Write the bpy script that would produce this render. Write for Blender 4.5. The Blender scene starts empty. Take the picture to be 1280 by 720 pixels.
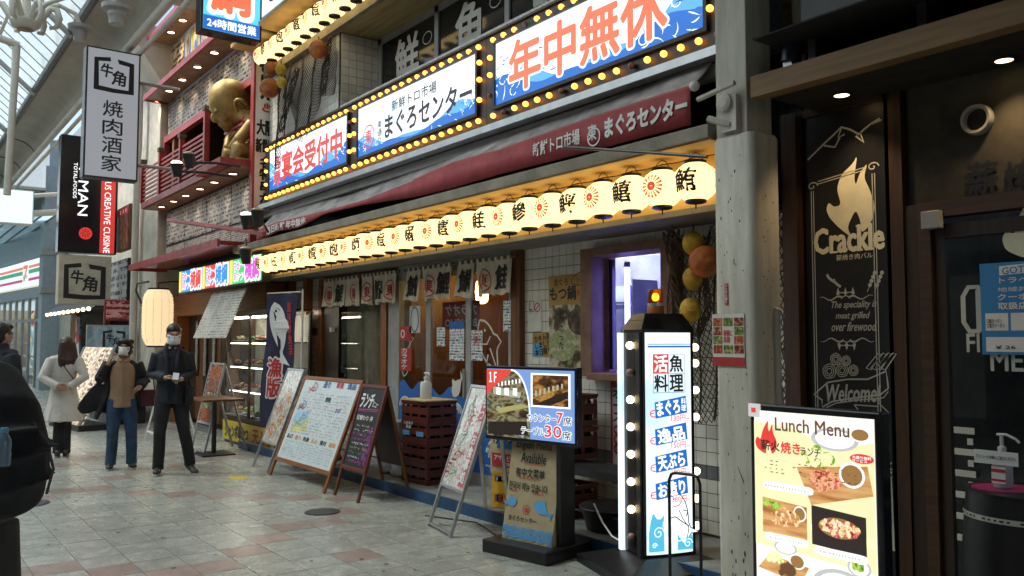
import bpy, bmesh, math, random
from mathutils import Vector, Matrix
from mathutils.geometry import tessellate_polygon
random.seed(7)
R = math.radians
scn = bpy.context.scene
# ------------------------------------------------------------------ camera, world, sun, exposure
CAM_H, CAM_PITCH, CAM_YAW, FPX = 1.55, R(3.48), R(36.6), 1070.0
cam_data = bpy.data.cameras.new('camera'); cam = bpy.data.objects.new('camera', cam_data)
scn.collection.objects.link(cam)
cam.location = (0, 0, CAM_H); cam.rotation_euler = (R(90)+CAM_PITCH, 0, R(90)-CAM_YAW)
cam_data.sensor_width = 36; cam_data.lens = FPX/1280*36
cam_data.clip_start = .05; cam_data.clip_end = 600
scn.camera = cam
world = bpy.data.worlds.new('World'); scn.world = world; world.use_nodes = True
wn = world.node_tree.nodes; wl = world.node_tree.links
sky = wn.new('ShaderNodeTexSky'); sky.sky_type = 'NISHITA'; sky.sun_disc = False
SUN_EL, SUN_AZ = 55, 215
sky.sun_elevation = R(SUN_EL); sky.sun_rotation = R(SUN_AZ); sky.air_density = 1.2; sky.dust_density = 3
wn['Background'].inputs[1].default_value = .15
wl.new(sky.outputs[0], wn['Background'].inputs[0])
sl = bpy.data.lights.new('sun', 'SUN'); sl.energy = 3.6; sl.angle = R(12); sl.color = (1, .96, .9)
so = bpy.data.objects.new('sun', sl); scn.collection.objects.link(so)
az = R(SUN_AZ); el = R(SUN_EL)
sd = Vector((math.sin(az)*math.cos(el), math.cos(az)*math.cos(el), math.sin(el)))
so.rotation_euler = sd.to_track_quat('Z', 'Y').to_euler(); so.location = (0, 0, 20)
scn.view_settings.view_transform = 'Standard'; scn.view_settings.look = 'None'
scn.view_settings.exposure = 0.6; scn.view_settings.gamma = 1
scn.cycles.use_denoising = True
scn.cycles.max_bounces = 7; scn.cycles.transparent_max_bounces = 12
scn.cycles.sample_clamp_indirect = 4.0
scn.cycles.caustics_reflective = False; scn.cycles.caustics_refractive = False

# ------------------------------------------------------------------ measuring helpers (camera rays met with real planes)
_d = (-math.cos(CAM_YAW), math.sin(CAM_YAW)); _r = (math.sin(CAM_YAW), math.cos(CAM_YAW))
def ray(px, py):
    a = (px-640)/FPX; b = -(py-360)/FPX
    fw = math.cos(CAM_PITCH)-b*math.sin(CAM_PITCH)
    return Vector((fw*_d[0]+a*_r[0], fw*_d[1]+a*_r[1], math.sin(CAM_PITCH)+b*math.cos(CAM_PITCH)))
def onY(px, py, Y): v = ray(px, py); return Vector((0, 0, CAM_H))+v*(Y/v.y)
def onX(px, py, X): v = ray(px, py); return Vector((0, 0, CAM_H))+v*(X/v.x)
def onZ(px, py, Z): v = ray(px, py); return Vector((0, 0, CAM_H))+v*((Z-CAM_H)/v.z)
def proj(x, y, z):
    z -= CAM_H; fx = x*_d[0]+y*_d[1]; lat = x*_r[0]+y*_r[1]
    f = fx*math.cos(CAM_PITCH)+z*math.sin(CAM_PITCH); u = -fx*math.sin(CAM_PITCH)+z*math.cos(CAM_PITCH)
    return (640+FPX*lat/f, 360-FPX*u/f, f)

# ------------------------------------------------------------------ materials
def rgb(h, g=True):
    h = h.lstrip('#'); h = h if len(h) == 6 else ''.join(q*2 for q in h); c = [int(h[i:i+2], 16)/255 for i in (0, 2, 4)]
    return tuple((x/12.92 if x <= .04045 else ((x+.055)/1.055)**2.4) for x in c)
MATS = {}
def mat(name, col, rough=.6, metal=0, spec=.5, var=.12, vs=6.0, bump=.0, bs=60.0, emit=None, es=0, orand=0.0, coat=0, aniso=None):
    """principled material; var = wear/dirt mottling, orand = per object tint"""
    if name in MATS: return MATS[name]
    m = bpy.data.materials.new(name); m.use_nodes = True; MATS[name] = m
    nt = m.node_tree; N = nt.nodes; L = nt.links; p = N['Principled BSDF']
    if isinstance(col, str): col = rgb(col)
    p.inputs['Roughness'].default_value = rough; p.inputs['Metallic'].default_value = metal
    p.inputs['Specular IOR Level'].default_value = spec; p.inputs['Coat Weight'].default_value = coat
    p.inputs['Base Color'].default_value = (*col, 1)
    if var > 0 or bump > 0 or orand > 0:
        tc = N.new('ShaderNodeTexCoord'); mp = N.new('ShaderNodeMapping'); L.new(tc.outputs['Object'], mp.inputs[0])
        if aniso: mp.inputs['Scale'].default_value = aniso
        if orand or var:
            oi = N.new('ShaderNodeObjectInfo'); ad = N.new('ShaderNodeVectorMath'); ad.operation = 'ADD'
            sc = N.new('ShaderNodeVectorMath'); sc.operation = 'SCALE'; sc.inputs['Scale'].default_value = 37
            L.new(oi.outputs['Random'], sc.inputs[0]); L.new(mp.outputs[0], ad.inputs[0]); L.new(sc.outputs[0], ad.inputs[1])
            src = ad.outputs[0]
        else: src = mp.outputs[0]
    if var > 0 or orand > 0:
        n = N.new('ShaderNodeTexNoise'); n.inputs['Scale'].default_value = vs; n.inputs['Detail'].default_value = 7; n.inputs['Roughness'].default_value = .65
        L.new(src, n.inputs['Vector'])
        mr = N.new('ShaderNodeMapRange'); mr.inputs['From Min'].default_value = .3; mr.inputs['From Max'].default_value = .7
        mr.inputs['To Min'].default_value = 1-var*1.6; mr.inputs['To Max'].default_value = 1+var*.6
        L.new(n.outputs[0], mr.inputs[0])
        val = mr.outputs[0]
        if orand:
            m2 = N.new('ShaderNodeMapRange'); m2.inputs['To Min'].default_value = 1-orand; m2.inputs['To Max'].default_value = 1+orand*.6
            L.new(oi.outputs['Random'], m2.inputs[0])
            mu = N.new('ShaderNodeMath'); mu.operation = 'MULTIPLY'; L.new(val, mu.inputs[0]); L.new(m2.outputs[0], mu.inputs[1]); val = mu.outputs[0]
        vm = N.new('ShaderNodeVectorMath'); vm.operation = 'SCALE'; vm.inputs[0].default_value = col
        L.new(val, vm.inputs['Scale']); L.new(vm.outputs[0], p.inputs['Base Color'])
        r2 = N.new('ShaderNodeMapRange'); r2.inputs['To Min'].default_value = min(1, rough*1.25); r2.inputs['To Max'].default_value = rough*.8
        L.new(n.outputs[0], r2.inputs[0]); L.new(r2.outputs[0], p.inputs['Roughness'])
    if bump > 0:
        b = N.new('ShaderNodeBump'); b.inputs['Strength'].default_value = bump; b.inputs['Distance'].default_value = .004
        n3 = N.new('ShaderNodeTexNoise'); n3.inputs['Scale'].default_value = bs; n3.inputs['Detail'].default_value = 4
        L.new(src, n3.inputs['Vector']); L.new(n3.outputs[0], b.inputs['Height']); L.new(b.outputs[0], p.inputs['Normal'])
    if emit is not None:
        if isinstance(emit, str): emit = rgb(emit)
        p.inputs['Emission Color'].default_value = (*emit, 1); p.inputs['Emission Strength'].default_value = es
    return m
def lit(name, col, s=1.0, rough=.35):
    """backlit print or diffuser"""
    if isinstance(col, str): col = rgb(col)
    return mat(name, tuple(c*.35 for c in col), rough=rough, var=0, emit=col, es=s*(.66 if s < 2 else .8))
def glassm(name, tint=(1, 1, 1), t=.9, rough=.02):
    if name in MATS: return MATS[name]
    m = bpy.data.materials.new(name); m.use_nodes = True; MATS[name] = m
    N = m.node_tree.nodes; L = m.node_tree.links; N.remove(N['Principled BSDF'])
    tr = N.new('ShaderNodeBsdfTransparent'); tr.inputs[0].default_value = (*[c*t for c in tint], 1)
    gl = N.new('ShaderNodeBsdfGlossy'); gl.inputs['Roughness'].default_value = rough
    lw = N.new('ShaderNodeLayerWeight'); lw.inputs[0].default_value = .5
    pw = N.new('ShaderNodeMath'); pw.operation = 'POWER'; L.new(lw.outputs['Facing'], pw.inputs[0]); pw.inputs[1].default_value = 4
    fr = N.new('ShaderNodeMath'); fr.operation = 'MULTIPLY_ADD'; L.new(pw.outputs[0], fr.inputs[0]); fr.inputs[1].default_value = .6; fr.inputs[2].default_value = .035
    mx = N.new('ShaderNodeMixShader'); L.new(fr.outputs[0], mx.inputs[0]); L.new(tr.outputs[0], mx.inputs[1]); L.new(gl.outputs[0], mx.inputs[2])
    L.new(mx.outputs[0], N['Material Output'].inputs[0]); return m
def translucentm(name, col, through=.5):
    if name in MATS: return MATS[name]
    m = bpy.data.materials.new(name); m.use_nodes = True; MATS[name] = m
    N = m.node_tree.nodes; L = m.node_tree.links; N.remove(N['Principled BSDF'])
    tr = N.new('ShaderNodeBsdfTransparent'); tr.inputs[0].default_value = (*col, 1)
    tl = N.new('ShaderNodeBsdfTranslucent'); tl.inputs[0].default_value = (*col, 1)
    tc = N.new('ShaderNodeTexCoord'); no = N.new('ShaderNodeTexNoise'); no.inputs['Scale'].default_value = 1.4; no.inputs['Detail'].default_value = 5
    L.new(tc.outputs['Object'], no.inputs['Vector'])
    mr = N.new('ShaderNodeMapRange'); mr.inputs['From Min'].default_value = .3; mr.inputs['From Max'].default_value = .7
    mr.inputs['To Min'].default_value = max(0, 1-through-.15); mr.inputs['To Max'].default_value = 1-through+.1; L.new(no.outputs[0], mr.inputs[0])
    mx = N.new('ShaderNodeMixShader'); L.new(mr.outputs[0], mx.inputs[0])
    L.new(tr.outputs[0], mx.inputs[1]); L.new(tl.outputs[0], mx.inputs[2])
    L.new(mx.outputs[0], N['Material Output'].inputs[0]); return m
def printm(name, stops, scale=9.0, rough=.45, glow=0.0, detail=3, kind='noise', lines=0, stretch=(1, 1, 1), ink=None, ink_amt=.5):
    """flat print too small to read: colour patches (noise or cells) and, with lines > 0, rows of tiny unreadable writing"""
    if name in MATS: return MATS[name]
    m = bpy.data.materials.new(name); m.use_nodes = True; MATS[name] = m
    N = m.node_tree.nodes; L = m.node_tree.links; p = N['Principled BSDF']; p.inputs['Roughness'].default_value = rough
    tc = N.new('ShaderNodeTexCoord'); mp = N.new('ShaderNodeMapping'); mp.inputs['Scale'].default_value = stretch
    L.new(tc.outputs['Object'], mp.inputs[0])
    if kind == 'noise':
        t = N.new('ShaderNodeTexNoise'); t.inputs['Scale'].default_value = scale; t.inputs['Detail'].default_value = detail; out = t.outputs[0]
        lo, hi = .3, .7
    else:
        t = N.new('ShaderNodeTexVoronoi'); t.inputs['Scale'].default_value = scale
        sp = N.new('ShaderNodeSeparateColor'); L.new(t.outputs['Color'], sp.inputs[0]); out = sp.outputs[0]; lo, hi = 0, 1
    L.new(mp.outputs[0], t.inputs['Vector'])
    mr = N.new('ShaderNodeMapRange'); mr.inputs['From Min'].default_value = lo; mr.inputs['From Max'].default_value = hi; L.new(out, mr.inputs[0])
    cr = N.new('ShaderNodeValToRGB'); L.new(mr.outputs[0], cr.inputs[0]); cr.color_ramp.interpolation = 'LINEAR' if kind == 'noise' else 'CONSTANT'
    el = cr.color_ramp.elements
    for i, c in enumerate(stops):
        c = rgb(c) if isinstance(c, str) else c; pos = i/max(1, len(stops)-(1 if kind == 'noise' else 0))
        e = el[i] if i < 2 else el.new(pos)
        e.position = pos; e.color = (*c, 1)
    col = cr.outputs[0]
    if lines:
        sx = N.new('ShaderNodeSeparateXYZ'); L.new(tc.outputs['Object'], sx.inputs[0])
        def mth(op, a, b):
            q = N.new('ShaderNodeMath'); q.operation = op
            for i, v in enumerate((a, b)):
                if v is None: continue
                if isinstance(v, (int, float)): q.inputs[i].default_value = v
                else: L.new(v, q.inputs[i])
            return q.outputs[0]
        z = mth('MULTIPLY', sx.outputs['Z'], lines); fr = mth('FRACT', z, None); row = mth('LESS_THAN', fr, .55)
        n2 = N.new('ShaderNodeTexNoise'); n2.inputs['Scale'].default_value = lines*1.15; n2.inputs['Detail'].default_value = 2
        L.new(tc.outputs['Object'], n2.inputs['Vector'])
        n4 = N.new('ShaderNodeTexNoise'); n4.inputs['Scale'].default_value = lines*.14; n4.inputs['Detail'].default_value = 1
        L.new(tc.outputs['Object'], n4.inputs['Vector'])
        mk = mth('MULTIPLY', mth('MULTIPLY', row, mth('GREATER_THAN', n2.outputs[0], .5)), mth('GREATER_THAN', n4.outputs[0], 1-ink_amt))
        mx = N.new('ShaderNodeMix'); mx.data_type = 'RGBA'; L.new(mk, mx.inputs['Factor']); L.new(col, mx.inputs['A'])
        mx.inputs['B'].default_value = (*rgb(ink or '#222222'), 1); col = mx.outputs['Result']
    L.new(col, p.inputs['Base Color'])
    if glow: L.new(col, p.inputs['Emission Color']); p.inputs['Emission Strength'].default_value = glow
    return m
def woodm(name, c1, c2, rough=.6, scale=3, axis='X'):
    if name in MATS: return MATS[name]
    m = bpy.data.materials.new(name); m.use_nodes = True; MATS[name] = m
    N = m.node_tree.nodes; L = m.node_tree.links; p = N['Principled BSDF']; p.inputs['Roughness'].default_value = rough
    tc = N.new('ShaderNodeTexCoord'); mp = N.new('ShaderNodeMapping')
    mp.inputs['Scale'].default_value = {'X': (.6, 8, 8), 'Y': (8, .6, 8), 'Z': (8, 8, .6)}[axis]
    L.new(tc.outputs['Object'], mp.inputs[0])
    n = N.new('ShaderNodeTexNoise'); n.inputs['Scale'].default_value = scale; n.inputs['Detail'].default_value = 8; n.inputs['Distortion'].default_value = 1.2
    L.new(mp.outputs[0], n.inputs['Vector'])
    cr = N.new('ShaderNodeValToRGB'); cr.color_ramp.elements[0].position = .3; cr.color_ramp.elements[1].position = .72
    cr.color_ramp.elements[0].color = (*rgb(c1), 1); cr.color_ramp.elements[1].color = (*rgb(c2), 1)
    L.new(n.outputs[0], cr.inputs[0]); L.new(cr.outputs[0], p.inputs['Base Color'])
    b = N.new('ShaderNodeBump'); b.inputs['Strength'].default_value = .3; b.inputs['Distance'].default_value = .003
    L.new(n.outputs[0], b.inputs['Height']); L.new(b.outputs[0], p.inputs['Normal']); return m

# ------------------------------------------------------------------ mesh helpers
def link(o, parent=None, loc=None, world=False):
    scn.collection.objects.link(o)
    if parent is not None: o.parent = parent
    if world and parent is not None:
        a = parent; off = Vector((0, 0, 0))
        while a is not None: off += a.location; a = a.parent
        o.location = -off
    if loc is not None: o.location = loc
    return o
class MB:
    def __init__(s): s.v = []; s.f = []; s.marks = []
    def add(s, vs, fs):
        n = len(s.v); s.v += [tuple(q) for q in vs]; s.f += [tuple(i+n for i in f) for f in fs]; return s
    def box(s, x0, x1, y0, y1, z0, z1):
        s.marks.append((len(s.v), len(s.f)))
        return s.add([(x0,y0,z0),(x1,y0,z0),(x1,y1,z0),(x0,y1,z0),(x0,y0,z1),(x1,y0,z1),(x1,y1,z1),(x0,y1,z1)],
                     [(0,3,2,1),(4,5,6,7),(0,1,5,4),(1,2,6,5),(2,3,7,6),(3,0,4,7)])
    def hexa(s, b, t):   # bottom quad, top quad (both counterclockwise seen from above)
        return s.add(list(b)+list(t), [(0,3,2,1),(4,5,6,7),(0,1,5,4),(1,2,6,5),(2,3,7,6),(3,0,4,7)])
    def quad(s, a, b, c, d): return s.add([a, b, c, d], [(0, 1, 2, 3)])
    def rings(s, rs, cap=True, close=False):
        k = len(rs[0]); n = len(rs); vs = [p for r_ in rs for p in r_]
        fs = [(i*k+j, i*k+(j+1) % k, (i+1)*k+(j+1) % k, (i+1)*k+j) for i in range(n-1) for j in range(k)]
        if close: fs += [((n-1)*k+j, (n-1)*k+(j+1) % k, (j+1) % k, j) for j in range(k)]
        elif cap: fs += [tuple(reversed(range(k))), tuple((n-1)*k+j for j in range(k))]
        return s.add(vs, fs)
    def tube(s, pts, rad, k=8, cap=True, up=None):
        pts = [Vector(p) for p in pts]; rs = []
        if not isinstance(rad, (list, tuple)): rad = [rad]*len(pts)
        prev = None
        for i, p in enumerate(pts):
            t = (pts[min(i+1, len(pts)-1)]-pts[max(i-1, 0)]).normalized()
            if prev is None:
                a = Vector(up) if up is not None else (Vector((0, 0, 1)) if abs(t.z) < .9 else Vector((1, 0, 0)))
            else: a = prev
            u = (a-t*a.dot(t)).normalized(); w = t.cross(u); prev = u
            ra = rad[i]; ra, rb = ra if isinstance(ra, (list, tuple)) else (ra, ra)
            rs.append([p+u*(ra*math.cos(q*2*math.pi/k))+w*(rb*math.sin(q*2*math.pi/k)) for q in range(k)])
        return s.rings(rs, cap)
    def lathe(s, prof, c=(0, 0, 0), k=20, cap=True, axis='Z'):
        rs = []
        for r_, z in prof:
            ring = []
            for q in range(k):
                a = q*2*math.pi/k; x, y = r_*math.cos(a), r_*math.sin(a)
                p = (x, y, z) if axis == 'Z' else ((z, x, y) if axis == 'X' else (x, -z, y))
                ring.append((c[0]+p[0], c[1]+p[1], c[2]+p[2]))
            rs.append(ring)
        return s.rings(rs, cap)
    def ell(s, c, rx, ry, rz, k=16, n=10, M=None):
        rs = []
        for i in range(1, n):
            th = math.pi*i/n; ring = []
            for q in range(k):
                a = 2*math.pi*q/k
                p = Vector((rx*math.sin(th)*math.cos(a), ry*math.sin(th)*math.sin(a), -rz*math.cos(th)))
                if M is not None: p = M @ p
                ring.append(p+Vector(c))
            rs.append(ring)
        return s.rings(rs, True)
    def poly(s, pts, y=0.0, plane='XZ', depth=0.0):
        """filled outline (may be concave) in a plane, facing -Y for XZ"""
        P3 = [Vector((p[0], y, p[1])) if plane == 'XZ' else Vector((p[0], p[1], y)) for p in pts]
        tr = tessellate_polygon([P3]); n = len(P3)
        s.add(P3, [tuple(t) for t in tr])
        if depth:
            off = Vector((0, depth, 0)) if plane == 'XZ' else Vector((0, 0, -depth))
            s.add([p+off for p in P3], [tuple(t) for t in tr])
            s.add(P3+[p+off for p in P3], [(i, (i+1) % n, n+(i+1) % n, n+i) for i in range(n)])
        return s
    def ribbon(s, pts, w, y=0.0):
        """flat stroke in the XZ plane; w may be a list"""
        n = len(pts); w = w if isinstance(w, (list, tuple)) else [w]*n; L_, R_ = [], []
        for i in range(n):
            a = pts[max(0, i-1)]; b = pts[min(n-1, i+1)]; tx, tz = b[0]-a[0], b[1]-a[1]; l = math.hypot(tx, tz) or 1
            nx, nz = -tz/l*w[i]/2, tx/l*w[i]/2
            L_.append((pts[i][0]+nx, y, pts[i][1]+nz)); R_.append((pts[i][0]-nx, y, pts[i][1]-nz))
        return s.add(L_+R_, [(i, i+1, n+i+1, n+i) for i in range(n-1)])
    def mesh(s, name, m=None, smooth=False):
        me = bpy.data.meshes.new(name); me.from_pydata(s.v, [], s.f); me.validate()
        if m is not None: me.materials.append(m)
        bm = bmesh.new(); bm.from_mesh(me)
        if smooth: bmesh.ops.remove_doubles(bm, verts=bm.verts, dist=1e-5)
        bmesh.ops.recalc_face_normals(bm, faces=bm.faces); bm.to_mesh(me); bm.free()
        if smooth:
            me.polygons.foreach_set('use_smooth', [True]*len(me.polygons)); me.set_sharp_from_angle(angle=R(50))
        return me
    SEPARATE = {'post', 'wall', 'door_post', 'upper_post', 'bracket', 'inner_wall', 'leg', 'corner_post', 'band', 'niche', 'post_cap'}
    PRINT = {'spray_print', 'streak_print', 'handwriting', 'small_print', 'chalk_flowers', 'wave_lines', 'foam_print', 'food_print', 'band_print', 'tree_drawing', 'log_drawing', 'header_dots'}
    def build(s, name, m, parent=None, world=False, loc=None, smooth=False, bevel=0, rot=None, **props):
        if name in s.SEPARATE and len(s.marks) > 1 and len(s.v) == 8*len(s.marks):     # each box a part of its own
            last = None
            for a_, b_ in s.marks:
                q = MB(); q.v = s.v[a_:a_+8]; q.f = [tuple(i-a_ for i in f) for f in s.f[b_:b_+6]]
                last = q.build(name, m, parent, world, loc, smooth, bevel, rot, **props)
            return last
        if name in s.PRINT: props['kind'] = 'stuff'
        o = bpy.data.objects.new(name, s.mesh(name, m, smooth)); link(o, parent, loc, world)
        if rot: o.rotation_euler = rot
        if bevel:
            b = o.modifiers.new('bevel', 'BEVEL'); b.width = bevel; b.segments = 2; b.limit_method = 'ANGLE'; b.angle_limit = R(40)
        for k_, v_ in props.items(): o[k_] = v_
        return o
def put(name, me, parent=None, loc=(0, 0, 0), rot=None, scale=None, **props):
    o = bpy.data.objects.new(name, me); link(o, parent, loc)
    if rot: o.rotation_euler = rot
    if scale: o.scale = scale if isinstance(scale, (list, tuple)) else (scale,)*3
    for k_, v_ in props.items(): o[k_] = v_
    return o
def thing(name, label, cat, loc=(0, 0, 0), rz=0, group=None):
    o = bpy.data.objects.new(name, None); scn.collection.objects.link(o); o.location = loc; o.rotation_euler = (0, 0, R(rz))
    o.empty_display_size = .1; o['label'] = label; o['category'] = cat
    if group: o['group'] = group
    return o
def tag(o, label, cat, group=None):
    o['label'] = label; o['category'] = cat
    if group: o['group'] = group
    return o
def struct(o): o['kind'] = 'structure'; return o

_txt = {}
def text_mesh(s, bold=0.0, vertical=False, shear=0.0, gap=1.0):
    key = (s, bold, vertical, shear, gap)
    if key in _txt: return _txt[key]
    c = bpy.data.curves.new('t', 'FONT'); c.body = '\n'.join(s) if vertical else s
    c.size = 1; c.offset = bold; c.resolution_u = 2; c.shear = shear; c.fill_mode = 'FRONT'
    c.align_x = 'CENTER' if vertical else 'LEFT'; c.space_line = gap
    o = bpy.data.objects.new('t', c); scn.collection.objects.link(o)
    bpy.context.view_layer.update()
    me = bpy.data.meshes.new_from_object(o.evaluated_get(bpy.context.evaluated_depsgraph_get()))
    vs = [(v.co.x, v.co.y) for v in me.vertices]; fs = [tuple(p.vertices) for p in me.polygons]
    bpy.data.objects.remove(o); bpy.data.curves.remove(c); bpy.data.meshes.remove(me)
    if not vs: vs = [(0, 0)]
    x0 = min(v[0] for v in vs); x1 = max(v[0] for v in vs); y0 = min(v[1] for v in vs); y1 = max(v[1] for v in vs)
    vs = [((v[0]-x0)/max(1e-6, x1-x0), (v[1]-y0)/max(1e-6, y1-y0)) for v in vs]
    _txt[key] = (vs, fs); return vs, fs
def letters(s, x0, z0, w, h, m, parent=None, y=-.003, bold=.012, vertical=False, rot=0, mirror=False, curve=None, name='lettering', shear=0.0, gap=1.0, world=False):
    """writing fitted into the box x0..x0+w, z0..z0+h of the local XZ plane"""
    vs, fs = text_mesh(s, 0.0, vertical, shear, gap)
    if bold > 0:    # heavier strokes: the outline laid again a little to each side
        rows_ = len(s) if vertical else 1+s.count('\n'); d_ = bold*.80; kx, kz = d_*h/rows_/w, d_/rows_; V_, F_ = [], []
        nq = 16 if bold > .06 else 8
        for q in range(nq):
            du, dv = kx*math.cos(q*2*math.pi/nq), kz*math.sin(q*2*math.pi/nq); n_ = len(V_)
            V_ += [(u+du, v+dv, q*.00003) for u, v in vs]; F_ += [tuple(i+n_ for i in f) for f in fs]
        vs, fs = V_, F_
    else: vs = [(u, v, 0) for u, v in vs]
    out = []
    cx, cz = x0+w/2, z0+h/2; ca, sa = math.cos(R(rot)), math.sin(R(rot))
    for u, v, ly in vs:
        if mirror: u = 1-u
        dx, dz = (u-.5)*w, (v-.5)*h
        X, Z = cx+dx*ca-dz*sa, cz+dx*sa+dz*ca
        out.append((X, (curve(X, Z) if curve else y)-ly, Z))
    mb = MB(); mb.add(out, fs)
    return mb.build(name, m, parent, world=world)
def soften(pts, n=2):
    for _ in range(n):
        q = []
        for i, p in enumerate(pts):
            r_ = pts[(i+1) % len(pts)]; q += [(p[0]*.8+r_[0]*.2, p[1]*.8+r_[1]*.2), (p[0]*.2+r_[0]*.8, p[1]*.2+r_[1]*.8)]
        pts = q
    return pts
def circle(cx, cz, r, n=24, rz=None): return [(cx+r*math.cos(2*math.pi*i/n), cz+(rz or r)*math.sin(2*math.pi*i/n)) for i in range(n)]
def rect(x0, z0, w, h): return [(x0, z0), (x0+w, z0), (x0+w, z0+h), (x0, z0+h)]
def seal(parent, cx, cz, r, m, y=-.004, ch='東', bold=.02):
    mb = MB(); mb.ribbon(circle(cx, cz, r)+[(cx+r, cz)], r*.13, y)
    for a in (60, 90, 120): mb.poly(circle(cx+1.32*r*math.cos(R(a)), cz+1.32*r*math.sin(R(a)), r*.09, 8), y)
    mb.build('emblem', m, parent)
    letters(ch, cx-r*.55, cz-r*.6, r*1.1, r*1.2, m, parent, y=y-.0006, bold=bold)
def sunburst(cx, cz, r, curve, m, parent):
    mb = MB(); pts = []
    def cv(pl): mb.add([(x, curve(x, z), z) for x, z in pl], [tuple(range(len(pl)))])
    cv(circle(cx, cz, r*.4, 16))
    for i in range(16):
        a = 2*math.pi*i/16; da = .11
        cv([(cx+r*.48*math.cos(a-da*.6), cz+r*.48*math.sin(a-da*.6)), (cx+r*math.cos(a-da), cz+r*math.sin(a-da)),
            (cx+r*math.cos(a+da), cz+r*math.sin(a+da)), (cx+r*.48*math.cos(a+da*.6), cz+r*.48*math.sin(a+da*.6))])
    return mb.build('sunburst', m, parent)
def waves(parent, x0, x1, z0, h, mats, y=-.002, seed=1, right=True):
    """plain layered sea waves for a sign background: humps with curled tips and drops of spray"""
    rnd = random.Random(seed)
    for li, m in enumerate(mats):
        mb = MB(); top = []; n = 40; k = (x1-x0)
        for i in range(n+1):
            u = i/n; e = abs(u-.5)*2
            z = h*(.25+.75*e**1.6)*(1-.28*li)*(.75+.25*math.sin(u*17+li*2+seed))
            top.append((x0+k*u, z0+max(.02*h, z)))
        mb.poly([(x0, z0)]+top+[(x1, z0)], y-.0004*li)
        mb.build('wave_print', m, parent)
    mb = MB()
    for i in range(46):
        u = rnd.random()**1.5*.34; u = u if rnd.random() < .5 else 1-u
        mb.poly(circle(x0+(x1-x0)*u, z0+h*(.3+rnd.random()*.85), h*(.008+.02*rnd.random()), 7), y-.0016)
    for s_ in range(9):
        u = rnd.choice([rnd.random()*.25, 1-rnd.random()*.25]); cx = x0+(x1-x0)*u; cz = z0+h*(.15+.6*rnd.random()); a0 = rnd.random()*2
        mb.ribbon([(cx+h*.22*(1-t/9)*math.cos(a0+t*.55), cz+h*.16*(1-t/9)*math.sin(a0+t*.55)) for t in range(9)], h*.022, y-.0017)
    mb.build('spray_print', MATS['ink_white'], parent)
    for m, k_ in ((mats[-1], 60), (MATS['ink_white'], 34)):      # feathery brush streaks gathered in the corners
        mb = MB()
        for i in range(k_):
            u = rnd.random()**1.7*.42; u = u if rnd.random() < .5 else 1-u
            cx, cz = x0+(x1-x0)*u, z0+h*(.02+rnd.random()**1.3*1.02); L_ = h*rnd.uniform(.12, .38); a0 = rnd.uniform(-.5, 1.0); cu = rnd.uniform(-1.2, 1.2); pts = []
            for t in range(7): a0 += cu/6; pts.append((min(x1-.004, max(x0+.004, cx+L_*t/6*math.cos(a0))), max(z0+.004, min(z0+h*1.26, cz+L_*t/6*math.sin(a0)))))
            mb.ribbon(pts, [h*q for q in (.006, .02, .028, .026, .018, .01, .002)], y-.0019-.00001*i)
        mb.build('streak_print', m, parent)
# ------------------------------------------------------------------ palette
M = {}
def D(k, *a, **kw): M[k] = mat(k, *a, **kw); return M[k]
D('tile_grey', (.44, .45, .405), rough=.27, var=.22, vs=9, bump=.25, bs=90, orand=.09)
D('tile_pink', (.40, .30, .265), rough=.3, var=.22, vs=9, bump=.25, bs=90, orand=.10)
D('grout', (.19, .195, .185), rough=.8, var=.3)
D('concrete', (.24, .245, .235), rough=.75, var=.3, vs=3, bump=.4)
D('riser_blue', (.02, .07, .17), rough=.45, var=.3)
D('wall_tile', (.74, .72, .65), rough=.22, var=.15, vs=3, orand=.10)
D('band_tile', (.17, .18, .19), rough=.25, var=.15, orand=.08)
D('wall_grout', (.10, .095, .09), rough=.85, var=.2)
D('dark_tile', (.05, .055, .06), rough=.35, var=.3, orand=.2)
D('beam_beige', (.30, .27, .21), rough=.7, var=.3, vs=2.5, bump=.2)
D('soffit_grey', (.25, .235, .20), rough=.75, var=.3, vs=2)
D('board_yellow', (.62, .40, .13), rough=.6, var=.22, vs=2)
D('frame_dark', (.035, .02, .016), rough=.4, var=.3)
D('black', (.012, .012, .014), rough=.4, var=.3)
D('black_gloss', (.012, .012, .016), rough=.15, var=.2)
D('alu', (.55, .56, .57), rough=.35, metal=.85, var=.12)
D('alu_grey', (.34, .34, .33), rough=.5, var=.15)
D('steel_dark', (.06, .06, .065), rough=.4, metal=.5, var=.2)
D('cream_paint', (.50, .48, .40), rough=.5, var=.22, vs=4, bump=.15)
D('cream_dirty', (.56, .535, .46), rough=.5, var=.20, vs=11, bump=.2, aniso=(1, 1, .16))
D('cream_ceiling', (.55, .53, .46), rough=.7, var=.12, vs=2)
D('red_paint', (.34, .035, .035), rough=.4, var=.25, vs=5)
D('red_canvas', (.36, .045, .055), rough=.65, var=.2, vs=5, bump=.2)
D('grey_canvas', (.52, .48, .47), rough=.7, var=.35, vs=5, bump=.3, bs=14)
D('print_white', (.78, .78, .76), rough=.6, var=.05)
D('print_black', (.012, .012, .014), rough=.6, var=.0)
D('print_red', (.50, .03, .035), rough=.6, var=.05)
D('print_blue', (.02, .13, .42), rough=.6, var=.05)
D('print_sky', (.10, .36, .66), rough=.6, var=.05)
D('paper', (.62, .61, .57), rough=.7, var=.1)
D('cloth_white', (.62, .58, .47), rough=.9, var=.12, bump=.2, bs=200)
D('rope', (.07, .055, .045), rough=.9, var=.3)
D('float_orange', (.46, .15, .035), rough=.6, bump=.4, bs=25, var=.45, vs=12)
D('float_yellow', (.50, .36, .04), rough=.6, bump=.4, bs=25, var=.4, vs=12)
D('crate_brown', (.13, .028, .018), rough=.4, var=.2)
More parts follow.
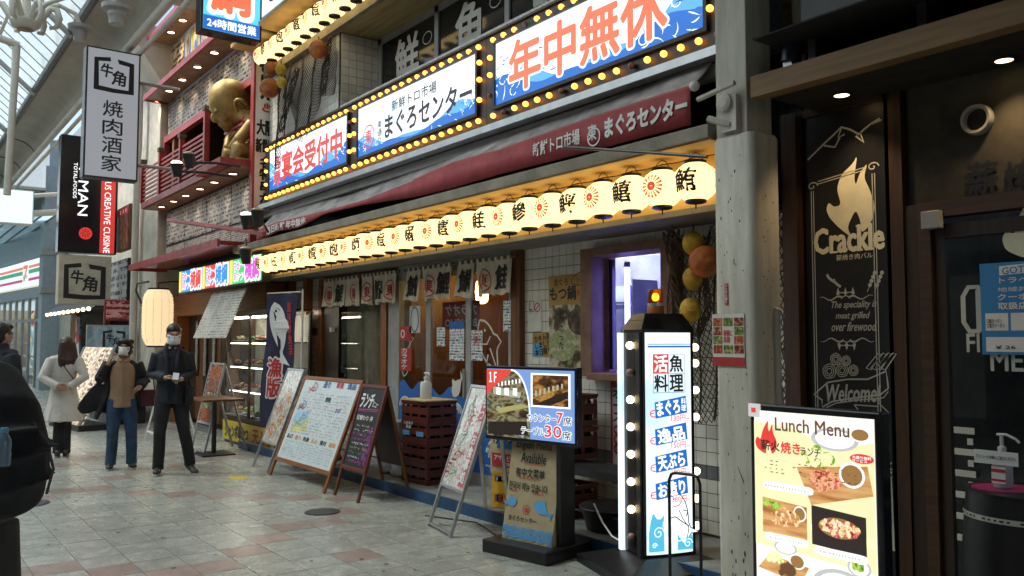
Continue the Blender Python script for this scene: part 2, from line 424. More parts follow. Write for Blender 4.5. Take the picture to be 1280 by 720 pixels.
D('crate_yellow', (.75, .42, .02), rough=.4, var=.15)
D('crate_beige', (.58, .47, .26), rough=.45, var=.15)
D('plastic_white', (.7, .7, .68), rough=.3, var=.05)
D('gold', (.40, .28, .09), rough=.5, metal=.45, var=.35, vs=4, bump=.3, bs=12)
woodm('wood_brown', '#4a2c14', '#7a4a22', .5, 3, 'Z'); woodm('wood_dark', '#1d120b', '#38220f', .5, 3, 'Z'); woodm('wood_dark_x', '#20140b', '#3d2612', .5, 3, 'X')
woodm('wood_beam', '#6d5233', '#8d6d47', .6, 2, 'X'); woodm('wood_orange', '#6b3c17', '#9a5c28', .45, 3, 'Z'); woodm('wood_orange_x', '#6b3c17', '#9a5c28', .45, 3, 'X')
woodm('wood_pale', '#8d7a50', '#b9a472', .6, 2, 'X')
lit('lamp_paper', (1.0, .74, .32), 1.95, .7)
lit('bulb_on', (1.0, .36, .045), 4.2); D('bulb_off', (.35, .2, .16), rough=.15, var=0)
lit('bulb_white', (1.0, .78, .42), 5.0); lit('downlight', (1.0, .80, .55), 9.0); lit('downlight_warm', (1.0, .66, .28), 6.0)
printm('panel_white', ['#a6d6ef', '#e0f2fa', '#f6fcff', '#fdffff'], 1.3, rough=.3, glow=.72); lit('panel_pale', (.62, .85, 1.0), 1.05)
lit('ink_blue', (.015, .17, .66), .95); lit('ink_sky', (.13, .48, .88), 1.0); lit('ink_red', (.80, .07, .06), .9); lit('ink_coral', (.92, .20, .09), .95)
lit('ink_black', (.015, .015, .02), .6); lit('ink_white', (.95, 1.0, 1.0), 1.3); lit('ink_yellow', (.95, .85, .35), 1.0)
MATS['wave_white'] = MATS['ink_white']
M.update(MATS)
def G(k): return MATS[k]

# ------------------------------------------------------------------ the ground
TS = .30
pav = struct(MB().box(-75, 14, -7, 7.5, -.3, -.007).build('pavement', G('grout')))
pav.location = (0, 0, 0)
def grime(m):     # trodden-in dirt that runs on from tile to tile
    N = m.node_tree.nodes; L = m.node_tree.links; p = N['Principled BSDF']; src = p.inputs['Base Color'].links[0].from_socket
    g = N.new('ShaderNodeNewGeometry'); n = N.new('ShaderNodeTexNoise'); n.inputs['Scale'].default_value = .75; n.inputs['Detail'].default_value = 9; n.inputs['Roughness'].default_value = .7
    L.new(g.outputs['Position'], n.inputs['Vector']); mr = N.new('ShaderNodeMapRange'); mr.inputs['From Min'].default_value = .36; mr.inputs['From Max'].default_value = .62; mr.inputs['To Min'].default_value = .76; mr.inputs['To Max'].default_value = 1.06
    L.new(n.outputs[0], mr.inputs[0]); v = N.new('ShaderNodeVectorMath'); v.operation = 'SCALE'; L.new(src, v.inputs[0]); L.new(mr.outputs[0], v.inputs['Scale']); L.new(v.outputs[0], p.inputs['Base Color'])
grime(G('tile_grey')); grime(G('tile_pink'))
def tme(m): return MB().box(-.1475, .1475, -.1475, .1475, -.007, 0).mesh('paving_tile', m)
TG, TP = tme(G('tile_grey')), tme(G('tile_pink'))
pink_px = [(66,710),(142,712),(217,715),(272,710),(307,692),(325,691),(350,675.5),(374,660),(400,649),(425,637),(433,626),(332,621),(388,623),(305,709),
           (86,611),(125,607.5),(50,622.5),(157,597.5),(180,613),(230,615.5),(280,618),(315,621),(37,607),(255,575),(232,580),(275,573),(190,569),(215,566),(120,575),(95,580),(112,566),(165,590)]
X0, Y0 = -6.46, .895
def cell(x, y): return (math.floor((x-X0)/TS), math.floor((y-Y0)/TS))
pink = set()
for p in pink_px:
    q = onZ(p[0], p[1], 0); pink.add(cell(q.x, q.y))
for i in range(-200, 60):                       # the rosette rings go on down the street and behind
    for j in range(-26, 12):
        x, y = X0+(i+.5)*TS, Y0+(j+.5)*TS
        if -30 < i < 2 and j >= 0: continue
        u = (i*.9+3) % 13-6.5; v = (j+9) % 13-6.5
        if 4.6 < math.hypot(u, v) < 5.5: pink.add((i, j))
cells = []
for i in range(-110, 42):
    for j in range(-24, 12):
        x, y = X0+(i+.5)*TS, Y0+(j+.5)*TS
        if y > 4.25+.1: continue
        pr = proj(x, y, 0)
        vis = pr[2] > .5 and -20 < pr[0] < 1300 and pr[1] < 740
        cells.append((0 if vis else 1, math.hypot(x, y), i, j, x, y))
cells.sort()
rest = {True: MB(), False: MB()}
for n, (v, dd, i, j, x, y) in enumerate(cells):
    pk = (i, j) in pink
    if n < 300 and v == 0:
        o = put('paving_tile', TP if pk else TG, pav, (x, y, random.uniform(-.0012, 0)))
    else:
        h = .1475; rest[pk].box(x-h, x+h, y-h, y+h, -.007, random.uniform(-.001, 0))
rest[False].build('paving_tile', G('tile_grey'), pav, kind='stuff'); rest[True].build('paving_tile', G('tile_pink'), pav, kind='stuff')
for px, py, r_ in ((403, 640, .16), (33, 630, .2)):
    q = onZ(px, py, 0); t = thing('manhole_cover', 'small round dark metal cover in the paving near the menu boards' if px > 300 else 'round dark metal cover in the paving beside the backpack', 'manhole cover', (q.x, q.y, .001))
    MB().lathe([(r_, 0), (r_, .004), (r_*.93, .005), (r_*.92, .003)], k=32).build('rim', G('steel_dark'), t)
    MB().lathe([(r_*.9, 0), (r_*.9, .006)], k=32).build('lid', G('steel_dark'), t)
q = onZ(299, 597, 0)
o = MB().poly([(-.16, -.09), (.1, -.12), (.16, .05), (-.1, .11)], .0015, 'XY').build('yellow_mark', mat('yellow_tape', (.6, .5, .05), rough=.7), loc=(q.x, q.y, 0)); tag(o, 'worn yellow tape mark on the paving by the side table', 'tape mark')
rnd = random.Random(4)
gum = MB()
for i in range(260):
    x, y = rnd.uniform(-14, -1), rnd.uniform(-1, 4.1); r_ = rnd.uniform(.006, .018)
    gum.poly([(x+r_*math.cos(a*.9)*(1+.3*rnd.random()), y+r_*math.sin(a*.9)) for a in range(7)], .0012, 'XY')
gum.build('pavement_stains', mat('stain', (.06, .06, .06), rough=.8, var=0), pav, kind='stuff')

# ------------------------------------------------------------------ tiled surface builder
def wall_tiles(parent, x0, x1, z0, z1, y, holes, size=.1, face='Y', m='wall_tile', limit=300, band=None, at_x=None):
    """real tiles on a wall; the largest in view are objects, the rest one mesh"""
    W = size-.006; tm = {k_: MB().box(-W/2, W/2, -.006, .004, -W/2, W/2).mesh('tile', G(k_)) for k_ in (m, 'band_tile')}
    L = []
    nx, nz = int(round((x1-x0)/size)), int(round((z1-z0)/size))
    for i in range(nx):
        for j in range(nz):
            x, z = x0+(i+.5)*size, z0+(j+.5)*size
            if any(a-.03 < x < b+.03 and c-.03 < z < d_+.03 for a, b, c, d_ in holes): continue
            wx, wy = (x, y) if face == 'Y' else (at_x, y+(x-x0))
            pr = proj(wx, wy, z); vis = pr[2] > .2 and 0 < pr[0] < 1280 and 0 < pr[1] < 720
            L.append((0 if vis else 1, pr[2], x, z))
    L.sort(); rs = {m: MB(), 'band_tile': MB()}
    P = Vector((0, 0, 0)); a = parent
    while a is not None: P += a.location; a = a.parent
    for n, (v, dd, x, z) in enumerate(L):
        mm = 'band_tile' if band and band[0] < z < band[1] else m
        if n < limit and v == 0:
            if face == 'Y': put('tile', tm[mm], parent, Vector((x, y, z))-P)
            else: put('tile', tm[mm], parent, Vector((at_x, y+(x-x0), z))-P, (0, 0, R(90)))
        else:
            if face == 'Y': rs[mm].box(x-W/2, x+W/2, y-.006, y+.004, z-W/2, z+W/2)
            else: yy = y+(x-x0); rs[mm].box(at_x-.004, at_x+.006, yy-W/2, yy+W/2, z-W/2, z+W/2)
    for k_, mb in rs.items():
        if mb.v: mb.build('tile', G(k_), parent, world=True, kind='stuff')

# ------------------------------------------------------------------ the seafood restaurant
WY = 5.0; XL, XR, XC = -12.35, -3.3, -3.5
shop = thing('seafood_restaurant', 'white tiled two storey seafood restaurant with lanterns, marquee signs and sliding doors', 'restaurant', (-7.8, 5.0, 0))
def S(mb, name, m, **kw): return mb.build(name, G(m) if isinstance(m, str) else m, shop, world=True, **kw)
plat = S(MB().box(XL, XR, 4.275, 8.2, -.2, .1), 'platform', 'concrete')
S(MB().box(XL, XR, 4.255, 4.275, -.01, .104), 'step_riser', 'riser_blue')
# lower wall, with holes for window_a (left curtained), doors, counter window
wall = S(MB().box(-9.2, -8.98, 5.006, 5.15, .1, 2.42).box(-6.6, -5.5, 5.006, 5.06, .1, 2.42).box(-4.6, XR, 5.006, 5.2, .1, 2.42)
         .box(-5.5, -4.6, 5.006, 5.2, .1, 1.27).box(-5.5, -4.6, 5.006, 5.2, 2.27, 2.42)
         .box(XL, -11.15, 5.006, 5.2, .1, 2.42).box(-11.15, -9.2, 5.006, 5.2, .1, .6).box(-11.15, -9.2, 5.006, 5.2, 2.36, 2.42), 'wall', 'wall_grout')
wall_tiles(wall, -6.6, -3.3, .12, 2.42, 5.002, [(-5.5, -4.6, 1.27, 2.27)], band=(.52, .62))
wall_tiles(wall, XL, -9.2, .12, 2.42, 5.002, [(-11.15, -9.2, .6, 2.42)], limit=0, band=(1.62, 1.72))
S(MB().box(-11.63, -11.5, 4.9, 5.0, .1, 2.42).box(-12.2, -12.1, 4.9, 5.0, .1, 2.42), 'post', 'wood_orange')
# soffit, lantern board, canopy slab
S(MB().box(XL, XC, 4.5, 4.995, 2.42, 2.46), 'soffit', 'soffit_grey')
S(MB().box(XL, XC, 4.5, 4.53, 2.462, 2.80), 'lantern_board', 'board_yellow')
S(MB().box(XL, XC, 4.14, 4.7, 2.80, 2.81), 'canopy_lining', 'board_yellow')
S(MB().box(XL, XC, 4.12, 4.9, 2.812, 2.90), 'canopy', 'beam_beige', bevel=.006)
ub = S(MB().box(XL, XR, 4.9, 5.2, 2.46, 3.58), 'upper_wall', 'black')
wall_tiles(ub, XL, XR, 2.9, 3.4, 4.894, [], limit=0, m='dark_tile')
# upper floor: parapet, tiled flank, recess with windows, big soffit
par = S(MB().box(-9.6, XR, 4.5, 4.62, 3.4, 4.42).box(-11.95, -9.62, 4.5, 5.0, 3.4, 5.36), 'parapet', 'wall_grout')
wall_tiles(par, -11.95, -9.6, 4.3, 5.35, 4.494, [], limit=120, size=.105)
wall_tiles(par, -9.6, XR, 4.345, 4.43, 4.494, [], limit=60, size=.085)
fl = S(MB().box(-9.64, -9.615, 4.5, 5.35, 4.3, 5.36), 'side_wall', 'wall_grout')
wall_tiles(fl, 4.5, 5.0, 4.3, 5.34, 4.5, [], limit=80, size=.105, face='X', at_x=-9.606)
S(MB().box(-9.64, XR, 5.02, 5.1, 3.4, 4.5), 'sill_wall', 'wood_pale')
S(MB().box(XL, XR, 4.46, 5.4, 5.36, 5.42), 'upper_soffit', 'wood_pale')
S(MB().box(XL, XR, 4.40, 4.46, 5.36, 5.60), 'upper_beam', 'beam_beige')
S(MB().box(-11.95, XR, 4.47, 9.0, 5.422, 9.0), 'top_storey', 'cream_paint')
wf = S(MB().box(-9.6, -9.5, 5.0, 5.06, 4.45, 5.36).box(-8.22, -8.14, 5.0, 5.06, 4.45, 5.36).box(-6.86, -6.78, 5.0, 5.06, 4.45, 5.36).box(-5.5, -5.42, 5.0, 5.06, 4.45, 5.36).box(-9.6, -4, 5.0, 5.06, 5.28, 5.36), 'window_frame', 'alu_grey')
for i, ch in enumerate('鮮魚鮪'):
    x0 = -9.5+i*1.36
    pn = MB().box(x0, x0+1.28, 5.02, 5.03, 4.5, 5.28).build('window_pane', mat('shop_glass_dark', (.012, .013, .016), rough=.08, var=.2), shop, world=True)
    letters(ch, x0+.35, 4.6, .55, .6, G('paper'), pn, y=5.012, bold=.03, world=True)
    mb = MB(); mb.ribbon([(x0+1.1+.1*math.cos(a/3), 5.05+.07*math.sin(a/3)) for a in range(20)], .012, 5.014); mb.build('fish_print', G('paper'), pn, world=True)
# ------- left curtained window
w = S(MB().box(-11.15, -10.6, 4.98, 5.1, .6, 2.36), 'window_shutter', 'wood_dark')
wf = S(MB().box(-11.2, -11.1, 4.95, 5.06, .5, 2.4).box(-9.36, -9.22, 4.95, 5.06, .1, 2.4).box(-11.1, -9.36, 4.95, 5.06, .52, .6).box(-11.1, -9.36, 4.95, 5.06, 2.3, 2.4), 'window_frame', 'wood_orange')
S(MB().box(-10.6, -9.36, 5.0, 5.006, .6, 2.3), 'window_pane', glassm('glass', (.9, .95, .95), .85))
cu = MB(); rr = [[], []]
for i in range(60):
    x = -10.62+i*.0215; y = 5.09+.022*math.sin(i*1.3)+.01*math.sin(i*.37)
    rr[0].append((x, y, .6)); rr[1].append((x, y+.01*math.sin(i), 2.3))
for i in range(59): cu.quad(rr[0][i], rr[0][i+1], rr[1][i+1], rr[1][i])
S(cu, 'curtain', mat('curtain', (.62, .47, .30), rough=.9, var=.2), smooth=True)
S(MB().box(-11.0, -9.2, 5.2, 5.22, .1, 2.4), 'inner_screen', 'wood_dark')
S(MB().box(-10.78, -10.72, 4.93, 4.98, 1.66, 1.72), 'switch_box', 'plastic_white')
# ------- sliding doors
D0, D1 = -8.95, -6.62
S(MB().box(-9.2, D0, 4.97, 5.05, .1, 2.36).box(D0, D1, 4.96, 5.06, 2.3, 2.42).box(D0, D1, 4.96, 5.06, .1, .14), 'door_frame', 'alu_grey')
S(MB().box(-6.66, -6.52, 4.93, 5.04, .1, 2.42), 'door_jamb', 'wood_brown')
dx = [onY(p, 450, 4.98).x for p in (497, 536, 586, 640)]
for i in range(3):
    a, b = dx[i], dx[i+1]
    d_ = S(MB().box(a, a+.055, 4.965, 4.995, .14, 2.3).box(b-.04, b, 4.965, 4.995, .14, 2.3).box(a, b, 4.968, 4.992, .14, .2).box(a, b, 4.968, 4.992, 2.24, 2.3), 'sliding_door', 'alu_grey')
    MB().box(a+.055, b-.04, 4.978, 4.984, .2, 2.24).build('door_pane', G('glass'), d_, world=True)
    wv = MB(); n = 30
    top = [(a+.055+(b-a-.095)*k_/n, 1.0+.05*math.sin(k_*.33+i*2)+(.04 if i == 0 else 0)) for k_ in range(n+1)]
    wv.poly([(a+.055, .2)]+top+[(b-.04, .2)], 4.972); wv.build('wave_film', G('print_blue'), d_, world=True)
    wv = MB()
    for k_ in range(7):
        cx, cz = random.uniform(a+.2, b-.2), random.uniform(.3, .85)
        for rr_ in (.13, .1, .07): wv.ribbon([(cx+rr_*math.cos(t*.35), cz+rr_*.8*math.sin(t*.35)) for t in range(10)], .016, 4.9705)
    wv.build('wave_lines', G('print_white'), d_, world=True)
h = MB().box(dx[2]-.06, dx[2]-.035, 4.94, 4.965, .95, 1.25); S(h, 'door_handle', 'alu')
# fish film on the doors
def fish_pts(cx, cz, L_, H_, flip=1, rot=0, n=14):
    up = [(-.5+i/n*.78, .5*math.sin(math.pi*(i/n)**.75)**.9) for i in range(n+1)]
    body = up[:6]+[(up[6][0], up[6][1]+.16), (up[7][0]+.05, up[7][1]+.28), (up[8][0]+.02, up[8][1]+.06)]+up[9:] + [(.36, .12), (.5, .42), (.44, .05), (.5, -.36), (.34, -.06)] + \
           [(x, -z*.8) for x, z in reversed(up[1:n])]
    out = []
    for x, z in body:
        x *= flip; X, Z = x*L_, z*H_; c, s = math.cos(R(rot)), math.sin(R(rot)); out.append((cx+X*c-Z*s, cz+X*s+Z*c))
    return out
def fish(parent, cx, cz, L_, H_, y, m_line, m_fill=None, rot=0, flip=1, world=False, w=.012):
    pts = fish_pts(cx, cz, L_, H_, flip, rot)
    if m_fill: MB().poly(pts, y+.0008).build('fish_fill', m_fill, parent, world=world)
    mb = MB(); mb.ribbon(pts+[pts[0]], w, y)
    c, s = math.cos(R(rot)), math.sin(R(rot))
    def T(x, z): x *= flip; return (cx+x*L_*c-z*H_*s, cz+x*L_*s+z*H_*c)
    mb.poly([T(-.34+.02*math.cos(a), .1+.05*math.sin(a)) for a in [k_*.63 for k_ in range(10)]], y)
    mb.ribbon([T(-.22, .3), T(-.17, 0), T(-.22, -.25)], w*.8, y)
    mb.ribbon([T(-.1, .1), T(.1, .12), T(.3, .04)], w*.8, y); mb.ribbon([T(-.05, -.1), T(.02, -.3), T(.1, -.12)], w, y)
    return mb.build('fish_print', m_line, parent, world=world)
fish(d_, onY(614, 440, 4.97).x, 1.38, .85, .30, 4.965, G('paper'), rot=-62, world=True, w=.022)
q = onY(510, 445, 4.97); fish(d_, q.x, q.z, .5, .18, 4.965, G('paper'), rot=70, world=True, w=.014)
q = onY(573, 482, 4.97); fish(d_, q.x, q.z, .3, .16, 4.965, G('paper'), G('paper'), rot=50, world=True, w=.012)
# room behind the glass
S(MB().box(-9.3, -6.3, 7.3, 7.35, .1, 2.7).box(-9.35, -9.3, 5.2, 7.3, .1, 2.7).box(-6.98, -6.96, 5.2, 7.3, .1, 2.7).box(-9.3, -6.3, 5.2, 7.3, 2.62, 2.7), 'inner_wall', 'wood_brown')
S(MB().box(-8.6, -6.35, 7.1, 7.28, 1.0, 1.06).box(-8.6, -6.35, 6.6, 6.64, .1, 1.0).box(-8.6, -6.35, 6.5, 6.9, 1.0, 1.05), 'inner_counter', 'wood_brown')
for i, (x, y, z) in enumerate(((-7.2, 5.9, 2.05), (-7.9, 6.6, 2.1), (-8.7, 6.0, 2.15))):
    t = thing('pendant_lamp', ['yellow paper lamp inside by the right door pane', 'yellow paper lamp deep inside behind the middle door pane', 'yellow paper lamp inside behind the left door pane'][i], 'lamp', (x, y, z))
    MB().lathe([(.03, -.15), (.07, -.12), (.085, 0), (.07, .12), (.03, .15)], k=14).build('lamp_shade', lit('lamp_inside', (1, .62, .2), 30.0), t, smooth=True)
    MB().box(-.004, .004, -.004, .004, .15, 2.7-z).build('cord', G('black'), t)
# ------- posters on doors
def poster(name, label, px0, py0, px1, py1, Y, m, group=None, thick=.003):
    a = onY(px0, py0, Y); b = onY(px1, py1, Y); x0, x1, z0, z1 = a.x, b.x, min(a.z, b.z), max(a.z, b.z)
    t = thing(name, label, 'poster', (x0, Y, z0), 0, group)
    MB().box(0, x1-x0, 0, thick, 0, z1-z0).build('sheet', m, t)
    return t, x1-x0, z1-z0
pm_red = mat('poster_red', (.42, .03, .03), rough=.5)
t, w_, h_ = poster('karaoke_poster', 'red poster with mirrored katakana seen through the door glass', 553, 378, 600, 411, 5.0, pm_red)
letters('カラオケ', .06, h_*.5, w_-.12, h_*.38, G('print_white'), t, y=-.002, bold=.03, mirror=True); letters('BANCHO', .06, h_*.1, w_-.12, h_*.26, G('print_white'), t, y=-.002, bold=.03, mirror=True)
pnote = printm('notice_print', ['#e8e6dc', '#dfe8ee', '#e8e6dc', '#9fc0dc', '#eee'], 12, lines=34, ink='#445', ink_amt=.62)
t, w_, h_ = poster('notice_sheet', 'white notice sheet with a blue header on the middle door', 562, 402, 580, 451, 4.955, pnote)
MB().box(0, w_, -.001, 0, h_-.08, h_).build('header_band', G('print_blue'), t)
t, w_, h_ = poster('notice_sheet', 'narrow white notice with a red stamp beside the middle door stile', 589, 413, 603, 451, 4.955, pnote)
seal(t, w_/2, h_*.7, .06, G('print_red'))
poster('notice_sheet', 'tall pale notice sheet on the right door beside the fish drawing', 629, 376, 645, 414, 4.955, pnote)
t, w_, h_ = poster('round_sticker_sheet', 'white sheet with a blue round emblem on the left door', 512, 383, 525, 416, 4.955, G('paper'))
MB().ribbon(circle(w_/2, h_*.5, .085, rz=.14)+[(w_/2+.085, h_*.5)], .02, -.002).build('emblem', G('print_blue'), t)
t, w_, h_ = poster('sale_sticker', 'dark red sticker with white zero on the left door', 500, 408, 514, 426, 4.955, pm_red)
letters('0', .02, .03, .1, h_*.6, G('print_white'), t, y=-.002, bold=.02)
t, w_, h_ = poster('karaoke_sticker', 'red vertical sticker with white katakana low on the left door', 500, 435, 514, 464, 4.955, pm_red)
letters('カラオケ', .04, .02, w_*.5, h_*.92, G('print_white'), t, y=-.002, bold=.04, vertical=True)
poster('notice_sheet', 'small pale notice left of the mirrored red poster', 546, 409, 556, 433, 4.955, pnote)
# ------- posters on the tiled wall
pfood = printm('hotpot_print', ['#3c4a22', '#a79a7c', '#c9c2ad', '#6d5a3c', '#2c1d16', '#8a8f52'], 5.5, detail=6)
t, w_, h_ = poster('hotpot_poster', 'big weathered poster of a green hotpot with brush lettering beside the counter window', 686, 346, 745, 461, 4.985, pfood)
MB().box(0, w_, -.0012, 0, h_*.68, h_).build('header_band', printm('kraft', ['#a07c3c', '#b8924c'], 6), t)
letters('まぐろ', w_*.13, h_*.89, w_*.3, h_*.08, G('print_black'), t, y=-.003); letters('もつ鍋', w_*.03, h_*.73, w_*.57, h_*.15, G('print_black'), t, y=-.003, bold=.035)
letters('980円', w_*.62, h_*.755, w_*.34, h_*.085, G('print_red'), t, y=-.003, bold=.03); fish(t, w_*.72, h_*.93, .28, .10, -.003, G('print_black'), w=.008)
letters('脂がのった', w_*.22, h_*.2, w_*.12, h_*.45, G('print_black'), t, y=-.003, vertical=True)
for cx, cz, rr_, mm in ((.68, .5, .26, 'pot_dark'), (.3, .24, .3, 'pot_pale')):
    MB().poly(circle(w_*cx, h_*cz, w_*rr_, 24, w_*rr_*.75), -.0014).build('bowl_print', printm(mm, ['#241a14', '#4c3c2c', '#80705c'] if mm == 'pot_dark' else ['#b7b39b', '#8d9a5e', '#d8d2bb'], 16, detail=5), t)
t, w_, h_ = poster('toilet_notice', 'small white notice with a red no smoking mark on the wall tiles', 660, 375, 677, 414, 4.988, G('paper'))
MB().ribbon(circle(w_*.7, h_*.75, .04)+[(w_*.7+.04, h_*.75)], .01, -.002).ribbon([(w_*.7-.03, h_*.75-.03), (w_*.7+.03, h_*.75+.03)], .01, -.002).build('no_smoking_mark', G('print_red'), t)
MB().ribbon(rect(w_*.12, h_*.62, .07, .1)+[(w_*.12, h_*.62)], .008, -.002).ribbon([(w_*.15, h_*.68), (w_*.15+.04, h_*.68)], .012, -.002).build('face_mark', G('print_black'), t)
t, w_, h_ = poster('event_flyer', 'tan and blue flyer on the wall tiles left of the hotpot poster', 666, 416, 690, 446, 4.99, printm('kraft', ['#a07c3c', '#b8924c'], 6))
MB().box(0, w_*.5, -.001, 0, 0, h_*.55).build('blue_patch', G('print_sky'), t)
letters('カキ入荷\nしました\n本日限り', w_*.1, h_*.08, w_*.85, h_*.85, G('print_black'), t, y=-.003, bold=.03, rot=8)
t, w_, h_ = poster('oyster_banner', 'narrow red bordered vertical poster on the tiles behind the lit sign', 763, 475, 781, 607, 4.985, pm_red)
MB().box(w_*.16, w_*.84, -.0012, 0, h_*.03, h_*.93).build('inner_panel', G('paper'), t)
letters('オース', w_*.2, h_*.6, w_*.58, h_*.32, G('print_black'), t, y=-.003, bold=.04, vertical=True)
for k_, ch in enumerate('中瓶小'):
    MB().poly(circle(w_*.5, h_*(.52-.09*k_), w_*.27), -.002).build('dot_print', pm_red, t); letters(ch, w_*.35, h_*(.495-.09*k_), w_*.3, h_*.05, G('print_white'), t, y=-.003, bold=.03)
# ------- counter window with a blue violet tube
wf = S(MB().box(-5.56, -5.42, 4.86, 5.15, 1.24, 2.33).box(-4.62, -4.5, 4.86, 5.15, 1.24, 2.33).box(-5.42, -4.62, 4.86, 5.15, 2.26, 2.33).box(-5.42, -4.62, 4.80, 5.3, 1.22, 1.275), 'counter_window_frame', mat('frame_tan', (.22, .12, .075), rough=.55, var=.25), bevel=.004)
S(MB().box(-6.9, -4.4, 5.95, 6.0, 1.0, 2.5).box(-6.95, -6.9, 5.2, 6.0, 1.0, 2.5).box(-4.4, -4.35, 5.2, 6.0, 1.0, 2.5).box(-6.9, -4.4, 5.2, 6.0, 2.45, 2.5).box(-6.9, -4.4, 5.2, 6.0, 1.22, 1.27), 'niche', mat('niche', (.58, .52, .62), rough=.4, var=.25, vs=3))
S(MB().box(-5.40, -5.36, 5.05, 5.08, 1.3, 2.24), 'window_mullion', 'black')
S(MB().box(-5.36, -4.62, 5.055, 5.06, 1.3, 2.24), 'window_pane', 'glass')
t = thing('neon_tube', 'glowing blue violet vertical tube inside the counter window', 'neon tube', (-5.27, 5.14, 1.3))
MB().tube([(0, 0, 0), (0, 0, .87)], .022, 10).build('tube', lit('violet_tube', (.22, .20, 1.0), 24), t, smooth=True); MB().box(-.02, .02, -.02, .02, -.03, 0).box(-.02, .02, -.02, .02, .87, .92).build('socket', G('plastic_white'), t)
t = thing('neon_tube', 'unseen violet lamp added above the counter window to brighten the niche', 'neon tube', (-6.3, 5.30, 2.36)); MB().tube([(0, 0, 0), (.6, 0, 0)], .02, 8).build('tube', lit('niche_fill_lamp', (.50, .55, 1.0), 260), t); MB().box(-.02, .62, -.02, .02, .02, .08).build('batten', G('plastic_white'), t)  # second lamp, out of sight behind the frame, added to brighten the niche
rk = thing('dish_rack', 'wire shelf of white plates inside the counter window', 'rack', (-6.15, 5.62, 1.85))
r_ = MB()
for k_ in range(9): r_.box(.0, .6, -.15+k_*.04, -.146+k_*.04, 0, .004)
r_.box(0, .01, -.15, .17, -.55, .25).box(.6, .61, -.15, .17, -.55, .25).box(0, .6, -.15, .17, -.3, -.295)
r_.build('shelf', G('alu'), rk)
for k_ in range(7): MB().lathe([(.02, 0), (.06, .006), (.075, .014)], (.07+k_*.08, 0, .01+.0*k_), 14).build('plate', G('plastic_white'), rk)
MB().box(.1, .5, -.1, .1, .05, .2).build('tray', G('plastic_white'), rk)
for k_ in range(8):
    t = thing('glass_bottle', ['clear glass bottle first from the left in the counter window', 'squat brown bottle second in the counter window row', 'clear bottle in the middle of the window row', 'brown bottle right of the middle in the window row', 'short clear bottle near the lit sign in the window', 'brown bottle by the orange beacon in the window', 'clear bottle at the window frame', 'last brown bottle in the window row'][k_], 'bottle', (-5.60+k_*.08, 5.30, 1.275))
    MB().lathe([(.025, 0), (.028, .01), (.028, .12), (.012, .17), (.012, .2)], k=12).build('bottle_body', G('plastic_white') if k_ % 2 == 0 else mat('bottle_brown', (.07, .025, .01), rough=.1, var=0), t, smooth=True)
    MB().lathe([(.014, .2), (.014, .215)], k=10).build('cap', G('print_red'), t)

# ------------------------------------------------------------------ paper lanterns under the canopy
KAN = '鮪鱚鮃鰺鮭鱈鰯鮨鰤鮑鯖鯛鮎鰆'
LZ, LYc, LR, LH = 2.60, 4.34, .148, .122
def lprof(z): return LR*(1-abs(z/LH)**2.6*.52)
def lantern_mesh():
    prof = []; n = 26
    for i in range(n+1):
        z = -LH+2*LH*i/n; prof.append((lprof(z)+(.0022 if i % 2 else -.001), z))
    return MB().lathe(prof, k=28).mesh('shade', G('lamp_paper'), True)
LM = lantern_mesh()
cap_t = MB().lathe([(.045, LH-.004), (.072, LH-.002), (.074, LH+.018), (.06, LH+.022), (.02, LH+.022)], k=22).mesh('cap', G('black'), True)
cap_b = MB().lathe([(.0, -LH-.03), (.02, -LH-.028), (.055, -LH-.022), (.07, -LH-.016), (.07, -LH+.002)], k=22).mesh('cap', G('black'), True)
tas = MB().lathe([(.004, -LH-.06), (.006, -LH-.03)], k=6).mesh('tassel', G('black'))
bail = MB().tube([(-.06, 0, LH+.015), (-.035, 0, LH+.06), (0, 0, LH+.078), (.035, 0, LH+.06), (.06, 0, LH+.015)], .003, 5).mesh('bail', G('steel_dark'))
wires = MB().tube([(lprof(LH*math.cos(a*.35))*1.02, 0, LH*math.cos(a*.35)) for a in range(10)], .0016, 4).mesh('wire', G('steel_dark'))
def ordn(n): return ['first','second','third','fourth','fifth','sixth','seventh','eighth','ninth','tenth','eleventh','twelfth','thirteenth','fourteenth','fifteenth','sixteenth','seventeenth','eighteenth','nineteenth','twentieth','twenty first','twenty second','twenty third','twenty fourth','twenty fifth','twenty sixth','twenty seventh','twenty eighth'][n]
def make_lantern(x, y, z, i, row, group, kan, swing=0):
    t = thing('paper_lantern', f'{"black character" if kan else "red sunburst"} paper lantern, {ordn(i)} from the {row}', 'lantern', (x, y, z), swing, group)
    put('shade', LM, t); put('cap', cap_t, t); put('cap', cap_b, t); put('tassel', tas, t); put('bail', bail, t); put('wire', wires, t)
    cv = lambda X, Z: -math.sqrt(max(1e-6, lprof(max(-LH, min(LH, Z)))**2-X*X))-.004
    if kan: letters(kan, -.075, -.075, .15, .15, mat('lantern_ink', (.01, .01, .01), rough=.7, var=0), t, bold=.03, curve=cv)
    else: sunburst(0, 0, .078, cv, lit('lantern_red', (.85, .10, .05), .8), t)
    return t
n = 0
for i in range(27):
    x = -3.80-.2985*i
    make_lantern(x, LYc+random.uniform(-.008, .008), LZ+random.uniform(-.006, .006), i, 'big cream column', 'lanterns in a row under the shop canopy', KAN[(i//2) % len(KAN)] if i % 2 == 0 else None, random.uniform(-8, 8)+6)
mb = MB()
for i in range(-1, 28):
    xa = -3.80-.2985*i; mb.tube([(xa, LYc, 2.765), (xa-.15, LYc, 2.755), (xa-.2985, LYc, 2.765)], .004, 5)
    mb.tube([(xa, LYc, 2.765), (xa, LYc, 2.69)], .0025, 4)
o = mb.build('lantern_wire', G('black')); tag(o, 'black cable carrying the lower row of lanterns', 'cable')
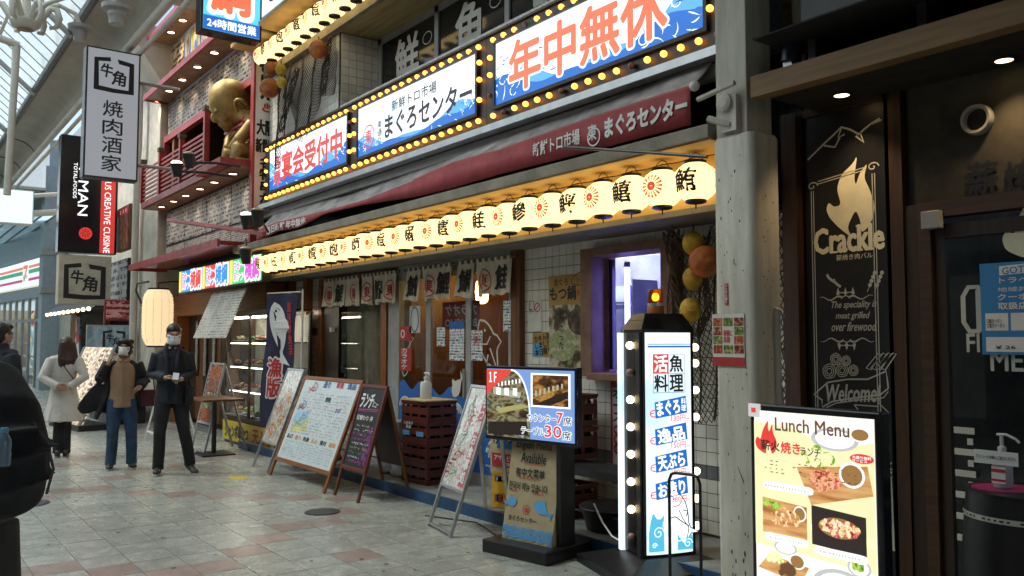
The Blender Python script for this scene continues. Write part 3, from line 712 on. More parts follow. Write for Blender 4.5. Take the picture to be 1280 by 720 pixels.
o = MB().tube([onY(705, 184, 4.0), onY(800, 190, 4.06), onY(884, 196, 4.12)], .012, 8).build('metal_rod', G('steel_dark')); tag(o, 'thin dark rod sticking out from the canopy above the lanterns', 'rod')

# ------------------------------------------------------------------ marquee signs with light bulbs
BULB_ON = MB().ell((0, -.028, 0), .024, .028, .024, 12, 8).mesh('bulb', G('bulb_on'), True)
BULB_OFF = MB().ell((0, -.028, 0), .024, .028, .024, 12, 8).mesh('bulb', G('bulb_off'), True)
SOCK = MB().lathe([(.02, -.01), (.02, .012)], axis='Y', k=10).mesh('socket', G('black'))
MZ0, MZ1 = 3.48, 4.345
bi = [0]
def marquee(x0, x1, px0, px1, label, posts):
    t = thing('marquee_sign', label, 'marquee sign', (x0, 4.42, MZ0))
    W = x1-x0; H = MZ1-MZ0; a, b = px0-x0, px1-x0; za, zb = .17, .74
    MB().box(0, W, .0, .24, 0, H).build('housing', G('frame_dark'), t)
    MB().box(a-.03, a, -.03, 0, za-.03, zb+.03).box(b, b+.03, -.03, 0, za-.03, zb+.03).box(a, b, -.03, 0, za-.03, za).box(a, b, -.03, 0, zb, zb+.03).build('panel_frame', G('black'), t)
    MB().box(0, W, -.022, 0, 0, .02).box(0, W, -.022, 0, H-.02, H).build('edge_strip', G('frame_dark'), t)
    MB().box(a, b, -.012, 0, za, zb).build('panel', G('panel_white'), t)
    n = int(W/.16)
    for k_ in range(n):
        x = .08+k_*.16+(W-n*.16)/2
        for z in (.085, H-.085):
            put('bulb', BULB_OFF if (k_*3+(0 if z < .3 else 4)+len(label)) % 5 == 4 and k_ % 5 in (1, 3, 4) else BULB_ON, t, (x, 0, z))
    for x in posts:
        for z in (.28, .47, .63): put('bulb', BULB_OFF if (bi[0] % 7) == 5 else BULB_ON, t, (x-x0, 0, z)); bi[0] += 1
    waves(t, a, b, za, (zb-za)*(.5 if 'middle' in label else .74), [G('ink_sky'), G('ink_blue')], -.0135, seed=len(label))
    return t, a, b, za, zb
t, a, b, za, zb = marquee(-11.90, -9.09, -11.70, -9.20, 'left marquee sign with red lettering in a border of orange bulbs', [-11.8, -9.12+.0])
W = b-a
letters('各種', a+W*.07, za+.06, W*.10, .40, G('ink_red'), t, y=-.018, bold=.035, vertical=True)
letters('宴会受付中', a+W*.19, za+.10, W*.75, .36, G('ink_red'), t, y=-.018, bold=.045)
t, a, b, za, zb = marquee(-9.085, -6.345, -8.92, -6.49, 'middle marquee sign with black lettering and red seal in orange bulbs', [-9.0, -6.42])
W = b-a
letters('新鮮トロ市場', a+W*.33, za+.37, W*.38, .12, G('ink_black'), t, y=-.018, bold=.015)
letters('まぐろセンター', a+W*.27, za+.10, W*.70, .25, G('ink_black'), t, y=-.018, bold=.035)
letters('東通り', a+W*.195, za+.07, W*.045, .26, G('ink_black'), t, y=-.018, bold=.012, vertical=True)
seal(t, a+W*.11, za+.20, .13, G('ink_red'), -.018)
t, a, b, za, zb = marquee(-6.34, -3.50, -6.18, -3.76, 'right marquee sign with large coral lettering in orange bulbs', [-6.25, -3.70])
W = b-a
letters('年中無休', a+W*.09, za+.065, W*.77, .44, G('ink_white'), t, y=-.0165, bold=.085)
letters('年中無休', a+W*.09, za+.065, W*.77, .44, G('ink_coral'), t, y=-.019, bold=.038)
tag(MB().box(XL+.2, -3.35, 4.30, 4.415, 3.40, 3.46).build('sign_rail', G('alu')), 'silver aluminium rail running below the marquee signs', 'rail')
# ------- upper light sign over the lanterns
t = thing('upper_light_sign', 'white lit sign at the top of the frame over the small lanterns', 'lit sign', (-11.95, 4.05, 5.80))
MB().box(0, 3.4, 0, .3, 0, .9).build('housing', G('alu_grey'), t); MB().box(.02, 3.38, -.012, 0, .03, .87).build('panel', G('panel_white'), t)
MB().box(.02, 3.38, -.014, -.0125, .03, .10).build('blue_stripe', G('ink_sky'), t)
seal(t, .65, .50, .22, G('ink_red'), -.016); letters('まぐろ', 1.1, .2, 1.6, .55, G('ink_black'), t, y=-.016, bold=.03)
tag(MB().box(-12.1, -8.4, 3.95, 4.46, 5.735, 5.79).build('sign_shelf', G('board_yellow')), 'yellow lit shelf board between the upper sign and its lanterns', 'shelf')
for i in range(11):
    make_lantern(-11.48+.285*i, 4.22, 5.50+.0*i, i, 'left in the upper row', 'lanterns in the upper row below the lit sign', KAN[(i*3) % 14] if i % 2 else None, random.uniform(-8, 8)+4)
mb = MB(); mb.tube([(-11.7, 4.22, 5.70), (-8.4, 4.22, 5.70)], .008, 6)
for i in range(11): mb.tube([(-11.48+.285*i, 4.22, 5.70), (-11.48+.285*i, 4.22, 5.58)], .003, 4)
tag(mb.build('lantern_wire', G('black')), 'dark bar carrying the upper row of lanterns', 'cable')

# ------------------------------------------------------------------ awning (retracted, sagging at the left)
aw = thing('awning', 'retracted grey and red awning with white lettering sagging below the marquee', 'awning', (-7.6, 4.5, 3.4))
st = [ # px, top-y(cassette), front-y, valance-bottom-y
 (333, 268, 284, 300), (360, 262, 274, 286), (386, 256, 268, 282), (420, 249, 260, 264), (470, 231, 246, 252), (531, 207, 222, 243), (580, 188, 200, 232), (640, 165, 184, 214), (700, 142, 163, 199), (760, 120, 142, 184), (820, 98, 123, 168), (880, 74, 104, 152)]
rows = []
for px, a_, b_, c_ in st:
    T_ = onY(px, a_, 4.46); F_ = onY(px, b_, 4.2); V_ = onY(px, c_, 4.2)
    F_.x = T_.x = V_.x = (F_.x+T_.x)/2
    rows.append((T_, F_, V_))
def lerp_rows(i0, i1, sub, wob=0):
    out = []
    for i in range(i0, i1):
        for s_ in range(sub):
            u = s_/sub; r_ = [a_.lerp(b_, u) for a_, b_ in zip(rows[i], rows[i+1])]
            out.append(r_)
    out.append([v.copy() for v in rows[i1]]); return out
fine = lerp_rows(0, len(rows)-1, 8)
fab = MB(); val = MB()
g = []
for k_, (T_, F_, V_) in enumerate(fine):
    ln = []
    for j in range(7):
        p = T_.lerp(F_, j/6); sagf = math.sin(math.pi*j/6)
        p.z -= sagf*(.03+.004*math.sin(k_*.9)+.022*math.sin(k_*.21)); p.y += sagf*.006*math.sin(k_*.5)
        ln.append(p)
    g.append(ln)
for i in range(len(g)-1):
    for j in range(6): fab.quad(g[i][j], g[i+1][j], g[i+1][j+1], g[i][j+1])
for i in range(len(fine)-1):
    a_, b_ = fine[i], fine[i+1]; w1 = Vector((0, -.006+.004*math.sin(i*.23), 0)); w2 = Vector((0, -.006+.004*math.sin((i+1)*.23), 0))
    val.quad(a_[2]+w1, b_[2]+w2, b_[1]+Vector((0, -.006, 0)), a_[1]+Vector((0, -.006, 0)))
o = fab.build('canvas', G('grey_canvas'), aw, world=True, smooth=True)
so_ = o.modifiers.new('thick', 'SOLIDIFY'); so_.thickness = .004
o = val.build('valance', G('red_canvas'), aw, world=True, smooth=True); so_ = o.modifiers.new('thick', 'SOLIDIFY'); so_.thickness = .003
fb = MB(); fb.tube([fine[k_][1]+Vector((0, .015, 0)) for k_ in range(40, len(fine))], .022, 10); fb.build('front_bar', G('red_paint'), aw, world=True, smooth=True)
MB().ell(rows[-1][1]+Vector((.03, 0, .0)), .035, .035, .035).build('end_cap', G('plastic_white'), aw, world=True, smooth=True)
MB().box(XL+.3, -3.4, 4.42, 4.52, 3.30, 3.395).build('cassette', G('alu_grey'), aw, world=True, bevel=.01)
def val_text(s, pxa, pxb, lo, hi, bold, ch_seal=False):
    """writing that follows the hanging valance"""
    xs, xe = onY(pxa, 200, 4.2).x, onY(pxb, 200, 4.2).x
    def zat(x, f):
        for i in range(len(rows)-1):
            if rows[i][1].x <= x <= rows[i+1][1].x:
                u = (x-rows[i][1].x)/(rows[i+1][1].x-rows[i][1].x); F_ = rows[i][1].lerp(rows[i+1][1], u); V_ = rows[i][2].lerp(rows[i+1][2], u)
                return V_.z+(F_.z-V_.z)*f
        return rows[-1][2].z
    vs, fs = text_mesh(s, bold); mb = MB(); mb.add([(xs+(xe-xs)*u, 4.2-.018, zat(xs+(xe-xs)*u, lo+(hi-lo)*v)) for u, v in vs], fs)
    mb.build('lettering', G('print_white'), aw, world=True)
val_text('新鮮トロ市場', 668, 727, .30, .82, .02); val_text('東', 737, 748, .30, .80, .02); val_text('まぐろセンター', 758, 862, .24, .86, .045)
cx, cz = onY(742, 171, 4.18).x, onY(742, 171, 4.18).z
MB().ribbon(circle(cx, cz, .065)+[(cx+.065, cz)], .012, 4.18).build('emblem', G('print_white'), aw, world=True)
val_text('毎日新鮮 年中無休', 336, 385, .1, .9, .03)
# ------------------------------------------------------------------ noren curtains over window and doors
def noren(label, px0, px1, pz_top, chars, Y=4.9, zb=None):
    a = onY(px0, pz_top, Y); b = onY(px1, pz_top, Y); x0, x1 = a.x, b.x; zt = 2.335; W = (x1-x0)/len(chars); Hh = .34
    t = thing('noren_curtain', label, 'shop curtain', (x0, Y, zt-Hh))
    MB().tube([(-.06, 0, Hh+.02), (x1-x0+.06, 0, Hh+.02)], .014, 8).build('rod', G('wood_brown'), t)
    for i, ch in enumerate(chars):
        mb = MB(); n = 16; xa, xb = i*W+.008, (i+1)*W-.008; ph = random.random()*6
        def yy(x, z, ph=ph, Hh=Hh): u = 1-max(0, min(1, z/Hh)); return (.022*math.sin((x)*21+ph)+.012*math.sin(x*47+ph))*(.25+u)+.02*u*math.sin(ph)
        for k in range(n):
            for j in range(6):
                xs = [xa+(xb-xa)*k/n, xa+(xb-xa)*(k+1)/n]; zs = [Hh*j/6, Hh*(j+1)/6]
                dr = .012*math.sin(ph+k*.4) if j == 0 else 0
                mb.quad((xs[0], yy(xs[0], zs[0]), zs[0]-dr), (xs[1], yy(xs[1], zs[0]), zs[0]-dr), (xs[1], yy(xs[1], zs[1]), zs[1]), (xs[0], yy(xs[0], zs[1]), zs[1]))
        for q in range(3):
            xc = xa+(xb-xa)*(.15+.35*q); mb.box(xc-.02, xc+.02, -.016, .016, Hh, Hh+.036)
        pn = mb.build('cloth_panel', G('cloth_white'), t)
        cv = lambda X, Z: yy(X, Z)-.006
        if ch == '東':
            cxx, rr_ = (xa+xb)/2, min(.105, W*.36); ring = MB(); pl = circle(cxx, Hh*.45, rr_*.95, 20, rr_*1.1); pl.append(pl[0])
            ring.ribbon(pl, .014); ring.v = [(v[0], cv(v[0], v[2]), v[2]) for v in ring.v]; ring.build('emblem', G('print_red'), pn)
            letters('東', cxx-rr_*.55, Hh*.45-rr_*.65, rr_*1.1, rr_*1.3, G('print_red'), pn, bold=.03, curve=cv)
        elif ch: letters(ch, xa+W*.12, Hh*.16, W*.68, Hh*.68, G('print_black'), pn, bold=.04, curve=cv)
    return t
noren('row of cream curtain panels over the brown curtained window', 405, 449, 350, ['東', '鰹', '東'])
noren('cream curtain panels with a red seal at each end left of the glass doors', 452, 496, 345, ['東', '鰆', '東'])
noren('cream curtain with black characters over the left glass door', 509, 566, 352, ['鮪', '東', '鰹'])
noren('cream curtain with a red seal over the right glass door', 573, 641, 340, ['鯛', '東', '鮭'])

# ------------------------------------------------------------------ nets and floats
def net(name, label, fn, nu, nv, rad=.003, mt='rope', skip=None):
    mb = MB()
    def strand(a, b):
        a, b = Vector(a), Vector(b); t = (b-a)
        if t.length < 1e-5: return
        t.normalize(); u = t.cross(Vector((0, 0, 1)) if abs(t.z) < .9 else Vector((1, 0, 0))).normalized()*rad; w = t.cross(u)
        ring = [u, -u*.5+w*.87, -u*.5-w*.87]; n = len(mb.v)
        mb.v += [tuple(a+q) for q in ring]+[tuple(b+q) for q in ring]; mb.f += [(n, n+1, n+4, n+3), (n+1, n+2, n+5, n+4), (n+2, n, n+3, n+5)]
    P = [[Vector(fn((i+(.5 if j % 2 else 0))/nu, j/nv)) for i in range(nu+1)] for j in range(nv+1)]
    for j in range(nv):
        for i in range(nu+1):
            strand(P[j][i], P[j+1][i])
            k = i+1 if j % 2 else i-1
            if 0 <= k <= nu: strand(P[j][i], P[j+1][k])
    return tag(mb.build(name, G(mt)), label, 'fishing net')
def net_up(u, v):
    x = -11.55+u*1.95; pinch = .5-.5*math.cos(u*2*math.pi*1.0)   # two gathered tails, one hanging belly
    l = .45+.75*math.sin(math.pi*min(1, max(0, (u-.28)/.55)))**.8 + (.95 if u < .18 else 0)+(.3 if u > .86 else 0)
    z = 5.32-v*l; xx = x+(.18*(.15-u) if u < .3 else 0)*v*4+.02*math.sin(v*13+u*9)
    return (xx, 4.42+.035*math.sin(u*31+v*3)-.03*v, z)
net('fishing_net', 'brown net draped on white tiles under the upper lanterns', net_up, 64, 44, .0035)
def net_col(u, v):
    a = onY(830+u*62, 285+v*200, 4.72); return (a.x-.05*math.sin(v*5), 4.8+.04*math.sin(u*20+v*7), 2.42-v*1.35-.12*math.sin(u*3.1))
net('fishing_net', 'brown net on the tiles beside the big cream column', net_col, 22, 44, .0035)
def rope_bundle(pts, label, n=9, r_=.03, rad=.006):
    mb = MB(); rnd_ = random.Random(len(label))
    for i in range(n):
        ph = rnd_.random()*6; q = []
        for k, p in enumerate(pts):
            a = ph+k*1.1; q.append(Vector(p)+Vector((r_*math.cos(a), r_*.6*math.sin(a), 0)))
        mb.tube(q, rad, 5)
    return tag(mb.build('rope_bundle', G('rope')), label, 'rope')
def samp(pl, Y, n=5):
    P = [onY(x, y, Y) for x, y in pl]; out = []
    for i in range(len(P)-1):
        for k in range(n): out.append(P[i].lerp(P[i+1], k/n))
    return out+[P[-1]]
rope_bundle(samp([(832, 290), (842, 345), (850, 390), (866, 420)], 4.78), 'gathered brown net rope left of the yellow floats')
rope_bundle(samp([(836, 288), (856, 312), (880, 345), (886, 385), (872, 420)], 4.78), 'gathered brown net rope looping behind the orange float')
rope_bundle(samp([(372, 85), (362, 120), (350, 165)], 4.36), 'gathered tail of net above the left marquee sign', 8, .06)
rope_bundle(samp([(412, 48), (408, 90), (404, 118)], 4.36), 'gathered tail of net hanging beside the tiled corner', 7, .04)
def buoy(p, r_, m, label, eg=1.0):
    t = thing('fishing_float', label, 'fishing float', p)
    MB().ell((0, 0, 0), r_, r_, r_*eg, 24, 16).build('ball', G(m), t, smooth=True)
    MB().lathe([(r_*1.004, -.006), (r_*1.01, 0), (r_*1.004, .006)], k=28, cap=False).build('seam', G(m), t)
    MB().tube([(0, 0, r_*eg-.01), (.01, 0, r_*eg+.02), (0, 0, r_*eg+.05)], .006, 6).build('loop', G('rope'), t)
buoy(onY(398, 62, 4.22), .115, 'float_orange', 'orange ball float hanging in the upper net near the tiled corner')
buoy(onY(340, 85, 4.24), .105, 'float_orange', 'smaller orange ball float at the left end of the upper lanterns')
buoy(onY(337, 110, 4.2), .135, 'float_orange', 'largest orange ball float at the upper left by the vertical sign')
buoy(onY(351, 87, 4.12), .07, 'float_yellow', 'upper small yellow float beside the orange balls', 1.15)
buoy(onY(352, 103, 4.12), .065, 'float_yellow', 'lower small yellow float beside the orange balls', 1.15)
buoy(onY(866, 304, 4.72), .075, 'float_yellow', 'top yellow float hanging in the net by the cream column', 1.2)
buoy(onY(881, 327, 4.70), .115, 'float_orange', 'orange ball float in the net half behind the cream column')
buoy(onY(866, 348, 4.72), .073, 'float_yellow', 'middle yellow float hanging in the net by the cream column', 1.2)
buoy(onY(863, 388, 4.72), .078, 'float_yellow', 'bottom yellow float hanging in the net above the lit sign', 1.2)

# ------------------------------------------------------------------ the cream column
col = thing('column', 'big cream painted steel column with stickers between the two restaurants', 'column', (-3.34, 4.30, 0))
def rrect(x0, x1, y0, y1, r_, z, n=5):
    out = []
    for cx, cy, a0 in ((x1-r_, y1-r_, 0), (x0+r_, y1-r_, 90), (x0+r_, y0+r_, 180), (x1-r_, y0+r_, 270)):
        for k in range(n+1): a = R(a0+90*k/n); out.append((cx+r_*math.cos(a), cy+r_*math.sin(a), z))
    return out
MB().rings([rrect(-.155, .155, -.155, .12, .05, z) for z in (0, .9, 1.9, 2.78)]+[rrect(-.145, .145, -.145, .11, .05, 2.80)]).build('casing', G('cream_dirty'), col, smooth=True)
MB().box(-.135, .10, -.13, .11, 2.79, 6.5).build('shaft', G('cream_dirty'), col, bevel=.006)
rc_ = random.Random(12); ch_ = MB()
for i in range(90):
    x, z = rc_.uniform(-.10, .10), rc_.uniform(0, 1)**1.4*2.7; r_ = rc_.uniform(.0015, .007)*(1.6 if z < .3 else 1); nn_ = rc_.randint(4, 6); a0_ = rc_.random()*6
    ch_.poly([(x+r_*math.cos(a0_+k*6.283/nn_)*rc_.uniform(.5, 1), z+r_*(1+1.6*rc_.random())*math.sin(a0_+k*6.283/nn_)) for k in range(nn_)], -.1562)
    y_ = rc_.uniform(-.09, .06); ch_.add([(.1562, y_+r_*math.cos(a0_+k*6.283/nn_), z*.9+.1+r_*math.sin(a0_+k*6.283/nn_)) for k in range(nn_)], [tuple(range(nn_))])
ch_.ribbon([(.01, .80), (.05, .72), (.055, .70)], [.004, .010, .003], -.1563)
ch_.build('paint_chips', mat('chip_dark', (.09, .08, .065), rough=.8, var=0), col, kind='stuff')
MB().tube([(.16, .04, 0), (.16, .04, 1.72), (.17, .04, 1.74)], .022, 10).build('conduit', G('cream_dirty'), col, smooth=True)
b_ = MB(); b_.tube([(-.22, -.2, 3.06), (.06, -.19, 3.10)], .018, 6).tube([(-.14, -.2, 2.92), (.0, -.16, 2.86)], .022, 6)
b_.lathe([(.055, 0), (.055, .05), (.03, .06)], (-.03, -.14, 3.0), 12, axis='Y').box(-.07, .05, -.17, -.13, 2.82, 3.04)
b_.build('bracket', G('cream_dirty'), col)
o = MB().box(-.012, .012, 0, .002, 0, .13).build('red_sticker', G('print_red'), loc=onY(908, 381, 4.14)); tag(o, 'narrow red sticker with white writing on the cream column', 'sticker')
letters('アニマル通り', -.009, .01, .018, .11, G('print_white'), o, y=-.0015, vertical=True)
a = onY(891, 457, 4.138)
t = thing('food_poster', 'small poster of food photos with a dark red foot on the cream column', 'poster', (a.x, 4.138, a.z)); w_ = onY(931, 457, 4.138).x-a.x; h_ = onY(891, 393, 4.138).z-a.z
MB().box(0, w_, 0, .003, 0, h_).build('sheet', G('paper'), t)
MB().box(0, w_, -.001, 0, 0, h_*.17).build('foot_band', mat('poster_red', (.42, .03, .03), rough=.5), t)
dish = [printm('dish_print_%d' % i, c, 40, detail=4) for i, c in enumerate((['#3a1c10', '#a0401c', '#e0a060'], ['#20140c', '#5c7428', '#d0c090'], ['#1c1c20', '#8a3018', '#c8b890']))]
for r__ in range(4):
    for c__ in range(3):
        if r__ in (1, 2) and c__ == 1: continue
        MB().poly(rect(.008+c__*w_*.33, h_*.24+r__*h_*.175, w_*.29, h_*.16), -.001).build('food_photo', dish[(r__+c__) % 3], t)
letters('豪華に\n再現!', w_*.36, h_*.45, w_*.28, h_*.24, G('print_red'), t, bold=.02)

# ------------------------------------------------------------------ the firewood grill restaurant on the right
gr = thing('grill_restaurant', 'dark grill restaurant with a timber fascia, blackboard panel and glass door', 'restaurant', (-1.0, 4.8, 0))
def Q(mb, name, m, **kw): return mb.build(name, G(m) if isinstance(m, str) else m, gr, world=True, **kw)
D('dark_wall', (.055, .048, .036), rough=.8, var=.5, vs=2, bump=.5, bs=8); D('dark_ceiling', (.02, .017, .014), rough=.8, var=.4)
Q(MB().box(-3.19, 4.0, 4.14, 4.24, 2.99, 3.12), 'fascia_beam', 'wood_beam', bevel=.004)
Q(MB().box(-3.19, 4.0, 4.24, 5.0, 3.02, 3.06), 'soffit', 'dark_ceiling')
woodm('wood_dim', '#2a180c', '#4a2c15', .5, 3, 'Z'); woodm('wood_dim_x', '#2c1a0d', '#4a2d16', .5, 3, 'X')
Q(MB().box(-2.60, 4.0, 4.83, 5.0, 2.33, 3.02).box(1.2, 4.0, 4.83, 5.0, 0, 2.33), 'wall', 'dark_wall')
Q(MB().box(-3.1, 4.0, 4.05, 7, 3.3, 3.31), 'ledge', 'dark_ceiling')
up = Q(MB().box(-3.19, 4.0, 4.72, 5.0, 3.07, 7.0), 'upper_wall', 'dark_ceiling')
bm_ = MB().box(-.098, .098, -.02, .012, -.029, .029).mesh('brick', mat('brick', (.12, .055, .035), rough=.85, var=.4, vs=10, orand=.45, bump=.8, bs=40))
P0 = Vector(gr.location)
for k in range(22):
    for i in range(13):
        x = -3.08+(i+(.5 if k % 2 else 0))*.205; z = 3.13+k*.066
        if x < -1.0: put('brick', bm_, up, Vector((x, 4.71+random.uniform(-.008, .012), z))-P0)
Q(MB().box(-1.62, -1.52, 4.6, 4.72, 3.06, 6.5).box(-3.14, -3.05, 4.5, 4.72, 3.07, 6.5), 'upper_post', 'beam_beige')
Q(MB().box(-3.5, -3.28, 4.86, 4.96, .0, 3.0), 'alcove_back', 'wood_dark')
Q(MB().box(-3.40, -3.29, 4.72, 4.84, 0, 3.02), 'post', 'wood_dim'); Q(MB().box(-2.698, -2.62, 4.785, 4.86, 0, 3.02), 'post', 'wood_dim')
Q(MB().box(-2.62, -2.52, 4.80, 4.9, 0, 2.33), 'timber_board', 'wood_dark'); Q(MB().box(-3.29, -2.6, 4.83, 4.9, 0, 3.02), 'board_backing', 'black'); 
Q(MB().box(-2.52, 1.2, 4.76, 4.86, 2.24, 2.33).box(-2.52, -2.45, 4.76, 4.86, 0, 2.24).box(1.1, 1.2, 4.76, 4.86, 0, 2.24), 'door_surround', 'wood_dim_x')
dd = Q(MB().box(-2.45, -2.385, 4.79, 4.84, .05, 2.2).box(-2.385, -.9, 4.79, 4.84, 2.12, 2.2).box(-2.385, -.9, 4.79, 4.84, .05, .16).box(-.98, -.9, 4.79, 4.84, .16, 2.12), 'door', 'wood_dark')
MB().quad((-2.385, 4.81, .16), (-.98, 4.81, .16), (-.98, 4.81, 2.12), (-2.385, 4.81, 2.12)).build('door_pane', G('glass'), dd, world=True)
MB().box(-.9, 1.1, 4.8, 4.83, .05, 2.24).build('side_pane', mat('shop_glass_dark', (.012, .013, .016), rough=.08, var=.2), gr, world=True)
Q(MB().box(-2.5, -.2, 6.9, 7, 0, 2.6).box(-2.6, -2.5, 5, 7, 0, 2.6), 'inner_wall', 'dark_wall')
D('sign_cream', (.85, .79, .56), rough=.6, var=.1); D('dim_white', (.58, .57, .50), rough=.6, var=.1)
for s_, x, z, w_, h_ in (('C', 1204, 411, .10, .21), ):
    pass
q = onY(1205, 414, 4.8)
MB().ribbon([(.1, .2), (.08, .24), (.03, .24), (0, .19), (0, .05), (.03, 0), (.08, 0), (.1, .04)], .026).build('lettering', G('dim_white'), dd).location = Vector((q.x, 4.80, q.z))+Vector(dd.location)*0
for s_, px, py, w_, h_ in (('RACKLE', 1222, 413, .62, .22), ('FIREWOOD', 1209, 440, .60, .10), ('MEAT BAR', 1239, 463, .62, .11)):
    q = onY(px, py, 4.8); letters(s_, q.x, q.z, w_, h_, G('dim_white'), dd, y=4.80, bold=.03)
q = onY(1250, 325, 4.8)
flame = [(0, .0), (-.10, .06), (-.12, .14), (-.09, .20), (-.05, .16), (-.03, .26), (.02, .36), (.05, .40), (.04, .30), (.06, .26), (.10, .38), (.10, .26), (.15, .16), (.14, .06), (.09, -.0), (.06, .10), (.04, .14), (.01, .08), (.02, .02)]
MB().poly(soften([(q.x+.12+x*.9, q.z+z*.8) for x, z in flame]), 4.80).build('flame_emblem', G('sign_cream'), dd)
for ch, px in (('薪', 1212), ('焼', 1257), ('肉', 1300)):
    q = onY(px, 248, 4.83); letters(ch, q.x+1.0, q.z, .155, .19, G('black'), gr, y=q.y-4.8-.012, bold=.03)
MB().box(-.05, .05, -.03, .03, -.05, .05).build('sensor_box', G('alu_grey'), gr, loc=Vector((onY(1165, 275, 4.74)))-P0, bevel=.005)
t = thing('exit_lamp', 'small dim yellow exit lamp with a pictogram inside the glass door', 'exit lamp', (-2.55, 6.0, 2.2)); MB().box(-.09, .09, 0, .04, -.05, .05).build('case', G('plastic_white'), t); MB().box(-.08, .08, -.004, 0, -.04, .04).build('face', lit('exit_face', (.9, .65, .25), 1.0), t); letters('出', -.035, -.03, .07, .06, G('print_black'), t, y=-.006, bold=.02)
# pipe mouth
t = thing('vent_pipe', 'grey round vent pipe mouth in the dark wall above the door', 'vent pipe', onY(1223, 150, 4.83))
pm = MB(); k = 28
pm.rings([[(r_*math.cos(2*math.pi*i/k), y_, r_*math.sin(2*math.pi*i/k)) for i in range(k)] for r_, y_ in ((.062, .3), (.062, -.04), (.078, -.045), (.085, -.02), (.085, .0))], cap=False)
pm.build('collar', G('alu_grey'), t, smooth=True); MB().poly(circle(0, 0, .062), .1).build('bore', G('black'), t)
# soffit lamps
for px, py, lab in ((1052, 117, 'left small round downlight in the dark soffit above the flame panel'), (1255, 73, 'right small round downlight in the dark soffit above the door')):
    q = onZ(px, py, 3.02); t = thing('downlight', lab, 'downlight', (q.x, min(q.y, 4.7), 3.02))
    MB().lathe([(.062, -.002), (.06, -.012), (.045, -.014), (.043, .0)], k=24, cap=False).build('rim', G('black'), t)
    MB().lathe([(.043, -.012), (.01, -.013)], k=20).build('lens', G('downlight_warm'), t)
    ll = bpy.data.lights.new('downlight_lamp', 'SPOT'); ll.energy = 16; ll.color = (1, .68, .34); ll.spot_size = R(95); ll.spot_blend = .8; ll.shadow_soft_size = .03
    lo = bpy.data.objects.new('lamp', ll); scn.collection.objects.link(lo); lo.parent = t; lo.location = (0, 0, -.02)
# upper speaker / air unit
t = thing('air_conditioner', 'dark boxy outdoor unit hanging on the brick wall above the beam', 'air conditioner', (-2.55, 4.3, 3.34))
MB().box(-.42, .42, 0, .3, 0, .5).build('cabinet', G('black'), t, bevel=.03); MB().box(-.3, .05, -.006, 0, .2, .215).build('slot', G('alu_grey'), t); MB().box(-.35, -.3, .0, .3, -.28, 0).box(.3, .35, 0, .3, -.28, 0).build('bracket', G('steel_dark'), t)
t = thing('spotlight', 'dark cylindrical spotlight leaning on the beam end beside the column', 'spotlight', (-3.02, 4.3, 3.14)); MB().tube([(0, 0, .05), (.02, .03, .26)], [.06, .055], 14).build('lamp_housing', mat('navy_metal', (.02, .025, .05), rough=.4), t, smooth=True)
MB().box(-.03, .03, -.03, .03, 0, .06).build('foot', G('alu'), t)
# bark / twig panel left of the board
net('wire_screen', 'tangled dark wire screen beside the flame panel', lambda u, v: (-3.58+u*.26+.02*math.sin(v*31), 4.8+.03*math.sin(u*17+v*23), .2+v*2.2), 12, 60, .005, 'steel_dark')
# ------- tall black board
bd = thing('black_signboard', 'tall black hand lettered panel with a cream flame and ribbon', 'signboard', (-3.27, 4.78, .05)); BW, BH = .55, 2.93
MB().box(0, BW, 0, .04, 0, BH).build('board', G('black'), bd)
MB().box(-.0, BW, -.014, -.0005, BH, BH+.05).build('head_trim', G('wood_dim_x'), bd)
def bp(px, py): q = onY(px, py, 4.78); return (min(BW-.014, max(.014, q.x+3.27)), q.z-.05)
CR = G('sign_cream')
def bl(mb_pts, w, m='dim_white', y=-.003, name='line_art', close=False):
    pts = [bp(*p) for p in mb_pts]; pts = pts+[pts[0]] if close else pts
    return MB().ribbon(pts, w, y).build(name, G(m), bd)
flp = [(1066, 298), (1048, 284), (1037, 272), (1033, 262), (1036, 253), (1043, 259), (1052, 256), (1046, 236), (1052, 218), (1066, 205), (1072, 194), (1068, 222), (1070, 232), (1075, 216), (1085, 203), (1080, 222), (1088, 238), (1094, 256), (1092, 272), (1084, 286), (1077, 291), (1076, 276), (1070, 262), (1062, 278), (1060, 286)]
MB().poly(soften([bp(*p) for p in flp]), -.003).build('flame_emblem', CR, bd)
a = bp(1019, 317); b = bp(1105, 295); letters('Crackle', a[0], a[1]-.005, b[0]-a[0], .155, CR, bd, y=-.004, bold=.055)
mb = MB()
for k_, (fx, fz, fw) in enumerate(((.26, 0, .09), (.26, .62, .06), (.62, 0, .09), (.62, .95, .06), (.80, 0, .06), (.80, .95, .045))): mb.poly(rect(a[0]+(b[0]-a[0])*fx, a[1]-.009+.155*fz, (b[0]-a[0])*fw, .012), -.0062)
mb.build('letter_serif', CR, bd)
a = bp(1046, 326); letters('薪焼き肉バル', a[0], a[1], .24, .035, CR, bd, bold=.01)
bl([(1010, 200), (1022, 188), (1030, 180), (1043, 168), (1052, 159), (1063, 162), (1074, 168), (1080, 162), (1090, 154), (1100, 148)], .012)
bl([(1070, 170), (1080, 178), (1075, 165)], .012); bl([(1052, 160), (1048, 172), (1056, 168)], .01); bl([(1030, 182), (1044, 184), (1050, 172)], .012); bl([(1090, 155), (1102, 150), (1112, 147)], .01)
for xo in (0, .016):
    MB().ribbon([(.05+xo, .95), (.05+xo, 2.45)], .006, -.003).ribbon([(BW-.065-xo, .95), (BW-.065-xo, 2.5)], .006, -.003).ribbon([(.10, 2.49+xo), (BW-.12, 2.53+xo)], .006, -.003).build('line_art', G('dim_white'), bd)
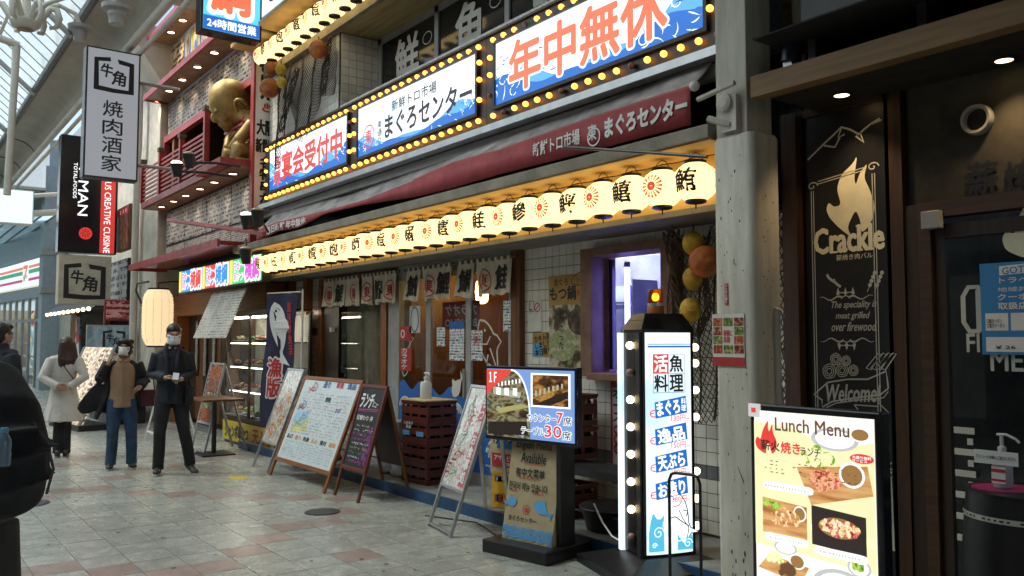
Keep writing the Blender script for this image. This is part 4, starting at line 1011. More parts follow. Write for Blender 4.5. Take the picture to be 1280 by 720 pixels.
for cx, cz in ((.06, 2.48), (BW-.075, 2.54)):
    MB().ribbon([(cx+.04*math.cos(t*.6)*(1-t/14), cz+.03*math.sin(t*.6)*(1-t/14)) for t in range(13)], .008, -.0035).build('line_art', G('dim_white'), bd)
for i, (s_, py) in enumerate((('The speciality is', 388), ('meat grilled', 401), ('over firewood.', 414))):
    a = bp(1040 if i != 1 else 1045, py); letters(s_, a[0], a[1], .30 if i != 1 else .23, .055 if i != 1 else .052, G('dim_white'), bd, bold=.016, shear=.35)
for z0, s_ in ((bp(1065, 372)[1], 1), (bp(1065, 425)[1], -1)):
    mb = MB()
    for f in (-1, 1):
        mb.ribbon([(BW/2+f*(.02+.02*t), z0+s_*(.012*math.sin(t*1.1))) for t in range(9)], [.012-.0012*t for t in range(9)], -.003)
        mb.ribbon([(BW/2+f*(.03+.03*math.cos(t*.5)), z0+s_*(.02+.014*math.sin(t*.5))) for t in range(12)], .006, -.0032)
    for dx in (-.05, 0, .05): mb.poly([(BW/2+dx-.012, z0+s_*.03), (BW/2+dx, z0+s_*.065), (BW/2+dx+.012, z0+s_*.03), (BW/2+dx, z0+s_*.015)], -.0034)
    mb.build('ornament', G('dim_white'), bd)
for cx, cz, r_ in ((1045, 449, .036), (1058, 451, .03), (1037, 464, .045), (1053, 463, .04), (1067, 463, .032)):
    a = bp(cx, cz); mb = MB()
    for q in (1, .7, .4): mb.ribbon([(a[0]+r_*q*math.cos(t*.45+q), a[1]+r_*q*(1+.06*math.sin(t*2))*math.sin(t*.45+q)) for t in range(15)], .005, -.003)
    mb.build('log_drawing', G('dim_white'), bd)
for k in range(4):
    a = bp(1083+k*6, 460); MB().ribbon([(a[0], a[1]), (a[0]+.08, a[1]+.09), (a[0]+.10, a[1]+.085), (a[0]+.03, a[1]-.01), (a[0], a[1])], .006, -.003).build('log_drawing', G('dim_white'), bd)
mb = MB(); P_ = lambda pl: [bp(*p) for p in pl]
mb.ribbon(P_([(1018, 493), (1035, 478), (1060, 474), (1085, 474), (1108, 464), (1110, 478), (1122, 486)]), .009, -.003)
mb.ribbon(P_([(1018, 493), (1028, 500), (1028, 509), (1040, 502), (1070, 497), (1100, 494), (1123, 486)]), .009, -.003); mb.ribbon(P_([(1030, 511), (1045, 504), (1075, 500), (1105, 497), (1124, 490)]), .006, -.003)
mb.build('ribbon_drawing', G('dim_white'), bd)
a = bp(1034, 500); letters('Welcome!', a[0], a[1], .36, .105, G('dim_white'), bd, bold=.03, rot=3, shear=.3)
mb = MB().ribbon(P_([(1068, 506), (1098, 508), (1098, 503), (1112, 516), (1098, 528), (1098, 520), (1078, 518), (1068, 506)]), .007, -.003); mb.build('arrow_drawing', G('dim_white'), bd)
mb = MB(); mb.ribbon(P_([(1124, 690), (1126, 640), (1124, 600), (1112, 590)]), [.03, .022, .015, .008], -.003)
rt = random.Random(3)
for k in range(26):
    x, y = rt.uniform(1100, 1126), rt.uniform(572, 660); a = bp(x, y); an = rt.random()*3
    mb.poly([(a[0]+.016*math.cos(an), a[1]+.016*math.sin(an)), (a[0]+.006*math.cos(an+1.6), a[1]+.006*math.sin(an+1.6)), (a[0]-.016*math.cos(an), a[1]-.016*math.sin(an)), (a[0]-.006*math.cos(an+1.6), a[1]-.006*math.sin(an+1.6))], -.0034)
    if k % 2: b = bp(1124, 600+k*2); mb.ribbon([b, ((a[0]+b[0])/2, (a[1]+b[1])/2-.02), a], .005, -.003)
mb.build('tree_drawing', G('dim_white'), bd)
for k in range(2):
    mb = MB(); a = bp(1034+k*8, 343+k*6); mb.ribbon([(a[0]+.05*t/6, a[1]-.05*(t/6)**.6) for t in range(7)], .016, -.003); mb.build('sausage_drawing', G('dim_white'), bd)
    mb = MB(); a = bp(1090+k*9, 352); mb.ribbon([(a[0]-.03, a[1]-.06), (a[0]+.02, a[1]+.06)], .004, -.003)
    for q in range(4): mb.poly(circle(a[0]-.012+q*.011, a[1]-.02+q*.024, .013, 8), -.0033)
    mb.build('skewer_drawing', G('dim_white'), bd)
# blue voucher poster
a = onY(1228, 443, 4.775); t = thing('voucher_poster', 'bright blue poster with white boxes on the dark glass door', 'poster', (a.x, 4.775, a.z)); h_ = onY(1225, 330, 4.775).z-a.z; w_ = .36
D('voucher_blue', (.04, .24, .55), rough=.4, var=.05)
MB().box(0, w_, 0, .004, 0, h_).build('sheet', G('voucher_blue'), t); PW = G('print_white')
MB().poly([(.10, h_*.86), (.32, h_*.88), (.32, h_*.98), (.10, h_*.96)], -.001).build('white_box', PW, t)
letters('GOTO', .115, h_*.875, .15, h_*.075, G('voucher_blue'), t, bold=.03, rot=3); letters('トラベル', .10, h_*.775, .2, h_*.06, PW, t, bold=.02)
letters('地域共通', .09, h_*.68, .2, h_*.05, PW, t, bold=.01); letters('クーポン', .09, h_*.59, .2, h_*.07, PW, t, bold=.03); letters('取扱店舗', .09, h_*.49, .2, h_*.075, PW, t, bold=.03)
MB().poly(rect(.022, h_*.26, .115, h_*.19), -.001).poly(rect(.15, h_*.26, .18, h_*.19), -.001).poly(rect(.022, h_*.03, .31, h_*.16), -.001).build('white_box', PW, t)
letters('□紙クーポン\n□電子クーポン', .03, h_*.29, .09, h_*.1, G('print_black'), t); letters('¥ 26', .07, h_*.06, .1, h_*.04, G('print_black'), t, bold=.02)
# barrels and hand gel
def barrel(loc, rad, H_, lab, bands):
    t = thing('barrel', lab, 'barrel', loc); n = 16; prof = [(rad*(.9+.1*math.sin(math.pi*i/n)), H_*i/n) for i in range(n+1)]
    MB().lathe(prof, k=36).build('staves', G('black'), t, smooth=True)
    for z in bands:
        rr_ = rad*(.9+.1*math.sin(math.pi*z/H_))+.003; b_ = MB().lathe([(rr_, z-.012), (rr_+.001, z+.012)], k=40, cap=False).build('band', G('dim_white'), t)
        mb = MB()
        for q in range(60):
            a_ = 2*math.pi*q/60
            if q % 6 == 5: continue
            for dz in (0,):
                w2 = .022 if q % 3 else .035
                mb.add([((rr_+.0022)*math.cos(a_+s*w2), (rr_+.0022)*math.sin(a_+s*w2), z+dz+u*.004) for s, u in ((-1, -1), (1, -1), (1, 1), (-1, 1))], [(0, 1, 2, 3)])
        mb.build('band_print', G('print_black'), b_)
    MB().lathe([(rad*.92, H_-.004), (rad*.92, H_+.006), (rad*.84, H_+.006), (rad*.84, H_-.02)], k=36).build('lid', G('black'), t)
    return t
barrel((-1.72, 4.12, 0), .27, .88, 'tall black barrel with a white printed band carrying the hand gel', (.78, .12))
barrel((-2.02, 3.95, 0), .16, .40, 'low black barrel with a white band at the foot of the tall barrel', (.33,))
t = thing('hand_gel_bottle', 'clear hand gel pump bottle with a hanging paper note on the barrel', 'pump bottle', (onY(1253, 578, 4.12).x, 4.12, .886))
D('gel', (.55, .55, .58), rough=.12, var=.05)
MB().lathe([(.038, 0), (.042, .01), (.042, .12), (.03, .145), (.016, .15)], k=20).build('bottle_body', G('gel'), t, smooth=True)
MB().poly(rect(-.03, .02, .06, .075), -.0435).build('label', G('print_white'), t); MB().poly(rect(-.03, .07, .06, .015), -.0445).poly(rect(-.03, .03, .06, .01), -.0445).build('label_stripe', G('print_red'), t)
MB().lathe([(.018, .15), (.018, .18), (.008, .185), (.008, .23)], k=14).tube([(-.02, 0, .235), (.02, 0, .237), (.06, 0, .22), (.075, 0, .205)], .006, 8).build('pump', G('plastic_white'), t, smooth=True)
nt_ = MB().box(-.10, .09, -.052, -.05, .105, .165).build('paper_note', G('print_white'), t); letters('アルコール消毒にご協力ください', -.09, .128, .17, .016, G('print_black'), nt_, y=-.054)
D('magenta', (.35, .02, .15), rough=.5); tag(MB().lathe([(.0, 0), (.13, 0), (.13, .004)], k=30).build('cloth_mat', G('magenta'), loc=(t.location.x-.0, 4.12, .880)), 'dark magenta mat under the hand gel bottle', 'mat')
a = onY(1206, 580, 4.77)
blk = thing('block_strip', 'column of pale rectangular marks low on the dark door glass', 'window marking', (a.x-.06, 4.785, .42))
for k in range(11):
    MB().box(0 if k % 2 == 0 else .07, .11 if k % 2 == 0 else .10, -.002, .002, .62-k*.058, .655-k*.058).build('mark', G('dim_white'), blk)

# ------------------------------------------------------------------ lit lunch menu stand
lm = thing('lunch_menu_stand', 'brightly lit yellow and white lunch menu light box with a black frame', 'menu stand', (-2.575, 3.30, 0)); LW, L0, L1 = .65, .22, 1.255
MB().box(0, LW, 0, .07, L0, L1).build('frame', G('black_gloss'), lm, bevel=.008)
for sx in (.06, LW-.06): MB().box(sx-.02, sx+.02, .02, .05, 0, L0).box(sx-.02, sx+.02, -.15, .25, 0, .025).build('leg', G('black'), lm)
D('lm_dummy', (.5, .5, .5))
px0, px1, pz0, pz1 = .028, LW-.028, L0+.03, L1-.03; PWd, PHt = px1-px0, pz1-pz0
MB().box(px0, px1, -.006, 0, pz0, pz1).build('panel', lit('menu_cream', (1.0, .97, .86), 1.05), lm)
def u(x, z): return (px0+x*PWd, pz0+z*PHt)
def up_(pts, y=-.008): return MB().poly([u(*p) for p in pts], y)
lit('m_yellow', (.90, .88, .50), 1.0)
def foodm(n, st): return printm(n, st, 55, rough=.3, glow=.62, detail=6)
foodm('m_green', ['#2c5a10', '#7fae34', '#b8d060', '#4a7a20']); foodm('m_meat', ['#5a1612', '#a83434', '#e08078', '#7c2420']); foodm('m_meat2', ['#7a3018', '#c0603c', '#f0b890', '#a04828']); foodm('m_tan', ['#b07038', '#e8c890', '#f6e8c8', '#c08850'])
printm('m_board', ['#9a5c2c', '#c8935a', '#dcae78'], 9, rough=.3, glow=.62, detail=6, stretch=(.5, 1, 4)); lit('m_dark', (.05, .035, .03), .6)
lit('m_white', (1, 1, 1), 1.1); lit('m_red', (.85, .06, .05), .9); lit('m_brown', (.20, .09, .04), .7); lit('m_grey', (.60, .62, .62), .9); lit('m_sauce', (.42, .22, .07), .8)
up_([(0, .52), (1, .46), (1, .90), (.7, .86), (.35, .93), (0, .95)]).build('yellow_field', G('m_yellow'), lm); up_([(0, .38), (1, .36), (1, .5), (0, .53)]).build('yellow_field', G('m_yellow'), lm)
up_([(.0, .04), (1, .0), (1, .10), (.0, .155)]).build('yellow_field', G('m_yellow'), lm)
letters('Lunch Menu', *u(.20, .915), PWd*.62, .058, G('m_brown'), lm, y=-.012, bold=.022)
MB().poly(soften([u(.10+x*.75, .80+z*.40) for x, z in flame]), -.010).build('flame_print', G('m_red'), lm)
letters('薪火', *u(.07, .82), .10, .045, G('m_dark'), lm, y=-.013, bold=.03); letters('焼き', *u(.25, .815), .10, .05, G('m_red'), lm, y=-.013, bold=.04); letters('ランチ', *u(.42, .815), .10, .035, G('m_dark'), lm, y=-.013, bold=.02)
letters('Drink set', *u(.07, .095), PWd*.26, .04, G('m_dark'), lm, y=-.013, bold=.04)
letters('ハンバーグランチ', *u(.07, .205), PWd*.32, .03, G('m_brown'), lm, y=-.013, bold=.015, rot=-4); letters('ビーフカレーライス', *u(.56, .16), PWd*.33, .032, G('m_brown'), lm, y=-.013, bold=.02, rot=-3)
letters('¥980', *u(.75, .13), .05, .02, G('m_red'), lm, y=-.013)
MB().poly([(u(.91, .83)[0]+.055*math.cos(a*.4), u(.91, .83)[1]+.02*math.sin(a*.4)) for a in range(16)], -.010).build('badge', G('m_red'), lm); letters('大盛り無料\nサービス', *u(.84, .815), .085, .026, G('m_white'), lm, y=-.013, bold=.02)
rf = random.Random(11)
def chunks(cx, cz, rx, rz, n, mats_, size, y=-.0105, name='food_print'):
    for mi, mname in enumerate(mats_):
        mb = MB()
        for k in range(n):
            a = rf.random()*6.28; q = rf.random()**.5; x, z = cx+rx*q*math.cos(a), cz+rz*q*math.sin(a); s_ = size*(.6+.8*rf.random()); rot = rf.random()*3
            mb.poly([u(x+s_*math.cos(rot+t)*(1 if t != 2 else .6), z+s_*.62*math.sin(rot+t)) for t in (0, 1.1, 2, 3.1, 4.2, 5.2)], y-.0003*mi-.00001*k)
        mb.build(name, G(mname), lm)
def plate(cx, cz, rx, rz, m1='m_white', m2=None, y=-.0095):
    pts = [(cx+rx*math.cos(t*.262), cz+rz*math.sin(t*.262)) for t in range(24)]; up_(pts, y).build('plate_print', G(m1), lm)
    if m2: up_([(cx+rx*.82*math.cos(t*.262), cz+rz*.8*math.sin(t*.262)) for t in range(24)], y-.0006).build('plate_print', G(m2), lm)
up_([(.38, .76), (.95, .80), (.99, .68), (.50, .60)], -.0092).build('board_print', G('m_board'), lm)
plate(.70, .90, .19, .05, 'm_grey', 'm_white'); plate(.83, .755, .10, .055, 'm_white', 'm_sauce'); plate(.90, .93, .08, .03, 'm_white', 'm_sauce')
chunks(.55, .81, .12, .03, 18, ['m_green', 'm_yellow'], .03); chunks(.62, .715, .12, .035, 26, ['m_meat2', 'm_meat', 'm_meat2'], .026); chunks(.56, .84, .03, .01, 8, ['m_green'], .03)
for (x0, z0, x1, z1) in ((.07, .44, .46, .60), (.50, .43, .93, .60)):
    up_([(x0, z0), (x1, z0-.01), (x1, z1-.015), (x0, z1)], -.0092).build('photo_print', G('m_dark' if x0 > .3 else 'm_board'), lm)
plate(.40, .55, .055, .035, 'm_white', 'm_sauce'); chunks(.26, .52, .13, .035, 26, ['m_meat2', 'm_tan', 'm_board'], .018); chunks(.15, .57, .07, .02, 14, ['m_green'], .02)
plate(.72, .52, .20, .055, 'm_dark', 'm_sauce'); chunks(.72, .52, .15, .035, 34, ['m_meat2', 'm_meat', 'm_tan'], .018)
up_([(.02, .27), (.40, .24), (.47, .32), (.12, .34)], -.0092).build('board_print', G('m_board'), lm); plate(.37, .335, .07, .035, 'm_white', 'm_sauce'); chunks(.28, .285, .07, .025, 14, ['m_sauce', 'm_brown'], .03); chunks(.18, .33, .07, .02, 14, ['m_green', 'm_yellow'], .02)
plate(.72, .26, .23, .085, 'm_grey', 'm_white'); chunks(.74, .235, .13, .03, 14, ['m_board', 'm_sauce'], .035); chunks(.70, .26, .10, .03, 20, ['m_dark', 'm_brown', 'm_dark'], .026); plate(.87, .37, .09, .04, 'm_grey', 'm_white'); chunks(.87, .375, .05, .015, 12, ['m_green'], .02); plate(.27, .385, .1, .03, 'm_grey', 'm_white')
for (x0, z0, w2) in ((.08, .64, .44), (.09, .405, .38), (.52, .39, .42)):
    a = u(x0, z0); MB().poly([(a[0]+w2*PWd*.5+w2*PWd*.5*math.copysign(abs(math.cos(t*.3927/2))**.25, math.cos(t*.3927/2)), a[1]+.018+.018*math.copysign(abs(math.sin(t*.3927/2))**.5, math.sin(t*.3927/2))) for t in range(32)], -.0115).build('caption_box', G('m_white'), lm)
    mb = MB()
    for k in range(14): mb.poly(rect(a[0]+.012+k*w2*PWd*.06, a[1]+.012, w2*PWd*.045*(.4+.6*rf.random()), .008), -.0125)
    mb.build('small_print', G('m_grey'), lm)
mb = MB()
for r__ in range(14):
    z = .10-r__*.02 if r__ < 4 else .93-r__*.04
    for k in range(16):
        if rf.random() < .5: a = u(.10+k*.05 if r__ >= 4 else .40+k*.035, (.77-(r__-4)*.017) if 4 <= r__ < 8 else (.09-r__*.02 if r__ < 4 else .005)); mb.poly(rect(a[0], a[1], .014*rf.random()+.004, .004), -.0122)
mb.build('small_print', G('m_brown'), lm)
MB().box(0.0, .06, -.012, 0, L1-.06, L1).build('corner_sticker', G('m_grey'), lm); MB().box(.018, .042, -.014, -.012, L1-.04, L1-.018).build('corner_emblem', G('m_red'), lm)

# ------------------------------------------------------------------ tall lit fish sign with bulbs and a beacon
ls = thing('lit_fish_sign', 'tall lit white pavement sign with blue price tags and bulbs on its edges', 'lit sign', (-4.0, 4.28, .0), 73); c0 = onZ(806, 694, .14); 
ls.location = (c0.x, c0.y, 0)
SW, SD, S0, S1 = .365, .26, .14, 1.60
MB().hexa([(-.26, -.24, 0), (.62, -.24, 0), (.62, .52, 0), (-.26, .52, 0)], [(-.26, -.24, .055), (.62, -.24, .055), (.62, .52, .055), (-.26, .52, .055)]).hexa([(-.26, -.24, .055), (.62, -.24, .055), (.62, .52, .055), (-.26, .52, .055)], [(-.02, -.05, .12), (.40, -.05, .12), (.40, .32, .12), (-.02, .32, .12)]).build('base', G('black'), ls)
MB().box(-.01, SW+.01, .005, SD, .12, S1+.02).build('body', G('black_gloss'), ls)
MB().box(-.012, .008, -.012, .02, .12, S1+.02).box(SW-.008, SW+.012, -.012, .02, .12, S1+.02).box(.0, SW, -.012, .02, S1, S1+.02).box(.0, SW, -.012, .02, .12, S0).build('frame', G('black_gloss'), ls)
MB().hexa([(-.02, -.02, S1+.02), (SW+.02, -.02, S1+.02), (SW+.02, SD+.02, S1+.02), (-.02, SD+.02, S1+.02)], [(.04, .04, S1+.13), (SW-.04, .04, S1+.13), (SW-.04, SD-.04, S1+.13), (.04, SD-.04, S1+.13)]).build('cap', G('black_gloss'), ls)
for z in (.03, .055, .08): MB().box(-.01+z*.3, SW+.01-z*.3, -.018+z*.5, SD+.018-z*.5, S1+z, S1+z+.006).build('cap_fin', G('steel_dark'), ls)
fp = MB(); fp.rings([[(x, -.008-.018*math.sin(math.pi*(x-.008)/(SW-.016))**.5 if .009 < x < SW-.009 else -.008, z) for x in [.008+(SW-.016)*k/12 for k in range(13)]]+[(SW-.008, .0, z), (.008, .0, z)] for z in (S0, S1)])
fp.build('panel', G('panel_white'), ls, smooth=True)
MB().box(-.045, -.012, SD-.01, SD+.03, S0-.02, S1).build('rear_panel', G('panel_white'), ls); MB().box(-.03, -.012, -.0, .05, .12, S1).build('side_strip', G('steel_dark'), ls)
MB().box(-.02, -.012, .05, SD-.02, .13, S1).build('side_panel', mat('mirror_dark', (.06, .05, .05), rough=.2, metal=.6), ls)
GB = MB().ell((0, 0, 0), .027, .027, .027, 12, 8).mesh('bulb', G('bulb_white'), True); GO = MB().ell((0, 0, 0), .027, .027, .027, 12, 8).mesh('bulb', G('bulb_off'), True)
for k in range(8):
    put('bulb', GO if k in (0, 6) else GB, ls, (-.045, .10, S0+.10+k*.182)); 
    if k not in (3,): put('bulb', GB, ls, (SW+.040, .012, S0+.16+k*.182 if k < 7 else S1-.1))
fy = -.0275
def fl_(x): return -.011-.018*math.sin(math.pi*min(1, max(0, (x-.008)/(SW-.016))))**.5 - .001
cf = lambda X, Z: fl_(X)
MB().poly(rect(.06, 1.33, .115, .125), fy-.0008).build('red_box', G('ink_red'), ls)
MB().ribbon([(.06, 1.20), (.30, 1.20), (.30, 1.455), (.06, 1.455), (.06, 1.20)], .003, fy-.0006).ribbon([(.175, 1.20), (.175, 1.455)], .003, fy-.0006).ribbon([(.06, 1.327), (.30, 1.327)], .003, fy-.0006).build('grid_line', G('ink_black'), ls)
for ch, x, z, m_ in (('活', .068, 1.338, 'ink_white'), ('魚', .185, 1.338, 'ink_black'), ('料', .068, 1.208, 'ink_black'), ('理', .185, 1.208, 'ink_black')):
    letters(ch, x, z, .10, .11, G(m_), ls, y=fy-.0022, bold=.03)
for k, (s_, pr_) in enumerate((('まぐろ', '130円~'), ('逸品', '150円~'), ('天ぷら', '100円~'), ('お造り', '380円~'))):
    z = 1.03-k*.178; z += .012
    MB().poly([(.075, z-.012), (.315, z+.022), (.305, z+.135), (.068, z+.095)], fy-.0012).build('price_tag', G('ink_blue'), ls)
    letters(s_, .09 if k else .085, z+.012, .20 if k else .17, .092, G('ink_white'), ls, y=fy-.003, bold=.045, rot=7)
    if k == 0: letters('料理', .268, z+.035, .035, .085, G('ink_white'), ls, y=fy-.003, bold=.02, vertical=True)
    letters(pr_, .19, z-.036, .14, .045, G('ink_red'), ls, y=fy-.0035, bold=.006)
    MB().ribbon([(.065+.028*math.cos(t*.5+1), z+.02+.022*math.sin(t*.5+1)) for t in range(10)], .007, fy+.003).ribbon([(.04, z+.02), (.066, z+.025)], .006, fy+.002).build('doodle', G('ink_red'), ls)
lit('ink_cyan', (.12, .62, .90), .9)
wv = MB(); wv.poly([(.018, .16)]+[(.018+.33*t/24, .20+.05*math.sin(t*.9)+(.22*math.exp(-((t-5)/5)**2))+.06*math.exp(-((t-20)/3)**2)) for t in range(25)]+[(.348, .16)], fy+.0025)
wv.build('wave_print', G('ink_cyan'), ls)
wv = MB()
for cx, cz, r_ in ((.10, .40, .05), (.15, .33, .04), (.09, .28, .045), (.25, .24, .04), (.31, .20, .035), (.17, .22, .03), (.06, .2, .02)):
    wv.ribbon([(cx+r_*(1-t/13)*math.cos(t*.8), cz+r_*(1-t/13)*math.sin(t*.8)) for t in range(12)], .006, fy+.0005)
wv.build('foam_print', G('ink_white'), ls)
fish(ls, .27, .40, .34, .13, fy-.0012, G('ink_black'), G('ink_white'), rot=118, flip=-1, w=.007)
MB().box(.02, .345, -.030, -.0285, 1.50, 1.512).box(.02, .345, -.030, -.0285, 1.52, 1.525).build('blue_stripe', G('ink_blue'), ls)
# beacon
t = thing('beacon_light', 'glowing orange warning beacon on top of the tall lit sign', 'beacon lamp', ls.matrix_world @ Vector((0, 0, 0))); t.location = onY(823, 398, 4.36); zt = S1+.13
t.location = (ls.location.x+.165*math.cos(R(73))-.12*math.sin(R(73)), ls.location.y+.165*math.sin(R(73))+.12*math.cos(R(73)), zt)
MB().lathe([(.058, 0), (.058, .05), (.054, .055)], k=24).build('base', mat('beacon_base', (.32, .10, .02), rough=.4), t, smooth=True)
MB().lathe([(.056, .05), (.057, .062), (.056, .072)], k=24).build('ring', G('alu'), t, smooth=True)
bg = glassm('beacon_glass', (1, .42, .08), .95); MB().lathe([(.052, .072), (.052, .15), (.045, .17), (.0, .172)], k=24, cap=False).build('dome', bg, t, smooth=True)
MB().ell((0, 0, .115), .024, .024, .028, 12, 8).build('lamp', lit('beacon_core', (1, .42, .04), 14), t, smooth=True)
# black tube stand in front
rl = thing('tube_stand', 'thin black tube frame standing in front of the lit fish sign', 'stand', (-3.42, 3.74, 0), 12)
MB().tube([(-.07, 0, 0), (-.07, 0, .74), (-.055, 0, .775), (-.03, 0, .785), (.09, 0, .785), (.115, 0, .775), (.13, 0, .74), (.13, 0, 0)], .009, 10).build('frame', G('black'), rl, smooth=True)
MB().box(-.1, .16, -.14, .14, 0, .012).build('base_plate', G('black'), rl)

# ------------------------------------------------------------------ monitor stand
ms = thing('screen_stand', 'black stand with a large screen above a tan multilingual menu board', 'screen stand', (-5.26, 3.63, 0), 11)
MB().box(0, .62, .0, .56, 0, .095).build('base', G('black'), ms, bevel=.01)
MB().hexa([(.08, .13, .095), (.56, .13, .095), (.56, .30, .095), (.08, .30, .095)], [(.08, .26, .86), (.56, .26, .86), (.56, .34, .86), (.08, .34, .86)]).build('pillar', mat('tan_board', (.42, .33, .19), rough=.55, var=.15), ms)
MB().box(.562, .60, .18, .34, .095, .9).build('side_plate', G('black'), ms)
SLOPE = math.atan2(.13, .765)
def tilt(o): o.rotation_euler = (-SLOPE, 0, 0); o.location = (0, .129-.003, .095); return o
for s_, x, z, w_, h_, b_ in (('English Menu', .13, .645, .34, .075, .012), ('Available', .19, .56, .24, .075, .012), ('有中文菜单', .15, .455, .28, .065, .02), ('한국어 메뉴 있습니다', .10, .355, .37, .06, .016), ('まぐろセンター', .13, .135, .27, .04, .02)):
    tilt(letters(s_, x, z, w_, h_, G('print_black'), ms, y=-.002, bold=b_))
def tmb(mb, name, m): return tilt(mb.build(name, G(m), ms))
tmb(MB().ribbon([(.22+t*.02, .555+.004*math.sin(t*2)) for t in range(11)], .005, -.002).ribbon([(.17+t*.02, .448+.004*math.sin(t*2)) for t in range(12)], .005, -.002).ribbon([(.33+t*.01, .348+.004*math.sin(t*2)) for t in range(12)], .005, -.002).ribbon([(.11+t*.01, .35) for t in range(9)], .005, -.002), 'underline', 'print_red')
tmb(MB().ribbon(circle(.29, .225, .032)+[(.322, .225)], .005, -.002), 'emblem', 'print_red'); tilt(letters('東', .272, .205, .036, .04, G('print_red'), ms, y=-.0025))
wv = MB()
for rr_ in (.06, .045, .03):
    for cx in [.11+.085*k for k in range(6)]:
        for dz, off in ((.04, 0), (.0, .042)):
            wv.ribbon([(min(.555, max(.085, cx+off+rr_*math.cos(R(20+t*14)))), .0+dz+rr_*math.sin(R(20+t*14))) for t in range(11)], .009, -.002-.0002*(dz < .02))
tmb(wv, 'wave_print', 'print_sky')
old_ = set(ms.children); fish(ms, .45, .24, .19, .085, -.002, G('print_sky'), G('print_sky'), rot=-25, flip=1, w=.006); fish(ms, .13, .26, .12, .07, -.002, G('print_sky'), G('print_sky'), rot=15, flip=-1, w=.006)
for o_ in ms.children:
    if o_ not in old_: tilt(o_)
TV0, TV1, TZ0, TZ1 = -.13, .76, .80, 1.355
tv = MB().box(TV0, TV1, .17, .23, TZ0, TZ1).build('screen_case', G('black_gloss'), ms, bevel=.005)
sc_ = MB().box(TV0+.022, TV1-.022, .164, .169, TZ0+.03, TZ1-.022).build('screen', lit('screen_blue', (.25, .42, .85), .75), ms)
SX, SZ, SWW, SHH = TV0+.022, TZ0+.03, TV1-TV0-.044, TZ1-TZ0-.052
def sp_(x, z): return (SX+x*SWW, SZ+z*SHH)
def sm(pts, m, name='screen_image', y=.162): return MB().poly([sp_(*p) for p in pts], y).build(name, G(m), ms)
ph1 = printm('photo_room', ['#140e0a', '#4a3420', '#8a8460', '#2c2a20', '#a8acb0'], 9, glow=.5, detail=5, stretch=(1, 1, 2.2)); ph2 = printm('photo_counter', ['#140d0a', '#4a2c14', '#a87838', '#201510'], 10, glow=.6, detail=5, stretch=(1, 1, 2))
arc = [(.30+.22*math.sin(t*.196), .99-(.99-.30)*(1-math.cos(t*.196))) for t in range(9)]
sm([(0, 0), (.52, 0), (.52, .30)]+list(reversed(arc))+[(.0, .99)], 'photo_room', 'room_photo')
lit('s_ivory', (.55, .58, .42), .7); lit('s_table', (.50, .47, .18), .7); lit('s_dark', (.03, .02, .015), .6)
sm([(.08, .62), (.40, .58), (.42, .66), (.08, .74)], 's_ivory', y=.1612); sm([(.10, .40), (.42, .50), (.52, .46), (.16, .34)], 's_table', y=.1612); sm([(.02, .2), (.48, .25), (.5, .05), (.02, .02)], 's_dark', y=.1612)
mb = MB()
for k in range(7): mb.poly([sp_(.14+k*.042, .74+.01*k), sp_(.155+k*.042, .74+.01*k), sp_(.155+k*.042, .80+.01*k), sp_(.14+k*.042, .80+.01*k)], .1608)
for k in range(3): mb.poly([sp_(.12+k*.1, .62), sp_(.17+k*.1, .61), sp_(.17+k*.1, .72), sp_(.12+k*.1, .72)], .1606)
mb.build('screen_image', G('ink_white'), ms)
sm([(0, .99), (0, .62), (.33, .99)], 'ink_red', 'red_corner', y=.1600); letters('１Ｆ', *sp_(.035, .80), .075, .075, G('ink_white'), ms, y=.158, bold=.03)
MB().ribbon([sp_(*p) for p in arc], .012, .1590).build('white_arc', G('ink_white'), ms)
sm([(.53, .47), (.965, .47), (.965, .955), (.53, .955)], 'ink_white', 'photo_border', y=.1598); sm([(.55, .495), (.945, .495), (.945, .93), (.55, .93)], 'photo_counter', 'counter_photo', y=.159)
sm([(.56, .50), (.94, .72), (.94, .62), (.75, .50)], 's_dark', y=.1586)
mb = MB()
for k in range(7): mb.poly([sp_(.58+k*.048, .62+.022*k), sp_(.60+k*.048, .62+.022*k), sp_(.60+k*.048, .71+.018*k), sp_(.58+k*.048, .71+.018*k)], .1582)
mb.build('screen_image', G('s_ivory'), ms)
for s_, x, z, w_, h_, mm, yy_ in (('カウンター', .49, .26, .32, .11, 'ink_black', .158), ('7', .82, .26, .065, .15, 'ink_red', .157), ('席', .89, .24, .085, .12, 'ink_black', .158), ('テーブル', .42, .07, .26, .11, 'ink_black', .158), ('30', .69, .06, .18, .16, 'ink_red', .157), ('席', .88, .04, .09, .12, 'ink_black', .158)):
    a = sp_(x, z)
    letters(s_, a[0], a[1], w_*SWW, h_*SHH, G('ink_white'), ms, y=.1592 if mm == 'ink_black' else .1588, bold=.10); letters(s_, a[0], a[1], w_*SWW, h_*SHH, G(mm), ms, y=yy_, bold=.04 if mm == 'ink_red' else .02)

